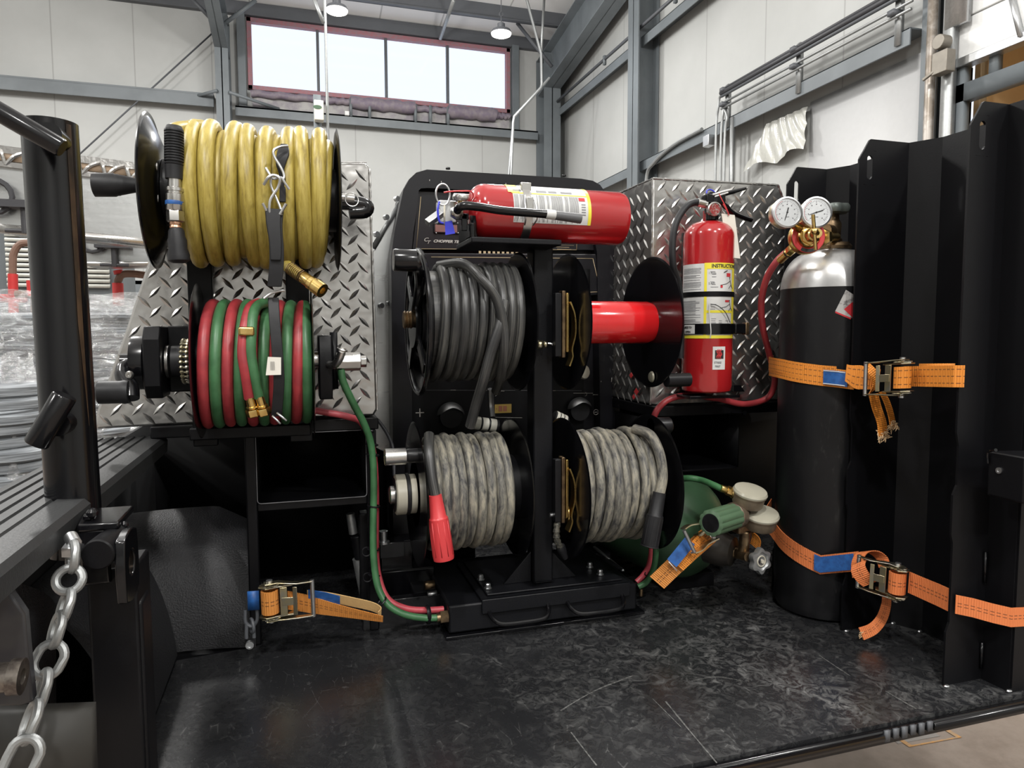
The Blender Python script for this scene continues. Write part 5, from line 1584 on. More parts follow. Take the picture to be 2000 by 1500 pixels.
# twin hose
HG = thing('twin_welding_hose', (-.06, AY, .40), 'red and green twin welding hose wound on the lower crank reel', 'hose')
r = .0083
N = 5
span0, span1 = gx0 + .002, gx1 - .002
def twin(phase, matn, name, seed):
    random.seed(seed)
    pts = []
    st = 30
    pitch = (span1 - span0) / N
    offs = [random.uniform(-.06, .06) for _ in range(8)]
    rad = [random.uniform(-.001, .003) for _ in range(8)]
    for i in range(int(N * st) + 1):
        k = i / st; j = int(k); f = k - j; f = f * f * (3 - 2 * f)
        x = span0 + pitch * (k + phase + offs[j] * (1 - f) + offs[j + 1] * f + .07 * math.sin(2 * PI * k + 1))
        x = min(max(x, gx0 + .010), gx1 - .009)
        R = .094 + rad[j] * (1 - f) + rad[j + 1] * f
        a = PI + 2 * PI * k
        pts.append(V(x, AY - math.cos(a) * R, ZG - .004 + math.sin(a) * R))
    m = MB(); m.tube(pts, r, 14)
    build(name, m, MT[matn], HG)
twin(0, 'red_rubber', 'red_hose', 4)
twin(.50, 'green_rubber', 'green_hose', 4)
# second, inner layer fills the gaps
for ph, mn, R in ((.2, 'green_rubber', .082), (.70, 'red_rubber', .082)):
    pts = []
    for i in range(int(4 * 26) + 1):
        k = i / 26
        a = PI + 2 * PI * k
        pts.append(V(gx0 + .012 + (gx1 - gx0 - .024) * min(1, (k + ph) / 4.7), AY - math.cos(a) * R, ZG + math.sin(a) * R))
    m = MB(); m.tube(pts, r, 12); build('inner_turn', m, MT[mn], HG)
# free ends over the coil with the brass clip and fittings
Yf = AY - .094 - .012
pr = [P(505, 592, Y=1.155), P(488, 602, Y=1.12), P(478, 640, Y=1.094), P(474, 690, Y=1.085), P(480, 730, Y=1.086), P(487, 778, Y=1.10)]
pg = [P(530, 592, Y=1.165), P(508, 594, Y=1.13), P(495, 612, Y=1.105), P(491, 650, Y=1.088), P(490, 690, Y=1.084), P(496, 730, Y=1.086), P(506, 776, Y=1.10)]
m = MB(); m.tube(catmull(pr, 8), r * .92, 14); build('red_hose_end', m, MT['red_rubber'], HG)
m = MB(); m.tube(catmull(pg, 8), r * .92, 14); build('green_hose_end', m, MT['green_rubber'], HG)
m = MB(); a, b = P(465, 638, Y=1.08), P(497, 656, Y=1.08); m.box((a.x, 1.076, b.z), (b.x, 1.102, a.z)); build('brass_clip', m, MT['brass'], HG, bevel=.003, seg=3)
for a, b in ((P(487, 776, Y=1.098), P(497, 812, Y=1.105)), (P(506, 774, Y=1.098), P(517, 810, Y=1.105))):
    L = (b - a).length
    m = MB(); m.lathe([(.0065, 0), (.0065, L * .45), (.0085, L * .48), (.0085, L * .55), (.0065, L * .58), (.0075, L * .6)], a, b - a, 18); m.lathe([(.0102, L * .62), (.0108, L * .65), (.0108, L * .95), (.0095, L), (.006, L), (.006, L * .9)], a, b - a, 6); build('brass_fitting', m, MT['brass'], HG)

# yellow reel
RYL = thing('hose_reel', (-.06, AY, .64), 'black dished reel holding the yellow air hose, with a cone crank knob', 'hose reel', 'hose reels in front of the tread box')
yx0, yx1, ZY = -.190, .064, .765
disc(RYL, yx0 - .004, AY, ZY, .115, dish=.016, sgn=1)
m = MB(); m.lathe([(.035, 0), (.035, .006), (.03, .01), (1e-4, .01)], (yx0 - .004, AY, ZY), (-1, 0, 0), 32); build('hub', m, MT['black_gloss'], RYL)
disc(RYL, yx1, AY, ZY, .111, th=.004, rim=.006, matn='black_satin')
m = MB(); m.cyl((yx0, AY, ZY), (yx1, AY, ZY), .05); build('drum', m, MT['black_satin'], RYL)
for x, y in ((306, 327), (308, 389)):
    q = P(x, y, X=yx0 - .008); q = P(x, y, Y=1.14); m = MB(); m.lathe([(.0065, 0), (.0065, .003), (.0048, .0075), (1e-4, .0085)], q, (-1, -.35, .05), 14); build('dome_nut', m, MT['steel'], RYL)
a, b = P(181, 361, Y=1.13), P(283, 362, Y=1.13); L = (b - a).length
m = MB(); m.lathe([(.013, 0), (.0165, .0015), (.0163, L * .42), (.0150, L * .46), (.0150, L * .50), (.0143, L * .52), (.0085, L * .95), (.007, L + .01)], a, b - a, 36); build('crank_knob', m, MT['black_rubber'], RYL)
m = MB(); m.lathe([(.014, L * .94), (.014, L + .008)], a, b - a, 20); build('knob_washer', m, MT['zinc'], RYL)
# right side: elbow, pin and split ring
m = MB(); m.tube(catmull([V(yx1, AY - .02, ZY - .005), V(yx1 + .03, AY - .02, ZY - .005), P(715, 402, Y=1.18), P(712, 412, Y=1.18), V(yx1 + .02, AY - .02, ZY - .02)], 5), .012, 14); build('axle_elbow', m, MT['black_gloss'], RYL)
m = MB(); m.cyl(P(664, 385, Y=1.15), P(692, 388, Y=1.15), .0065); build('lock_pin', m, MT['steel'], RYL)
m = MB(); m.torus(P(687, 390, Y=1.14), (.2, -1, .1), .0105, .0009, 28, 6); build('split_ring', m, MT['steel'], RYL)

HY = thing('yellow_air_hose', (-.06, AY, .65), 'dirty yellow air hose wound in thick turns on the upper reel', 'hose')
r = .0118
pts, m = coil('', yx0 + .024, yx1 - .0005, AY, ZY, .086, r, 11, None, 77, '', '', wob=.10, Rj=.05, a0=PI)
build('wound_hose', m, MT['yellow_hose'], HY)
random.seed(9)
pts = []
nt = 8.0; stp = 30
offs = [random.uniform(-.30, .30) for _ in range(11)]
for i in range(int(nt * stp) + 1):
    k = i / stp; j = int(k); f = k - j; f = f * f * (3 - 2 * f)
    x = yx0 + .036 + (yx1 - yx0 - .048) * (k + offs[j] * (1 - f) + offs[j + 1] * f + .16 * math.sin(2 * PI * k + .5)) / nt
    x = min(max(x, yx0 + .034), yx1 - r)
    R = .1005 + .002 * math.sin(k * 5)
    a = PI + 2 * PI * k
    pts.append(V(x, AY - math.cos(a) * R, ZY + math.sin(a) * R))
m = MB(); m.tube(pts, r * .98, 14); build('outer_turns', m, MT['yellow_hose'], HY)
m = MB(); m.cyl((yx0 + .02, AY, ZY), (yx1 - .016, AY, ZY), .078, seg=40); build('inner_turns', m, MT['yellow_hose'], HY)
# start of the hose coming over the flange to the coupler
path = [P(336, 262, Y=1.12), P(345, 255, Y=1.13), P(366, 252, Y=1.15), P(395, 250, Y=1.17), P(418, 262, Y=1.18)]
m = MB(); m.tube(catmull(path, 6), r, 12); build('lead_turn', m, MT['yellow_hose'], HY)
Yc = 1.09
a, b = P(340, 252, Y=Yc), P(340, 322, Y=Yc); L = (b - a).length; d = b - a
prof = [(.010, -.004), (.0118, 0)]
for i in range(12):
    z = L * (.04 + .90 * i / 12)
    prof += [(.0128, z), (.0128, z + L * .045), (.0108, z + L * .05), (.0108, z + L * .072)]
prof += [(.0125, L * .97), (.0120, L)]
m = MB(); m.lathe(prof, a, d, 24); build('strain_relief', m, MT['black_rubber'], HY)
pts = [(250, .0), (322, .0)]
def seg_lathe(name, y0, y1, prof, matn, x0=340, x1=None, sg=24):
    a, b = P(x0, y0, Y=Yc), P(x1 or x0, y1, Y=Yc); L = (b - a).length
    m = MB(); m.lathe([(r_, h * L) for r_, h in prof], a, b - a, sg); return build(name, m, MT[matn], HY)
seg_lathe('relief_collar', 322, 350, [(.0110, 0), (.0118, .05), (.0115, 1)], 'black_rubber')
seg_lathe('coupler_stem', 350, 367, [(.0088, 0), (.0088, 1)], 'steel', 341)
seg_lathe('quick_coupler', 366, 412, [(.0100, 0), (.0118, .04), (.0118, .16), (.0102, .2), (.0102, .26), (.0118, .3), (.0118, .96), (.011, 1)], 'steel', 341, 342)
seg_lathe('blue_ring', 393, 401, [(.0119, 0), (.0122, .1), (.0122, .9), (.0119, 1)], 'tag_blue', 341)
seg_lathe('hex_fitting', 412, 434, [(.0112, 0), (.0118, .1), (.0118, .9), (.010, 1)], 'steel', 342, 343, 6)
seg_lathe('copper_ferrule', 434, 447, [(.0078, 0), (.0082, .3), (.0074, .5), (.0082, .8), (.0074, 1)], 'copper', 343)
seg_lathe('hose_boot', 446, 512, [(.0085, 0), (.0105, .08), (.011, .25), (.0128, .35), (.0125, .6), (.015, .8), (.0145, .95), (.009, 1.02)], 'black_rubber', 344, 350)
# brass nozzle end poking out below
a, b = P(556, 516, Y=1.10), P(630, 568, Y=1.06); L = (b - a).length; d = (b - a).normalized()
m = MB(); m.lathe([(.006, 0), (.0085, .004), (.0085, L * .42)], a, d, 18); build('hose_tip', m, MT['yellow_hose'], HY)
m = MB(); u, v = frame(d)
sp = [a + d * (L * (.14 + .34 * i / 60)) + (u * math.cos(i * .9) + v * math.sin(i * .9)) * .0092 for i in range(61)]
m.tube(sp, .0009, 6); build('spring_guard', m, MT['brass_dull'], HY)
m = MB(); m.lathe([(.0085, L * .48), (.0092, L * .50), (.0092, L * .66), (.0105, L * .68), (.0105, L * .76), (.0092, L * .78)], a, d, 12); m.lathe([(.0098, L * .78), (.0112, L * .80), (.0112, L), (.0055, L), (.0055, L * .93), (1e-4, L * .93)], a, d, 24); build('brass_nozzle', m, MT['brass'], HY)

# rubber straps with S hooks
S1 = thing('rubber_strap', P(545, 380, Y=1.08), 'black rubber tarp strap with wire hooks over the yellow hose', 'strap', 'rubber tarp straps')
Yh = 1.083
m = MB(); m.ribbon(catmull([P(555, 284, Y=1.105), P(553, 300, Y=1.09), P(548, 325, Y=1.088), P(552, 350, Y=1.09), P(552, 395, Y=1.09)], 5), V(1, 0, 0), [.009, .011, .013, .015, .016, .017, .017, .016, .015, .014, .012, .010, .009, .009, .009, .009, .009, .009, .009, .009, .009], .006); build('strap_end', m, MT['black_rubber'], S1, bevel=.001)
m = MB(); m.tube(catmull([P(562, 285, Y=1.085), P(546, 287, Y=1.078), P(535, 294, Y=1.075), P(536, 306, Y=1.075), P(549, 328, Y=1.075), P(555, 346, Y=1.075), P(545, 356, Y=1.072)], 6), .0019, 8); build('wire_hook', m, MT['zinc'], S1)
m = MB(); m.tube(catmull([P(519, 328, Y=1.072), P(527, 341, Y=1.07), P(534, 349, Y=1.07), P(549, 347, Y=1.07), P(556, 357, Y=1.07), P(565, 370, Y=1.072)], 6), .0019, 8); build('wire_hook', m, MT['zinc'], S1)
m = MB(); m.tube(catmull([P(515, 361, Y=1.07), P(523, 348, Y=1.066), P(534, 342, Y=1.066), P(546, 349, Y=1.066), P(543, 366, Y=1.068), P(529, 388, Y=1.068), P(526, 405, Y=1.068), P(527, 420, Y=1.07)], 6), .0021, 8); m.tube(catmull([P(530, 346, Y=1.070), P(529, 362, Y=1.072), P(540, 388, Y=1.072), P(548, 408, Y=1.07), P(549, 420, Y=1.07)], 6), .0019, 8); m.tube([P(513, 397, Y=1.066), P(522, 414, Y=1.07)], .0019, 8); m.tube([P(559, 398, Y=1.064), P(547, 419, Y=1.068)], .0021, 8); build('wire_hook', m, MT['zinc'], S1)
# long lower strap (two legs folded)
q1 = catmull([P(536, 412, Y=1.076), P(536, 440, Y=1.074), P(540, 480, Y=1.072), P(540, 520, Y=1.072), P(536, 560, Y=1.075)], 5)
m = MB(); m.ribbon(q1, V(1, 0, 0), [.026 - .006 * min(1, i / 8) for i in range(len(q1))], .006); m.ribbon([q + V(-.001, -.006, .002) for q in q1[:-6]], V(1, 0, 0), [.022 - .012 * i / len(q1) for i in range(len(q1) - 6)], .004); build('strap_body', m, MT['black_rubber'], S1, bevel=.001)
S2 = thing('rubber_strap', P(538, 700, Y=1.07), 'black rubber tarp strap with a paper barcode tag across the red and green hose', 'strap', 'rubber tarp straps')
q2 = catmull([P(534, 582, Y=1.095), P(536, 620, Y=1.084), P(541, 680, Y=1.078), P(545, 740, Y=1.080), P(542, 790, Y=1.092), P(540, 812, Y=1.10)], 6)
m = MB(); m.ribbon(q2, V(1, 0, 0), .0155, .005); build('strap_body', m, MT['black_rubber'], S2, bevel=.001)
m = MB(); m.tube(catmull([P(516, 583, Y=1.09), P(530, 573, Y=1.088), P(548, 568, Y=1.088), P(556, 568, Y=1.09)], 5), .0019, 8); build('wire_hook', m, MT['zinc'], S2)
m = MB(); m.tube([P(541, 806, Y=1.09), P(560, 822, Y=1.085)], .0018, 8); m.tube([P(532, 812, Y=1.09), P(548, 828, Y=1.086)], .0018, 8); build('wire_hook', m, MT['zinc'], S2)
a, b = P(519, 697, Y=1.072), P(548, 733, Y=1.072)
m = MB(); m.prism([P(523, 697, Y=1.072), P(549, 698, Y=1.072), P(549, 732, Y=1.072), P(519, 733, Y=1.072)], (0, .0008, 0)); build('paper_tag', m, MT['paper'], S2, smooth=False)
m = MB()
for i in range(7):
    m.box(P(528 + i * 1.3, 706, Y=1.0716), P(528.7 + i * 1.3, 723, Y=1.0712))
build('barcode', m, MT['ink'], S2, smooth=False)

# ------------------------------------------------------------------ loose hoses
def hose(name, pp, r, matn, label, cat='hose', n=8, group=None):
    m = MB(); m.tube(catmull(pp, n), r, 12); o = build(name, m, MT[matn]); return tag(o, label, cat, group)


g = [P(666, 722, Y=1.185), P(670, 745, Y=1.185), P(690, 788, Y=1.20), P(712, 830, Y=1.22), P(725, 870, Y=1.235), P(730, 930, Y=1.24), P(729, 1020, Y=1.24), P(730, 1090, Y=1.235), P(738, 1145, Y=1.225), P(757, 1180, Y=1.21), P(790, 1200, Y=1.20), P(830, 1207, Y=1.20), P(862, 1206, Y=1.20)]
rr = [P(606, 800, Y=1.262), P(640, 806, Y=1.262), P(680, 814, Y=1.26), P(708, 828, Y=1.25), P(728, 880, Y=1.258), P(734, 960, Y=1.258), P(734, 1060, Y=1.255), P(738, 1120, Y=1.245), P(756, 1168, Y=1.23), P(790, 1188, Y=1.22), P(830, 1192, Y=1.22), P(866, 1190, Y=1.22)]
hose('green_hose', g, .0062, 'green_rubber', 'green gas hose running down from the reel swivel to the stand base')
hose('red_hose', rr, .0060, 'pink_rubber', 'pinkish red gas hose tied behind the green one down to the stand base')
for k, (x, y) in enumerate(((718, 842), (726, 868), (728, 888), (730, 988), (729, 1072), (731, 1122), (745, 1176), (836, 1200))):
    q = P(x, y, Y=1.245 if y < 1150 else 1.21)
    ax = (0.15, 0, 1) if y < 1150 else ((1, 0, -1) if y < 1190 else (1, 0, 0))
    m = MB(); m.torus(q, ax, .0105 if k != 7 else .014, .0016 if k != 7 else .004, 20, 6)
    a = frame(ax)[0]
    if k in (4, 5):
        m.torus(q + V(-.012, 0, -.004), (0, 1, 0), .008, .0012, 14, 5)
    tag(build('cable_tie', m, MT['black_plastic']), ['highest black cable tie on the green and red hose pair', 'cable tie second from the top on the hose pair', 'cable tie beside the cubby top on the hose pair', 'cable tie level with the cubby shelf on the hose pair', 'cable tie with a loop tail below the shelf', 'lowest looped cable tie on the upright hose run', 'cable tie where the hose pair bends to the base', 'thick black band holding both hoses at the stand base'][k], 'cable tie', 'cable ties on the hose pair')
q = P(866, 1205, Y=1.20); m = MB(); m.hexnut(q - V(.006, 0, 0), (1, 0, 0), .0115, .014); m.cyl(q - V(.012, 0, 0), q, .008); tag(build('hose_fitting', m, MT['brass_dull']), 'hex hose fitting screwed into the left end of the stand base', 'fitting')
q = P(1250, 1150, Y=1.22)
g2 = [P(1247, 1146, Y=1.215), P(1262, 1137, Y=1.21), P(1275, 1115, Y=1.20), P(1280, 1090, Y=1.19), P(1280, 1062, Y=1.18), P(1274, 1040, Y=1.19)]
r2 = [P(1243, 1137, Y=1.23), P(1255, 1125, Y=1.23), P(1267, 1105, Y=1.225), P(1272, 1080, Y=1.22), P(1272, 1050, Y=1.22)]
hose('green_hose', g2, .0058, 'green_rubber', 'green gas hose rising from the right end of the stand base')
hose('red_hose', r2, .0055, 'pink_rubber', 'red gas hose rising behind the green one at the right end of the base')
m = MB(); m.torus(P(1269, 1118, Y=1.215), (-.5, 0, 1), .0105, .0012, 20, 6); tag(build('cable_tie', m, MT['black_plastic']), 'cable tie on the hoses right of the stand base', 'cable tie', 'cable ties on the hose pair')
m = MB(); q = P(1252, 1150, Y=1.215); m.cyl(q, q - V(0, 0, .014), .004); tag(build('hose_fitting', m, MT['brass_dull']), 'small hose fitting at the right end of the stand base', 'fitting')
rh = [P(1537, 492, Y=1.13), P(1516, 512, Y=1.14), P(1497, 545, Y=1.16), P(1487, 590, Y=1.18), P(1490, 640, Y=1.20), P(1502, 690, Y=1.22), P(1513, 735, Y=1.235), P(1508, 765, Y=1.25), P(1490, 782, Y=1.258), P(1450, 789, Y=1.262), P(1400, 778, Y=1.264), P(1350, 772, Y=1.264), P(1312, 778, Y=1.265), P(1288, 795, Y=1.265), P(1275, 822, Y=1.27), P(1268, 870, Y=1.30), P(1262, 960, Y=1.36), P(1262, 1060, Y=1.36)]
hose('red_hose', rh, .0065, 'red_rubber', 'long red acetylene hose curving from the regulator under the fire extinguisher')
gh = [P(1412, 956, Y=1.10), P(1395, 948, Y=1.12), P(1370, 938, Y=1.16), P(1345, 934, Y=1.18), P(1325, 938, Y=1.21), P(1305, 952, Y=1.27), P(1290, 990, Y=1.33), P(1280, 1060, Y=1.36)]
hose('green_hose', gh, .0062, 'green_rubber', 'green oxygen hose arching over the green cylinder')

# ------------------------------------------------------------------ fire extinguishers
def cylmap(M, r):
    """local label coords: u = metres round the shell (0 at the front), v = height, h = proud of the shell"""
    def f(u, v, h=0):
        a = u / r
        return M @ V(math.sin(a) * (r + h), -math.cos(a) * (r + h), v)
    return f


def patch(f, u0, u1, v0, v1, h, name, matn, par, nu=14, m=None):
    mm = m or MB()
    mm.grid(lambda a, b: f(u0 + (u1 - u0) * a, v0 + (v1 - v0) * b, h), nu, 1)
    if m is None:
        return build(name, mm, MT[matn] if isinstance(matn, str) else matn, par)


def band(f, v0, v1, h, name, matn, par, a0=0, a1=2 * PI, r=.05):
    m = MB()
    m.grid(lambda a, b: f((a0 + (a1 - a0) * a) * r, v0 + (v1 - v0) * b, h), 48, 1)
    m.grid(lambda a, b: f((a0 + (a1 - a0) * a) * r, v0, h - .002 + b * .002), 48, 1)
    m.grid(lambda a, b: f((a0 + (a1 - a0) * a) * r, v1, h - b * .002), 48, 1)
    return build(name, m, MT[matn], par)


def shell(M, r, H, par, dome=.03, neck=.012):
    prof = [(1e-4, .004), (r * .6, .003), (r * .86, 0), (r * .955, .003), (r, .012), (r, H - dome)]
    for k in range(1, 9):
        a = PI / 2 * k / 8
        prof.append((neck + (r - neck) * math.cos(a), H - dome + dome * math.sin(a)))
    prof += [(neck, H + .006), (neck, H + .02)]
    m = MB(); m.lathe(prof, (0, 0, 0), (0, 0, 1), 64, hint=(1, 0, 0)); m.xf(M)
    return build('cylinder', m, MT['red_paint'], par, label='glossy red cylinder')


# upright one
rv = .050
c0 = P(1379, 766, Y=1.238)
XV, YV, ZB = c0.x, 1.238, P(1379, 768, Y=1.20).z
HV = P(1379, 428, Y=1.215).z - ZB
EV = thing('fire_extinguisher', (XV, YV, ZB), 'upright red fire extinguisher with yellow instruction label strapped before the tread plate box', 'fire extinguisher', 'fire extinguishers')
phi = -math.radians(32.6)
MV = Matrix.Translation((XV, YV, ZB)) @ Matrix.Rotation(phi, 4, 'Z')
fv = cylmap(MV, rv)
shell(MV, rv, HV, EV, .032, .0125)
def zy(y):
    return ZB + 0 if False else P(1379, y, Y=1.195).z - ZB
def ux(px):
    return rv * math.asin(max(-1, min(1, (px - 1379) / 49.5)))
patch(fv, ux(1331), ux(1427), zy(661), zy(514), .0004, 'paper_label', 'white', EV, 24)
m = MB()
for (x0, x1, y0, y1) in ((1375, 1427, 513, 525), (1372, 1377, 513, 661), (1423, 1427, 513, 661), (1331, 1427, 655, 661), (1372, 1427, 606, 611)):
    patch(fv, ux(x0), ux(x1), zy(y1), zy(y0), .0008, '', '', None, 24 if x1 - x0 > 20 else 3, m)
build('yellow_border', m, MT['label_yellow'], EV)
m = MB()
y = 518
random.seed(2)
while y < 652:
    if not (566 < y < 584 or 630 < y < 655) and random.random() < .86:
        patch(fv, ux(1333), ux(1366 - random.choice((0, 0, 2, 9))), zy(y + 1.0), zy(y), .0007, '', '', None, 5, m)
    y += 2.3
for (x, y, w_) in ((1383, 530, 9), (1386, 535, 7), (1386, 540, 8), (1383, 550, 8), (1386, 555, 7), (1384, 560, 14), (1385, 594, 10), (1385, 599, 8), (1384, 603, 9), (1386, 622, 9), (1386, 626, 8), (1386, 630, 9), (1400, 626, 6), (1412, 626, 6), (1400, 630, 6)):
    patch(fv, ux(x), ux(x + w_), zy(y + 1.2), zy(y), .0007, '', '', None, 3, m)
build('fine_print', m, MT['grey_ink'], EV)
def wv(u0, v0):
    return lambda x, y, z: fv(u0 + x, v0 + y, .0009 + z)
text('label_lettering', 'INSTRUCTIONS', None, None, None, .0098, MT['ink'], EV, wrap=wv(ux(1385), zy(522.5)), sx=.88, bold=.0003)
text('label_lettering', '1 PULL', None, None, None, .0055, MT['grey_ink'], EV, wrap=wv(ux(1380), zy(535)), sx=.9)
text('label_lettering', '2 AIM', None, None, None, .0055, MT['grey_ink'], EV, wrap=wv(ux(1380), zy(555)), sx=.9)
# pictograms
m = MB()
patch(fv, ux(1413), ux(1420), zy(540), zy(533), .0009, '', '', None, 3, m)
patch(fv, ux(1402), ux(1406), zy(562), zy(557), .0009, '', '', None, 3, m); patch(fv, ux(1411), ux(1418), zy(590), zy(586), .0009, '', '', None, 3, m)
build('red_pictogram', m, MT['label_red'], EV)
m = MB()
for (yy) in (552, 597):
    for a, b in (((1419, yy - 8), (1421, yy + 4)), ((1421, yy + 4), (1417, yy + 11)), ((1421, yy + 4), (1424, yy + 11)), ((1420, yy - 4), (1413, yy + 2)), ((1413, yy + 2), (1402, yy + 5))):
        m.tube([fv(ux(a[0]), zy(a[1]), .001), fv(ux(b[0]), zy(b[1]), .001)], .0005, 5)
    m.sphere(fv(ux(1419), zy(yy - 10), .0008), .0013, 8)
m.tube([fv(ux(1408), zy(532), .001), fv(ux(1414), zy(528), .001)], .0008, 5)
build('black_pictogram', m, MT['ink'], EV)
band(fv, zy(579), zy(569), .0014, 'retaining_band', 'black_satin', EV, r=rv)
band(fv, zy(653), zy(632), .0025, 'clamp_band', 'black_gloss', EV, r=rv)
q0 = fv(ux(1425), zy(642), .004)
m = MB(); m.bar(q0, q0 + V(.028, .004, 0), .012, .021); build('clamp_latch', m, MT['black_gloss'], EV, bevel=.002)
m = MB(); m.bar(q0 + V(.026, .003, 0), q0 + V(.034, .004, 0), .012, .024); build('latch_hook', m, MT['brass_dull'], EV, bevel=.001)
patch(fv, ux(1332), ux(1357), zy(652), zy(634), .0030, 'strap_notice', 'white', EV, 6)
text('notice_lettering', 'SQUEEZE TO', None, None, None, .0052, MT['ink'], EV, wrap=lambda x, y, z: fv(ux(1335) + x, zy(641) + y, .0033 + z), sx=.82, bold=.0001)
text('notice_lettering', 'OPEN', None, None, None, .0056, MT['ink'], EV, wrap=lambda x, y, z: fv(ux(1340) + x, zy(650) + y, .0033 + z), sx=.9, bold=.0001)
m = MB(); m.tube(catmull([fv(ux(1383), zy(593), .003), fv(ux(1382), zy(610), .006), fv(ux(1384), zy(632), .007), fv(ux(1385), zy(650), .008), fv(ux(1384), zy(660), .006)], 5), .0011, 6); build('seal_tail', m, MT['white'], EV)
m = MB(); m.tube(catmull([fv(ux(1382), zy(594), .003), fv(ux(1395), zy(597), .006), fv(ux(1408), zy(610), .007), fv(ux(1417), zy(630), .006)], 5), .0008, 6); build('seal_wire', m, MT['ink'], EV)
# maker's sticker
sy0, sy1 = 677, 722
patch(fv, ux(1390), ux(1413), zy(sy1), zy(sy0), .0006, 'maker_sticker', 'white', EV, 6)
patch(fv, ux(1394), ux(1410), zy(701), zy(684), .0008, 'logo_ground', 'ink', EV, 5)
m = MB()
for dx in (0, 3.2, 6.2):
    pts = [fv(ux(1398 + dx + a), zy(b), .0013) for a, b in ((2, 682), (-.5, 687), (1.8, 692), (-.6, 697), (.6, 701))]
    m.tube(catmull(pts, 4), [.0004 + .0009 * math.sin(PI * (i + 1) / 18) for i in range(17)], 6)
build('logo_flame', m, MT['red_plastic'], EV)
text('maker_lettering', 'STRIKE', None, None, None, .0056, MT['grey_ink'], EV, wrap=wv(ux(1393.0), zy(710)), sx=.86, bold=.0001)
text('maker_lettering', 'FIRST', None, None, None, .0056, MT['grey_ink'], EV, wrap=wv(ux(1394.5), zy(717.5)), sx=.86, bold=.0001)
# valve head
HY_ = 1.225
def h3(px, py, dy=0):
    return P(px, py, Y=HY_ + dy)
m = MB(); m.lathe([(.0125, 0), (.0125, .012), (.0155, .014), (.0155, .022), (.0125, .024), (.0125, .045), (.010, .05)], V(h3(1391, 425).x, HY_, h3(1391, 430).z), (0, 0, 1), 20); build('valve_body', m, MT['black_gloss'], EV)
m = MB(); m.box(h3(1380, 395, -.012), h3(1404, 384, .012)); m.prism([h3(1372, 383, -.010), h3(1366, 390, -.010), h3(1384, 396, -.010), h3(1410, 388, -.010), h3(1412, 376, -.010), h3(1388, 374, -.010)], (0, .02, 0)); build('valve_block', m, MT['black_gloss'], EV, bevel=.0015)
m = MB(); m.tube([h3(1405, 381), h3(1430, 375), h3(1456, 368)], [.005, .0045, .0028], 10, flat=1.5); build('top_lever', m, MT['black_gloss'], EV)
m = MB(); m.tube(catmull([h3(1400, 392), h3(1414, 400), h3(1430, 415), h3(1452, 425), h3(1467, 430)], 5), [.0055] * 8 + [.0048] * 13, 10, flat=1.4); build('carry_handle', m, MT['black_gloss'], EV)
q = h3(1396, 408, -.020)
m = MB(); m.lathe([(.0105, .012), (.0135, .010), (.0138, 0), (.0115, -.002), (.0112, 0), (1e-4, 0)], q, (.25, 1, 0), 28); build('pressure_gauge', m, MT['steel'], EV)
m = MB(); m.lathe([(.0108, -.0006), (1e-4, -.0006)], q, (.25, 1, 0), 28); build('gauge_dial', m, mat('dial_red', (.45, .05, .05), .2, coat=.6, col2=(.45, .38, .34), nscale=260, lo=.5, hi=.56), EV)
m = MB(); m.tube(catmull([h3(1392, 380, -.012), h3(1400, 378, -.016), h3(1412, 374, -.016), h3(1425, 371, -.014)], 4), .0018, 6); m.tube([h3(1396, 384, -.014), h3(1422, 376, -.016)], .0015, 6); build('pull_pin', m, MT['white'], EV)
m = MB(); m.torus(h3(1389, 378, -.002), (0, -1, .6), .010, .0014, 20, 6); build('blue_seal', m, MT['blue_plastic'], EV)
m = MB(); m.tube(catmull([h3(1404, 378, -.016), h3(1410, 390, -.02), h3(1418, 405, -.022), h3(1424, 421, -.022), h3(1420, 412, -.024), h3(1412, 398, -.022)], 4), .0009, 6); build('red_string', m, MT['red_plastic'], EV)
m = MB(); m.prism([h3(1409, 417, -.02), h3(1435, 420, -.02), h3(1446, 505, -.02), h3(1423, 502, -.02)], (0, .0006, 0)); build('inspection_tag', m, MT['paper'], EV, smooth=False)
m = MB(); m.tube(catmull([h3(1378, 398, -.004), h3(1362, 395, -.004), h3(1342, 402, -.006), h3(1322, 432, -.01), h3(1314, 470, -.012), h3(1315, 520, -.012), h3(1326, 560, .0), h3(1330, 640, .0), h3(1329, 700, .0)], 7), .0068, 12); build('discharge_hose', m, MT['black_rubber'], EV)
a, b = h3(1362, 395, -.004), h3(1379, 399, -.004); m = MB(); m.lathe([(.0072, 0), (.0082, .001), (.0082, (b - a).length), (.006, (b - a).length)], a, b - a, 20); build('hose_ferrule', m, MT['steel'], EV)
# wall bracket of the extinguisher
m = MB(); m.box((XV - .03, YV + rv + .001, ZB - .01), (XV + .03, BXY - .0025, ZB + HV * .95)); m.box((XV - .055, YV - .03, ZB - .012), (XV + .06, BXY - .003, ZB - .006)); m.prism([P(1432, 765, Y=1.27), P(1455, 765, Y=1.27), P(1447, 752, Y=1.27), P(1432, 752, Y=1.27)], (0, .01, 0))
tag(build('extinguisher_bracket', m, MT['black_gloss'], bevel=.001), 'black wall bracket holding the upright extinguisher', 'bracket')

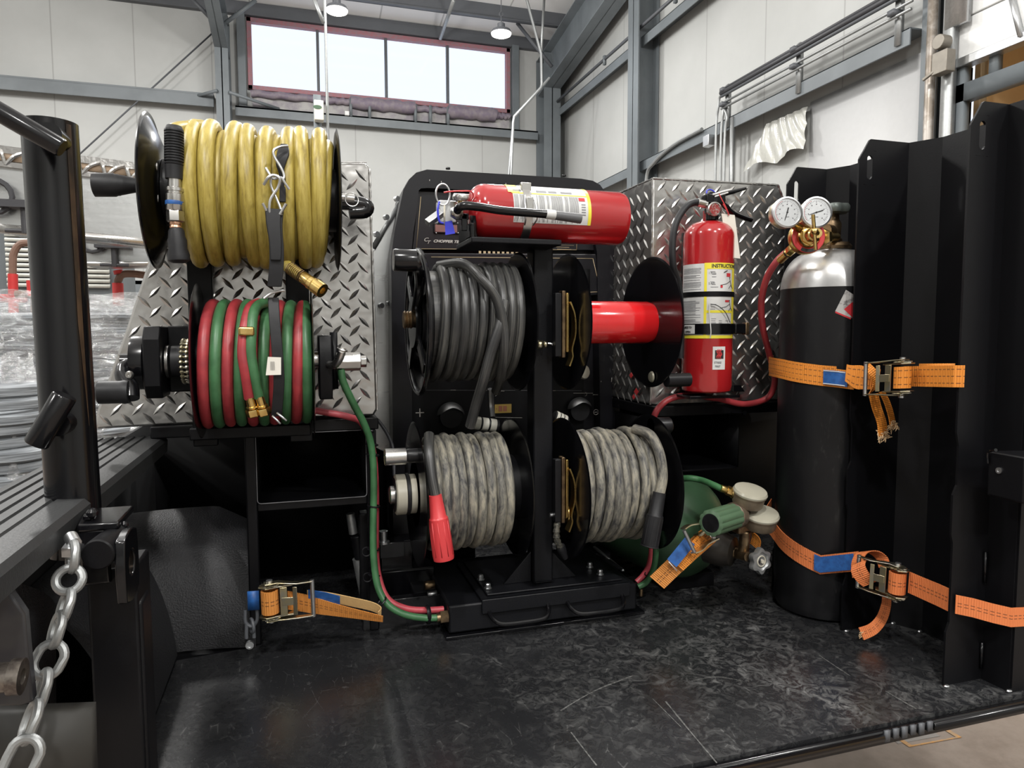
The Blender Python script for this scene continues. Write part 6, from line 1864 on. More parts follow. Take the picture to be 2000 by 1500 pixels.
# lying one on the mast shelf
rh_ = .0485
YH = 1.20
xr_ = P(1213, 425, Y=YH).x; xl_ = P(925, 415, Y=YH).x
zc_ = P(1060, 421, Y=YH).z
zc_ = P(1050, 478, Y=YH).z + rh_ + .004
MH = Matrix(((0, 0, -1, xr_), (0, 1, 0, YH), (1, 0, 0, zc_), (0, 0, 0, 1)))
LH = xr_ - xl_
EH = thing('fire_extinguisher', (xr_ - LH / 2, YH, zc_ - rh_), 'red fire extinguisher lying sideways on the shelf above the cable reels', 'fire extinguisher', 'fire extinguishers')
fh = cylmap(MH, rh_)
shell(MH, rh_, LH + .012, EH, .028, .0125)
def zx(px):
    return xr_ - P(px, 420, Y=YH - rh_).x
def uy(py):
    z = P(1080, py, Y=YH - rh_ * .8).z - zc_
    return rh_ * math.asin(max(-1, min(1, z / rh_)))
ut = rh_ * PI * .62
ub = uy(438)
patch(fh, ub, ut, zx(1154), zx(1004), .0004, 'paper_label', 'white', EH, 24)
m = MB()
patch(fh, ub, ut, zx(1155), zx(1149), .0008, '', '', None, 24, m); patch(fh, uy(382), uy(380), zx(1150), zx(1002), .0008, '', '', None, 3, m); patch(fh, uy(380), ut, zx(1018), zx(996), .0008, '', '', None, 8, m)
build('yellow_border', m, MT['label_yellow'], EH)
m = MB()
x = 1006.0
random.seed(6)
while x < 1130:
    if random.random() < .8 and not 1026 < x < 1048:
        patch(fh, ub + random.choice((.002, .006, .01)), uy(384), zx(x + 1.0), zx(x), .0008, '', '', None, 12, m)
    x += 2.2
for x0, x1 in ((1006, 1022), (1052, 1072), (1076, 1092), (1100, 1122)):
    patch(fh, uy(377), uy(373), zx(x1), zx(x0), .0008, '', '', None, 2, m)
build('fine_print', m, MT['grey_ink'], EH)
m = MB(); patch(fh, uy(392), uy(385), zx(1144), zx(1132), .0009, '', '', None, 3, m); build('red_mark', m, MT['label_red'], EH)
m = MB()
for k in range(5):
    patch(fh, uy(420 - k * 5), uy(418 - k * 5), zx(1144), zx(1136), .0008, '', '', None, 2, m)
build('small_print', m, MT['grey_ink'], EH)
band(fh, zx(1041), zx(1025), .0018, 'steel_clamp', 'steel', EH, r=rh_)
m = MB(); q0 = fh(uy(405), zx(1033), .003); m.box(q0 - V(.006, .004, .012), q0 + V(.006, .002, .012)); build('clamp_buckle', m, MT['steel'], EH, bevel=.001); m = MB(); q1 = fh(uy(370), zx(1033), .003); m.box(q1 - V(.009, .004, .006), q1 + V(.009, .006, .008)); build('clamp_buckle', m, MT['steel'], EH, bevel=.001)
for s in (-1, 1):
    m = MB(); m.tube(catmull([fh(uy(388), zx(1033 + s * 6), .004), fh(uy(400), zx(1033 + s * 9), .006), fh(uy(412), zx(1033 + s * 11), .012), fh(uy(428), zx(1033 + s * 11), .016), fh(uy(440), zx(1033 + s * 8), .006)], 5), .0013, 8); build('clamp_wire', m, MT['zinc'], EH)
q0 = fh(uy(455), zx(1032), .002)
# head of the lying one
def k3(px, py, Y=1.17):
    return P(px, py, Y=Y)
m = MB(); m.lathe([(.0125, 0), (.0125, .03), (.011, .034)], V(xl_ + .002, YH, zc_), (-1, 0, 0), 20); build('valve_neck', m, MT['red_paint'], EH)
m = MB(); m.box(k3(858, 434, 1.185), k3(885, 398, 1.215)); m.box(k3(880, 425, 1.19), k3(918, 400, 1.212)); build('valve_block', m, MT['zinc'], EH, bevel=.002)
m = MB(); m.hexnut(k3(890, 416, 1.155), (0, -1, 0), .0115, .012); build('outlet_nut', m, MT['steel'], EH)
m = MB(); m.tube(catmull([k3(892, 415, 1.15), k3(896, 406, 1.138), k3(908, 402, 1.132), k3(935, 404, 1.13), k3(980, 411, 1.13), k3(1040, 416, 1.128), k3(1066, 418, 1.128)], 7), .0072, 14); build('discharge_hose', m, MT['black_gloss'], EH)
a, b = k3(1066, 418, 1.128), k3(1084, 420, 1.128); m = MB(); m.lathe([(.0078, 0), (.0082, .001), (.0082, (b - a).length - .001), (.0078, (b - a).length)], a, b - a, 20); build('white_collar', m, MT['white'], EH)
a, b = k3(1082, 420, 1.128), k3(1134, 427, 1.128); m = MB(); m.lathe([(.0076, 0), (.0086, (b - a).length * .9), (.0086, (b - a).length), (.006, (b - a).length)], a, b - a, 20); build('nozzle', m, MT['grey_plastic'], EH)
m = MB(); m.tube([k3(862, 416, 1.165), k3(845, 428, 1.16), k3(834, 436, 1.158)], [.008, .0078, .0075], 4, flat=1.1); build('squeeze_lever', m, MT['zinc'], EH, bevel=.001)
m = MB(); m.box(k3(902, 450, 1.17), k3(911, 418, 1.176)); m.box(k3(896, 428, 1.17), k3(914, 418, 1.176)); build('carry_handle', m, MT['black_gloss'], EH, bevel=.001)
m = MB()
c = k3(865, 380, 1.165)
m.tube([c + V(math.cos(a) * .0118, 0, math.sin(a) * .0175) for a in [2 * PI * i / 32 for i in range(32)]], .0016, 8, closed=True); build('pull_ring', m, MT['zinc'], EH)
m = MB(); m.tube([k3(868, 399, 1.165), k3(868, 440, 1.165)], .0016, 8); build('pull_pin', m, MT['ivory'], EH)
q = k3(901, 386, 1.17); m = MB(); m.lathe([(.0145, 0), (.0155, .002), (.0155, .006), (.0135, .010), (1e-4, .010)], q - V(0, 0, .004), (0, -.25, 1), 28); build('pressure_gauge', m, MT['steel'], EH)
m = MB(); m.cyl(q - V(0, 0, .02), q - V(0, 0, .003), .006); build('gauge_stem', m, MT['brass'], EH)
m = MB(); m.tube(catmull([k3(867, 376, 1.155), k3(880, 374, 1.155), k3(900, 373, 1.158), k3(920, 374, 1.165), k3(924, 384, 1.17), k3(918, 392, 1.175), k3(905, 396, 1.175)], 5), .0013, 8); build('red_string', m, MT['red_plastic'], EH)
m = MB(); m.tube(catmull([k3(858, 394, 1.155), k3(855, 410, 1.152), k3(858, 432, 1.152), k3(866, 436, 1.155)], 5), .0018, 8); build('blue_tie', m, MT['blue_plastic'], EH)
m = MB(); m.prism([k3(869, 433, 1.158), k3(883, 431, 1.158), k3(889, 456, 1.158), k3(870, 459, 1.158)], (0, .001, 0)); build('blue_tag', m, MT['blue_plastic'], EH, smooth=False)
m = MB(); m.prism([k3(930, 362, 1.20), k3(1002, 366, 1.22), k3(1000, 380, 1.22), k3(924, 396, 1.20)], (0, .001, 0)); build('card_tag', m, MT['cardboard'], EH, smooth=False)
m = MB(); m.tube(catmull([V(xl_ + .012, YH - .02, zc_ - rh_ - .006), V(xl_ - .006, YH - .03, zc_ - rh_ + .002), V(xl_ - .008, YH - .03, zc_ - .012)], 5), .0055, 8); build('cradle_hook', m, MT['black_gloss'], EH)

# ------------------------------------------------------------------ cylinder rack
t = thing('cylinder_rack', (1.0, 1.0, 0), 'tall black folded sheet steel rack with slotted dividers at the right side of the deck', 'rack')
TOPZ = .885
DW = .0035
def divider(Y, x0, x1, lean=0):
    m = MB()
    ch, cz = .022, .030
    hx, hz0, hz1, hr = x0 + .023, .8215, .8510, .0058
    rx0, rx1, rz0, rz1 = hx - .012, hx + .012, .806, .865
    def q(x, z):
        return V(x + lean * z / TOPZ, Y, z)
    # lower body with small notches in the free edge
    left = [(x0 - .004, 0), (x0 - .004, .085), (x0 + .002, .10), (x0 + .002, .225), (x0 - .002, .238), (x0 - .002, .30), (x0 + .005, .315), (x0 + .005, .375), (x0, .395), (x0, rz0)]
    m.prism([q(x1, 0), q(x1, rz0)] + [q(a, b) for a, b in reversed(left)], (0, DW, 0))
    m.prism([q(x0, rz0), q(rx0, rz0), q(rx0, rz1), q(x0 + .010, rz1), q(x0 + .002, .853), q(x0, .849)], (0, DW, 0))
    m.prism([q(rx1, rz0), q(x1, rz0), q(x1, rz1), q(rx1, rz1)], (0, DW, 0))
    m.prism([q(x0 + .010, rz1), q(x1, rz1), q(x1, TOPZ), q(x0 + ch + .002, TOPZ), q(x0 + ch - .001, TOPZ - .002)], (0, DW, 0))
    n = 24; out = []; inn = []
    for k in range(n):
        a = 2 * PI * (k + .5) / n
        ca, sa = math.cos(a), math.sin(a)
        s = min((rx1 - hx) / max(abs(ca), 1e-6), (rz1 - (rz0 + rz1) / 2) / max(abs(sa), 1e-6))
        out.append(q(hx + ca * s, (rz0 + rz1) / 2 + sa * s))
        cz_ = hz1 if sa > 0 else hz0
        inn.append(q(hx + ca * hr, cz_ + sa * hr))
    m.ring(out, inn, (0, DW, 0))
    return build('divider', m, MT['black_satin'], t, smooth=False)
divider(.800, .947, 1.022)
divider(1.010, .945, 1.055)
divider(1.220, .955, 1.060, .008)
def wallseg(pts):
    m = MB()
    for a, b in zip(pts, pts[1:]):
        d = V(b[0] - a[0], b[1] - a[1], 0).normalized(); n = V(d.y, -d.x, 0) * .003
        m.prism([V(a[0], a[1], 0), V(b[0], b[1], 0), V(b[0], b[1], TOPZ), V(a[0], a[1], TOPZ)], n)
    return build('back_wall', m, MT['black_satin'], t, smooth=False)
wallseg([(1.055, 1.0135), (1.082, .965), (1.082, .86), (1.035, .80)])
wallseg([(1.060, 1.2235), (1.084, 1.18), (1.084, 1.07), (1.056, 1.012)])
wallseg([(1.10, 1.30), (1.068, 1.223)])
wallseg([(1.022, .803), (1.024, .757), (1.30, .755)])
for px, py in ((1654, 1232), (1849, 1340), (1971, 1349), (1797, 1233), (1745, 1217), (1903, 1316)):
    q = P(px, py, Z=.002); m = MB(); m.sphere(q, .0036, 8, (1.4, 1, .7)); build('weld_bead', m, MT['zinc'], t)
for px, y0, y1 in ((1925, 1078, 1138), (1918, 1255, 1305)):
    a, b = P(px, y0, Y=.797), P(px - 2, y1, Y=.797); m = MB(); m.bar(a, b, .004, .004, (0, 1, 0)); build('weld_bead', m, MT['black_gloss'], t)
# hinge bracket at the right edge
t = thing('hinge_bracket', P(1960, 960, Y=.72), 'black welded hinge bracket with a small bolt at the right edge of the rack', 'bracket')
a, b = P(1930, 880, Y=.755), P(2060, 962, Y=.755)
m = MB(); m.prism([V(a.x, .70, a.z), V(a.x + .09, .70, a.z - .004), V(a.x + .09, .70, b.z - .004), V(a.x + .03, .70, b.z), V(a.x, .70, b.z + .006)], (0, .055, 0)); build('body', m, MT['black_satin'], t, bevel=.003)
q = P(1952, 919, X=a.x); m = MB(); m.lathe([(.0042, -.001), (.0045, .002), (.0022, .002), (.002, .001)], q, (-1, 0, 0), 16); build('bolt', m, MT['zinc'], t)
random.seed(3)
m = MB(); qq = [P(1930, 905, Y=.752), P(1930, 884, Y=.752), P(1945, 879, Y=.735)]; m.tube(catmull(qq, 5), [random.uniform(.001, .0025) for _ in range(11)], 6); build('weld_bead', m, MT['black_gloss'], t)

# ------------------------------------------------------------------ tall gas cylinder
TX, TY, TR = .985, 1.115, .0905
tk = thing('gas_cylinder', (TX, TY, 0), 'tall scuffed black gas cylinder with silver shoulder strapped into the rack', 'gas cylinder')
zb_ = P(1600, 560, Y=1.06).z
m = MB(); m.lathe([(1e-4, .004), (TR * .8, .002), (TR * .93, .006), (TR * .985, .02), (TR * .975, .05), (TR * .985, .055), (TR, .07), (TR, zb_)], (TX, TY, 0), (0, 0, 1), 72); build('body', m, MT['tank'], tk)
sh = [(TR + .0005, zb_)]
for k in range(1, 11):
    a = PI / 2 * k / 10
    sh.append((.032 + (TR - .032) * math.cos(a) ** .9 if k < 10 else .032, zb_ + .072 * math.sin(a)))
sh += [(.031, zb_ + .078)]
m = MB(); m.lathe(sh, (TX, TY, 0), (0, 0, 1), 72); build('silver_shoulder', m, MT['tank_silver'], tk, label='silver painted shoulder')
zn = zb_ + .074
m = MB(); m.lathe([(.030, 0), (.034, .001), (.036, .006), (.033, .011), (.028, .013)], (TX, TY, zn), (0, 0, 1), 36); build('neck_ring', m, MT['brass_dull'], tk)
m = MB(); m.lathe([(.018, 0), (.018, .01), (.015, .014), (.016, .04), (.012, .048), (.011, .062)], (TX, TY, zn + .01), (0, 0, 1), 20); m.cyl((TX, TY, zn + .036), (TX - .035, TY - .02, zn + .034), .0125, seg=14); build('valve_body', m, MT['brass_dull'], tk)
m = MB()
pr = []
n = 48
m.lathe([(.010, 0), (.027, .002), (.029, .006), (.029, .013), (.026, .018), (.012, .019), (1e-4, .018)], (TX, TY, zn + .068), (0, 0, 1), 40)
for i in range(len(m.v)):
    q = m.v[i]; d = V(q.x - TX, q.y - TY, 0)
    if d.length > .02:
        a = math.atan2(d.y, d.x); m.v[i] = q + d.normalized() * .0022 * math.cos(6 * a)
build('valve_handwheel', m, mat('wheel_grey', (.13, .15, .14), .4, .3, vary=.1), tk)
m = MB(); q = P(1652, 478, Y=1.085); m.box(q - V(.012, 0, .006), q + V(.010, .002, .006)); build('valve_stamp', m, MT['brass_dull'], tk, bevel=.001)
# warning diamond and chalk number
ft = cylmap(Matrix.Translation((TX, TY, 0)) @ Matrix.Rotation(-math.radians(40), 4, 'Z'), TR)
def tpt(px, py):
    """arc and height on the cylinder shell under a pixel"""
    a = P(px, py, Y=1.05); d = (a - CAM).normalized()
    # ray / cylinder
    ox, oy = CAM.x - TX, CAM.y - TY
    A = d.x ** 2 + d.y ** 2; B = 2 * (ox * d.x + oy * d.y); Cc = ox * ox + oy * oy - TR * TR
    s = (-B - math.sqrt(max(0, B * B - 4 * A * Cc))) / (2 * A)
    h = CAM + d * s
    an = math.atan2(h.x - TX, -(h.y - TY)) + math.radians(40)
    return an * TR, h.z
def quadpatch(name, pp, h, matn, par):
    c = [tpt(*p) for p in pp]
    m = MB()
    def fn(u, v):
        q0 = [c[0][k] * (1 - u) + c[1][k] * u for k in (0, 1)]; q1 = [c[3][k] * (1 - u) + c[2][k] * u for k in (0, 1)]
        return ft(q0[0] * (1 - v) + q1[0] * v, q0[1] * (1 - v) + q1[1] * v, h)
    m.grid(fn, 6, 4)
    return build(name, m, MT[matn] if isinstance(matn, str) else matn, par)
quadpatch('warning_label', ((1652, 566), (1690, 592), (1664, 622), (1631, 608)), .0005, mat('worn_label', (.42, .41, .40), .5, col2=(.12, .11, .11), nscale=70, lo=.5, hi=.62), tk)
quadpatch('warning_diamond', ((1664, 590), (1690, 606), (1670, 626), (1648, 604)), .0008, 'label_red', tk)
quadpatch('warning_edge', ((1632, 608), (1662, 621), (1661, 624), (1631, 611)), .0009, 'label_red', tk)
c_ = tpt(1637, 522)
text('chalk_number', '3.34', None, None, None, .012, MT['ink'], tk, wrap=lambda x, y, z: ft(c_[0] + x, zb_ + .016 + y * .8, -.0055 + z + .002 - y * .35), sx=1.3)

# regulator with two gauges
RGY = 1.055
rg = thing('gas_regulator', P(1573, 463, Y=RGY), 'brass gas regulator with two round white gauges on the tall cylinder', 'regulator')
FD = V(-.30, -.95, 0.02).normalized()     # facing direction
c = P(1576, 463, Y=RGY)
m = MB(); m.lathe([(.026, -.012), (.0305, -.010), (.0305, .004), (.029, .007)], c, FD, 40); m.lathe([(.021, .007), (.019, .012), (.0175, .014)], c, FD, 40); build('body', m, MT['brass'], rg, label='brass body')
m = MB(); m.lathe([(.0295, .0068), (.0285, .0078), (.0215, .0078), (.021, .007)], c, FD, 48); build('label_ring', m, MT['red_plastic'], rg)
m = MB(); u, v = frame(FD)
for a0, a1 in ((2.6, 3.7), (5.9, 6.7)):
    m.grid(lambda s, w_: c + FD * .0082 + (u * math.cos(a0 + (a1 - a0) * s) + v * math.sin(a0 + (a1 - a0) * s)) * (.0222 + .006 * w_), 14, 1)
build('ring_print', m, MT['ink'], rg)
m = MB(); m.lathe([(.0175, .012), (.017, .018), (.0135, .020)], c, FD, 6); m.lathe([(.0125, .019), (.011, .030), (.0085, .032), (.0085, .044)], c, FD, 24); build('bonnet', m, MT['brass'], rg)
hc = P(1591, 452, Y=RGY - .045)
m = MB(); m.tube([c + FD * .042, hc], .0048, 12); m.sphere(hc, .0065, 12); build('screw', m, MT['brass'], rg)
m = MB(); m.tube([P(1588, 419, Y=RGY - .045), P(1593, 488, Y=RGY - .045)], .0032, 12); build('t_handle', m, MT['brass'], rg)
for px, py, r_, needle, zero in ((1537, 415, .0262, (1541, 405, 1534, 430), 0), (1594, 415, .0268, (1607, 411, 1583, 418), 1)):
    gc = P(px, py, Y=RGY - .02)
    gd = V(-.22, -.97, .06).normalized() if zero == 0 else V(-.30, -.95, .05).normalized()
    gt = []
    m = MB(); m.lathe([(.012, -.022), (r_ * .93, -.020), (r_ * .97, -.017), (r_, -.004), (r_ * 1.03, -.003), (r_ * 1.03, .002), (r_ * .92, .003), (r_ * .90, .001)], gc, gd, 48); gb = build('gauge', m, MT['steel'] if False else mat('gauge_case', (.62, .55, .38), .3, .8), rg)
    m = MB(); m.lathe([(r_ * 1.035, -.0025), (r_ * 1.035, .0022), (r_ * .92, .0034), (r_ * .90, .0012)], gc, gd, 48); build('bezel', m, MT['zinc'], gb)
    m = MB(); m.lathe([(r_ * .91, .001), (1e-4, .001)], gc, gd, 48); build('dial', m, MT['gauge_face'], gb)
    u, v = frame(gd, (0, 0, 1))
    m = MB()
    for k in range(33):
        a = math.radians(-135 + 270 * k / 32)
        d = u * math.cos(a) + v * math.sin(a)
        m.bar(gc + gd * .0014 + d * r_ * (.70 if k % 4 else .64), gc + gd * .0014 + d * r_ * .78, .0005, .0003, gd)
    for k in range(9):
        a = math.radians(-135 + 270 * k / 8); d = u * math.cos(a) + v * math.sin(a)
        m.bar(gc + gd * .0014 + d * r_ * .50, gc + gd * .0014 + d * r_ * .57, .0018, .0003, gd)
    m.bar(gc + gd * .0014 - u * r_ * .3 - v * r_ * .12, gc + gd * .0014 - u * r_ * .3 + v * r_ * .12, .0010, .0003, gd)
    build('scale', m, MT['grey_ink'], gb)
    m = MB(); m.torus(gc + gd * .0013, gd, r_ * .80, .0003, 40, 4, a0=.4, a1=2.3); build('red_arc', m, MT['label_red'], gb)
    a, b = P(needle[0], needle[1], Y=RGY - .0235), P(needle[2], needle[3], Y=RGY - .0235)
    a = a - gd * ((a - gc).dot(gd) - .0022); b = b - gd * ((b - gc).dot(gd) - .0022)
    m = MB(); m.tube([a, gc + gd * .0022, b], [.0009, .0008, .0004], 6); m.sphere(gc + gd * .0022, .0016, 8); build('needle', m, MT['ink'], gb)
    m = MB(); m.cyl(gc - gd * .02 - V(0, 0, .004), c + (gc - c) * .35 - gd * .0, .008, seg=8); build('gauge_stem', m, MT['brass'], rg)
a, b = P(1602, 464, Y=RGY + .01), P(1634, 463, Y=RGY + .035)
m = MB(); m.cyl(a, b, .0075); build('inlet_stem', m, MT['brass'], rg)
m = MB(); d = (b - a).normalized(); m.lathe([(.009, .002), (.0165, .006), (.0165, .016), (.012, .020)], a, d, 6); m.lathe([(.012, .020), (.013, .026), (.011, .03)], a, d, 20); build('inlet_nut', m, MT['brass'], rg)
a, b = P(1552, 482, Y=RGY + .02), P(1524, 508, Y=1.12); L = (b - a).length
m = MB(); m.lathe([(.008, 0), (.0095, .002), (.0095, L * .34), (.0078, L * .38)], a, b - a, 6); m.lathe([(.0072, L * .38), (.0085, L * .42), (.0085, L * .5), (.0072, L * .52), (.0075, L)], a, b - a, 20); build('outlet_fitting', m, MT['brass'], rg)
m = MB(); q = a + (b - a) * .45; m.torus(q, b - a, .0082, .0012, 24, 6); build('seal_ring', m, MT['black_rubber'], rg)


# ------------------------------------------------------------------ green oxygen cylinder lying behind
D2 = V(.28, -.95, -.05).normalized()
oc = P(1338, 1046, Y=1.27)
ox = thing('gas_cylinder', (oc.x, 1.3, .02), 'green gas cylinder lying on the deck behind the lower right cable reel', 'gas cylinder')
ro = .112
m = MB()
pf = [(1e-4, -.34), (ro * .8, -.335), (ro, -.30), (ro, -.035)]
for k in range(1, 9):
    a = PI / 2 * k / 8
    pf.append((.030 + (ro - .030) * math.cos(a), -.035 + .085 * math.sin(a)))
oc2 = V(oc.x + .020, oc.y + .02, max(oc.z, ro + .012))
m.lathe(pf, oc2, D2, 56); build('body', m, MT['green_tank'], ox)
hd = oc2 + D2 * .048
nc = P(1412, 1072, Y=1.14)
nd = V(.55, -.80, -.08).normalized()
m = MB(); m.lathe([(.034, -.03), (.034, 0), (.031, .008), (.028, .020), (.018, .024)], nc, nd, 32); build('neck_cap', m, mat('cap_brown', (.035, .03, .025), .35, .2, vary=.2), ox)
b = P(1462, 1088, Y=1.08)
m = MB(); m.tube([nc + nd * .015, nc + nd * .03, b], [.014, .011, .009], 16); build('valve_body', m, MT['brass_dull'], ox)
hw = P(1484, 1095, Y=1.07)
hdv = V(.15, -.98, .05).normalized(); u, v = frame(hdv)
m = MB()
n = 60; vs = []; fs = []
prf = [(.4, .004, 0), (.6, .0035, 0), (.72, .006, .5), (.95, .0055, 1), (1.0, 0, 1), (.95, -.0055, 1), (.6, -.005, .5), (0.0, -.005, 0)]
for (rr_, hh, lob) in prf:
    for k in range(n):
        a = 2 * PI * k / n
        R = .0225 * rr_ * (1 + .13 * lob * math.cos(6 * a))
        vs.append(hw + (u * math.cos(a) + v * math.sin(a)) * R + hdv * hh)
for j in range(len(prf) - 1):
    for k in range(n):
        fs.append((j * n + k, j * n + (k + 1) % n, (j + 1) * n + (k + 1) % n, (j + 1) * n + k))
fs.append(tuple(range(n)))
m.add(vs, fs); build('valve_handwheel', m, MT['galvanized'], ox)
m = MB(); m.hexnut(hw + hdv * .003, hdv, .004, .005); m.torus(hw + hdv * .004, hdv, .0095, .0012, 28, 6); build('wheel_nut', m, MT['ivory'], ox)
m = MB(); m.cyl(b, hw, .008); build('valve_stem', m, MT['black_rubber'], ox)
m = MB(); m.box((oc2.x - .06, 1.28, 0), (oc2.x + .06, 1.34, .03)); build('cradle', m, MT['black_satin'], ox, bevel=.002); m = MB(); m.box((oc2.x - .10, 1.50, 0), (oc2.x + .02, 1.56, .03)); build('cradle', m, MT['black_satin'], ox, bevel=.002)

og = thing('gas_regulator', P(1440, 1010, Y=1.08), 'old regulator with ribbed green knob and two upward-facing gauges on the green cylinder', 'regulator')
ka, kb = P(1388, 1022, Y=1.04), P(1432, 1008, Y=1.075); kd = (kb - ka).normalized(); L = (kb - ka).length
u, v = frame(kd)
m = MB(); n = 88; vs = []; fs = []
prf = [(.0, .0), (.70, .0), (.80, -.001), (1.0, .001), (1.0, L - .002), (.9, L)]
for (rr_, hh) in prf:
    for k in range(n):
        a = 2 * PI * k / n
        lob = .5 + .5 * math.cos(11 * a)
        R = .0215 * rr_ * (1 + (.10 * (lob ** .5) if rr_ > .95 else 0))
        vs.append(ka + (u * math.cos(a) + v * math.sin(a)) * R + kd * hh)
for j in range(len(prf) - 1):
    for k in range(n):
        fs.append((j * n + k, j * n + (k + 1) % n, (j + 1) * n + (k + 1) % n, (j + 1) * n + k))
m.add(vs, fs); build('green_knob', m, MT['green_knob'], og, angle=.5, label='ribbed green plastic knob')
m = MB(); m.lathe([(.0155, -.0012), (1e-4, -.0012)], ka, kd, 36); m.lathe([(.0155, -.001), (.0165, -.001), (.0165, .002)], ka, kd, 36); build('knob_cap', m, MT['black_rubber'], og)
m = MB(); m.lathe([(.018, L - .004), (.0235, L), (.0245, L + .006), (.024, L + .015), (.020, L + .02), (.016, L + .035)], ka, kd, 36); build('body', m, mat('old_bronze', (.16, .12, .085), .4, .5, col2=(.10, .075, .055), nscale=40), og)
m = MB(); m.box(P(1443, 1045, Y=1.085), P(1462, 985, Y=1.11)); m.cyl(P(1456, 1035, Y=1.09), P(1452, 1078, Y=1.10), .010); build('inlet_block', m, MT['brass_dull'], og, bevel=.003)
for px, py, w_, hh in ((1465, 962, .0305, .020), (1487, 1006, .0315, .020)):
    gc = P(px, py, Y=1.075)
    up = V(.04, -.28, .96).normalized() if py < 1000 else V(-.06, -.26, .96).normalized()
    m = MB(); m.lathe([(w_ * .86, -.024), (w_ * .90, -.022), (w_ * .94, -.004), (w_ * 1.0, -.003), (w_ * 1.02, .002), (w_ * .94, .006), (w_ * .90, .0055)], gc, up, 48); gb = build('gauge', m, MT['gauge_back'], og)
    m = MB(); m.lathe([(w_ * 1.0, -.0025), (w_ * 1.025, .002), (w_ * .95, .0062), (w_ * .6, .0075), (1e-4, .0078)], gc, up, 48); build('clouded_lens', m, MT['lens'], gb)
    m = MB(); m.cyl(gc - up * .012, P(1452, 1000, Y=1.095), .007); build('gauge_stem', m, MT['brass_dull'], og)
a, b = P(1408, 953, Y=1.10), P(1448, 968, Y=1.09); L2 = (b - a).length
m = MB(); m.lathe([(.0065, 0), (.0075, L2 * .25), (.0065, L2 * .3)], a, b - a, 16); m.lathe([(.009, L2 * .28), (.009, L2 * .5)], a, b - a, 6); m.lathe([(.008, L2 * .5), (.011, L2 * .6), (.011, L2)], a, b - a, 20); build('outlet_fitting', m, MT['brass'], og)


# ------------------------------------------------------------------ ratchet straps
def ratchet(par, o, xd, up, nd, s=1.0, spool='web_orange', handle=1, fr='yellow_zinc', wrapuv=1):
    """ratchet buckle: xd along the strap towards the handle end, up across the webbing, nd outwards"""
    o, xd, up, nd = Vector(o), Vector(xd).normalized(), Vector(up).normalized(), Vector(nd).normalized()
    def q(x, y, z):
        return o + xd * (x * s) + up * (y * s) + nd * (z * s)
    H = .021
    for sg in (-1, 1):
        y = sg * H
        m = MB(); m.prism([q(-.034, y, -.004), q(-.036, y, .008), q(-.026, y, .017), (q(-.012, y, .013)), q(.012, y, .010), q(.02, y, -.002), q(.0, y, -.006)], up * (.0022 * s * sg)); build('side_plate', m, MT[fr], par, bevel=.0004)
        m = MB()
        n = 13
        vs = []
        for k in range(n * 2):
            a = 2 * PI * k / (n * 2); R = (.0135 if k % 2 else .0108)
            vs.append(q(-.020 + math.cos(a) * R, y + sg * .003, .006 + math.sin(a) * R))
        m.prism(vs, up * (.0016 * s * sg)); build('ratchet_gear', m, MT[fr], par, smooth=False)
        m = MB(); m.prism([q(-.028, y + sg * .006, .001), q(-.026, y + sg * .006, .016), q(-.010, y + sg * .006, .013), q(.018, y + sg * .004, .020), q(.040, y + sg * .004, .018), q(.042, y + sg * .004, .011), q(.018, y + sg * .004, .010), q(-.008, y + sg * .006, .001)], up * (.0018 * s * sg)); build('handle_arm', m, MT[fr], par, bevel=.0004)
        m = MB(); m.cyl(q(-.020, y + sg * .004, .006), q(-.020, y + sg * .011, .006), .0045 * s, seg=14); build('spindle_end', m, MT['zinc'], par)
    m = MB(); m.cyl(q(.040, -H - .007, .0145), q(.040, H + .007, .0145), .0032 * s, seg=14); build('grip_bar', m, MT['zinc'], par)
    m = MB(); m.prism([q(-.006, -H, .0125), q(.004, -H, .0135), q(.004, H, .0135), q(-.006, H, .0125)], nd * (.0016 * s)); m.prism([q(.012, -H, .0155), q(.018, -H, .017), q(.018, H, .017), q(.012, H, .0155)], nd * (.0016 * s)); m.prism([q(-.004, -.006, .0138), q(.016, -.006, .0165), q(.016, .006, .0165), q(-.004, .006, .0138)], nd * (.0012 * s)); build('pawl_plate', m, MT[fr], par, bevel=.0004)
    # wound webbing
    pts = []
    for k in range(41):
        a = k / 40 * 2 * PI * 1.9
        R = .0098 + .0030 * k / 40
        pts.append(q(-.020 + math.cos(a) * R, 0, .006 + math.sin(a) * R))
    m = MB(); m.ribbon(pts, up, .034 * s, .0014 * s); build('wound_webbing', m, MT[spool], par)


# upper strap
ZS = None
s1 = thing('ratchet_strap', P(1700, 740, Y=.98), 'upper orange ratchet strap with frayed tail round the tall gas cylinder', 'ratchet strap', 'orange ratchet straps')
zS = P(1600, 738, Y=1.03).z
WD = .033
pts = [V(.950, 1.232, zS + .012), V(.915, 1.20, zS + .010)]
for k in range(9):
    a = math.radians(172 + 50 * k / 8)
    pts.append(V(TX + math.cos(a) * (TR + .0018), TY + math.sin(a) * (TR + .0018), zS + .008 - .008 * k / 8))
pts += [V(.925, 1.025, zS - .001), P(1668, 743, Y=1.0)]
m = MB(); m.ribbon(pts, (0, 0, 1), WD, .0016); build('webbing', m, MT['web_orange'], s1)
m = MB(); m.ribbon([p + V(-.0006, .001, .008) for p in pts[:-1]], (0, 0, 1), WD * .8, .0012); build('return_webbing', m, MT['web_orange'], s1)
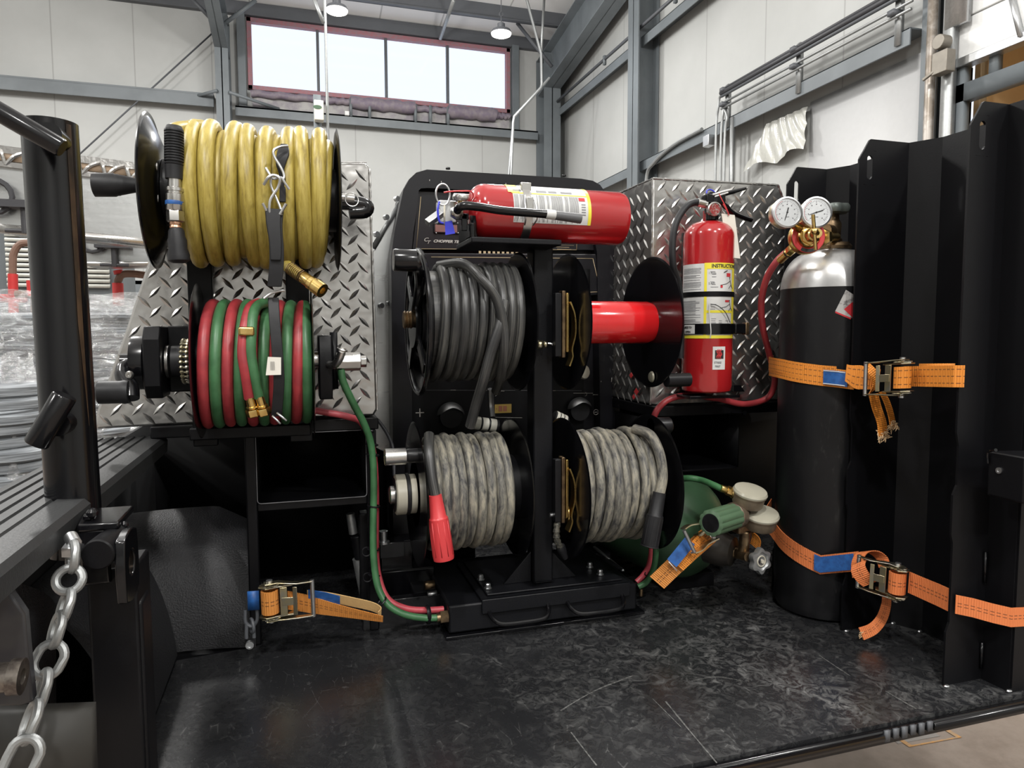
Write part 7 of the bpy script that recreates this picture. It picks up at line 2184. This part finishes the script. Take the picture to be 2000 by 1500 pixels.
# blue label
def on_tank(px, y0, y1, off, name, matn, par, x1):
    m = MB()
    def fn(u, v):
        x = px + (x1 - px) * u
        a, _ = tpt(x, (y0 + y1) / 2)
        zt_ = tpt(x, y0)[1]; zb2 = tpt(x, y1)[1]
        return ft(a, zb2 + (zt_ - zb2) * v, off)
    m.grid(fn, 8, 1)
    return build(name, m, MT[matn], par)
def project(q):
    d = Vector(q) - CAM
    return 1000 + FPX * d.dot(_R) / d.dot(_F)
def onpath(pts, x0, x1, off, wd, name, matn, par, dz=0):
    dense = []
    for a_, b_ in zip(pts, pts[1:]):
        dense += [a_.lerp(b_, k / 8) for k in range(8)]
    dense.append(pts[-1])
    sel = [q for q in dense if q.y < 1.17 and x0 <= project(q) <= x1]
    sel = [q + (CAM - q).normalized() * off + V(0, 0, dz) for q in sel]
    m = MB(); m.ribbon(sel, (0, 0, 1), wd, .001); return build(name, m, MT[matn], par)
onpath(pts, 1606, 1657, .004, .0265, 'blue_label', 'tag_blue', s1)
onpath(pts, 1608, 1655, .0048, .0016, 'label_edge', 'white', s1, .0118); onpath(pts, 1608, 1655, .0048, .0016, 'label_edge', 'white', s1, -.0118)
# twisted bit into the ratchet, then straight run to the near divider
fl = [P(1652, 728, Y=1.005), P(1668, 735, Y=.995), P(1685, 738, Y=.98), P(1702, 742, Y=.97), P(1718, 738, Y=.962)]
m = MB(); m.ribbon(catmull(fl, 4), (.1, 0, 1), [.030, .031, .033, .036, .039, .041, .042, .042, .040, .038, .036, .034, .033, .032, .031, .031, .030], .0016); build('twisted_webbing', m, MT['web_orange'], s1)
m = MB(); m.ribbon(catmull([P(1692, 715, Y=.965), P(1705, 728, Y=.955), P(1712, 745, Y=.955), P(1703, 765, Y=.962)], 4), (.8, 0, .5), .016, .0016); build('folded_webbing', m, MT['web_orange'], s1)
ra, rb = P(1700, 738, Y=.965), P(1885, 735, Y=.797)
m = MB(); m.ribbon([P(1765, 735, Y=.905), P(1800, 735, Y=.872), P(1863, 735, Y=.805), P(1884, 735, Y=.795)], (0, 0, 1), WD, .0016); build('webbing', m, MT['web_orange'], s1)
m = MB(); m.ribbon([P(1795, 730, Y=.885), P(1864, 731, Y=.812)], (0, 0, 1), WD, .0016); build('return_webbing', m, MT['web_orange'], s1)
xd = (P(1695, 738, Y=.955) - P(1775, 735, Y=.880)).normalized()
ndv = V(-.62, -.75, 0)
ratchet(s1, P(1745, 738, Y=.905), xd, (0, 0, 1), V(xd.y, -xd.x, 0) if V(xd.y, -xd.x, 0).dot(ndv) > 0 else V(-xd.y, xd.x, 0), 1.02, 'web_orange')
for k, (pp, wd) in enumerate((([P(1706, 770, Y=.945), P(1712, 795, Y=.945), P(1722, 825, Y=.945), P(1724, 850, Y=.945)], .0235), ([P(1722, 765, Y=.952), P(1732, 785, Y=.952), P(1740, 810, Y=.952), P(1744, 832, Y=.952)], .015))):
    m = MB(); cc = catmull(pp, 6); m.ribbon(cc, (1, .2, .1), wd, .0016); build('tail', m, MT['web_orange'], s1)
    random.seed(k + 4)
    m = MB()
    for i in range(46):
        b_ = cc[-1] + V(random.uniform(-.5, .5) * wd * 1.1, random.uniform(-.002, .002), random.uniform(-.004, .008))
        e_ = b_ + V(random.uniform(-.008, .006), random.uniform(-.004, .004), random.uniform(-.012, .003))
        m.tube([b_, (b_ + e_) / 2 + V(random.uniform(-.003, .003), 0, 0), e_], [.0013, .0011, .0004], 4)
    build('frayed_end', m, MT['web_frayed'], s1)

# lower strap
s2 = thing('ratchet_strap', P(1700, 1110, Y=.98), 'lower orange-red ratchet strap looped at its buckle round the foot of the tall cylinder', 'ratchet strap', 'orange ratchet straps')
def zt(px, py):
    return tpt(px, py)[1]
pts = [V(.955, 1.235, zt(1560, 1062) + .03), V(.905, 1.19, zt(1560, 1062) + .022)]
for k in range(11):
    a = math.radians(165 + 62 * k / 10)
    zz = zt(1560, 1070) + .010 - .034 * k / 10
    pts.append(V(TX + math.cos(a) * (TR + .0018), TY + math.sin(a) * (TR + .0018), zz))
pts.append(P(1676, 1096, Y=.99))
m = MB(); m.ribbon(pts, (0, 0, 1), .036, .0016); build('webbing', m, MT['web_red'], s2)
onpath(pts, 1589, 1670, .004, .030, 'blue_label', 'tag_blue', s2)
m = MB(); m.tube([P(1662, 1082, Y=1.015), P(1668, 1120, Y=1.0)], .0012, 6); build('label_edge', m, MT['white'], s2)
xd = (P(1675, 1098, Y=.985) - P(1790, 1135, Y=.885)).normalized()
nd2 = V(xd.y, -xd.x, 0).normalized()
if nd2.dot(V(-1, -1, 0)) < 0:
    nd2 = -nd2
up2 = nd2.cross(xd).normalized()
if up2.z < 0:
    up2 = -up2
ratchet(s2, P(1732, 1128, Y=.925), xd, up2, nd2, 1.05, 'web_red')
m = MB(); m.ribbon([P(1775, 1137, Y=.892), P(1800, 1148, Y=.868), P(1830, 1161, Y=.835), P(1856, 1173, Y=.803)], up2, .036, .0016); build('webbing', m, MT['web_red'], s2)
m = MB(); m.ribbon([P(1866, 1180, Y=.797), P(1900, 1187, Y=.782), P(1940, 1198, Y=.765), P(1975, 1206, Y=.753), P(2010, 1204, Y=.752), P(2080, 1198, Y=.752)], (0, 0, 1), .0245 * 1.2, .0016); build('webbing', m, MT['web_red'], s2)
lp = [P(1676, 1128, Y=.97), P(1674, 1100, Y=.975), P(1684, 1080, Y=.975), P(1705, 1078, Y=.972), P(1722, 1090, Y=.965), P(1728, 1108, Y=.955)]
m = MB(); m.ribbon(catmull(lp, 5), (.25, -.9, .35), .022, .0016); build('loop_webbing', m, MT['web_red'], s2)
lp = [P(1680, 1098, Y=.955), P(1676, 1110, Y=.955), P(1686, 1128, Y=.95), P(1700, 1140, Y=.945)]
m = MB(); m.ribbon(catmull(lp, 5), (.6, -.7, .6), .026, .0016); build('loop_webbing', m, MT['web_red'], s2)
lp = [P(1731, 1155, Y=.95), P(1731, 1180, Y=.95), P(1722, 1208, Y=.95), P(1705, 1228, Y=.95), P(1682, 1238, Y=.952)]
m = MB(); cc = catmull(lp, 6); m.ribbon(cc, [(cc[min(i + 1, len(cc) - 1)] - cc[max(i - 1, 0)]).normalized().cross(V(.55, .8, -.25)) for i in range(len(cc))], [.013 + .009 * i / len(cc) for i in range(len(cc))], .0016); build('tail', m, MT['web_red'], s2)
m = MB(); random.seed(5)
for i in range(22):
    b_ = cc[-1] + V(random.uniform(-.003, .006), 0, random.uniform(-.007, .004)); m.tube([b_, b_ + V(random.uniform(-.004, .002), 0, random.uniform(-.005, 0))], [.001, .0004], 4)
build('frayed_end', m, MT['web_frayed'], s2)

# strap round the green cylinder
s3 = thing('ratchet_strap', P(1340, 1070, Y=1.07), 'dirty orange ratchet strap with blue label slanting under the green knob regulator', 'ratchet strap', 'orange ratchet straps')
dd = (P(1395, 1040, Y=1.06) - P(1280, 1145, Y=1.10)).normalized()
sd = V(-dd.z, .25, dd.x).normalized()
m = MB(); m.ribbon([P(1283, 1138, Y=1.105), P(1310, 1112, Y=1.10), P(1345, 1080, Y=1.09), P(1385, 1045, Y=1.085)], sd, .034, .002); build('webbing', m, MT['web_brown'], s3)
m = MB(); m.ribbon([P(1327, 1108, Y=1.088), P(1352, 1078, Y=1.082), P(1378, 1052, Y=1.078)], sd, [.018, .026, .03], .002); build('folded_webbing', m, MT['web_orange'], s3)
m = MB(); m.ribbon([P(1312, 1100, Y=1.085), P(1330, 1078, Y=1.083), P(1348, 1056, Y=1.083)], sd, .022, .001); build('blue_label', m, MT['tag_blue'], s3)
m = MB(); m.tube([P(1306, 1097, Y=1.082), P(1322, 1115, Y=1.082)], .0009, 5); build('label_edge', m, MT['white'], s3)
m = MB(); m.ribbon(catmull([P(1440, 1030, Y=1.16), P(1465, 1035, Y=1.15), P(1477, 1050, Y=1.145), P(1474, 1068, Y=1.15)], 5), (.3, -.8, -.4), .022, .0016); build('webbing', m, MT['web_orange'], s3)
def q_(px, py, dy=0):
    return P(px, py, Y=1.062 + dy)
m = MB(); m.tube([q_(1336, 1036), q_(1356, 1078)], .0034, 12); build('grip_bar', m, MT['zinc'], s3)
m = MB(); m.tube([q_(1374, 1026, .01), q_(1392, 1052, .01)], .0022, 10); m.sphere(q_(1394, 1049, .005), .0045, 10); build('cross_bar', m, MT['zinc'], s3)
for pp in ([(1334, 1033), (1345, 1026), (1362, 1023), (1375, 1020)], [(1354, 1080), (1368, 1074), (1380, 1062), (1400, 1052)]):
    m = MB(); m.ribbon(catmull([q_(x, y, .004) for x, y in pp], 5), (.3, -.9, .2), .012, .0022); build('handle_arm', m, MT['yellow_zinc'], s3)
m = MB(); m.ribbon([q_(1362, 1046, .02), q_(1385, 1030, .025)], (.2, -.9, .2), .02, .002); build('side_plate', m, MT['yellow_zinc'], s3)

# strap lying at the cubby frame
s4 = thing('ratchet_strap', P(560, 1170, Y=1.20), 'orange-brown ratchet strap with blue label shackled to the foot of the cubby frame', 'ratchet strap', 'orange ratchet straps')
Y4 = 1.20
ratchet(s4, P(556, 1168, Y=1.19), V(1, 0, .02), V(-.02, 0, 1), V(0, -1, 0), 1.12, 'web_brown')
m = MB(); m.ribbon(catmull([P(562, 1172, Y=1.19), P(600, 1179, Y=1.192), P(640, 1188, Y=1.19), P(690, 1198, Y=1.188), P(748, 1209, Y=1.19)], 5), [V(0, -.1 - .3 * i / 20, 1) for i in range(21)], [.033 - .020 * max(0, (i - 6) / 14) for i in range(21)], .0016); build('webbing', m, MT['web_brown'], s4)
m = MB(); m.ribbon(catmull([P(600, 1162, Y=1.195), P(640, 1166, Y=1.195), P(690, 1176, Y=1.194), P(728, 1185, Y=1.195), P(744, 1195, Y=1.193), P(738, 1204, Y=1.192)], 5), (0, -.4, 1), .020, .0016); build('folded_webbing', m, mat('web_pale', (.62, .40, .17), .7, bump=.3, bscale=300), s4)
m = MB(); m.ribbon([P(602, 1160, Y=1.186), P(635, 1165, Y=1.186), P(664, 1173, Y=1.184)], (0, -.4, 1), .0185, .0012); build('blue_label', m, MT['tag_blue'], s4)
m = MB(); a = P(484, 1172, Y=1.20); m.ribbon([a + V(0, -.004, 0), a + V(.018, -.006, 0)], (0, 0, 1), .032, .0018); build('blue_label', m, MT['tag_blue'], s4)
m = MB(); q = P(492, 1205, Y=1.20); m.tube(catmull([q + V(-.010, 0, .012), q + V(-.010, 0, -.008), q + V(0, 0, -.016), q + V(.008, 0, -.006), q + V(.008, 0, .012)], 5), .0028, 8); m.torus(P(492, 1222, Y=1.205), (.9, .3, 0), .011, .0028, 22, 8); build('wire_hooks', m, MT['zinc'] if False else MT['steel_dark'], s4)
q = P(489, 1246, Y=1.20); m = MB(); m.tube(catmull([q + V(-.005, 0, .026), q + V(-.006, 0, .008), q + V(-.006, 0, 0)], 4), .003, 8); m.tube(catmull([q + V(.005, 0, .026), q + V(.006, 0, .008), q + V(.006, 0, 0)], 4), .003, 8); build('shackle', m, MT['steel_dark'], s4)
m = MB(); q = P(488, 1258, Y=1.20); m.lathe([(.0065, 0), (.0065, .006), (.004, .006), (.004, .004), (1e-4, .004)], q, (0, -1, 0), 16); build('shackle_bolt', m, MT['zinc'], s4)
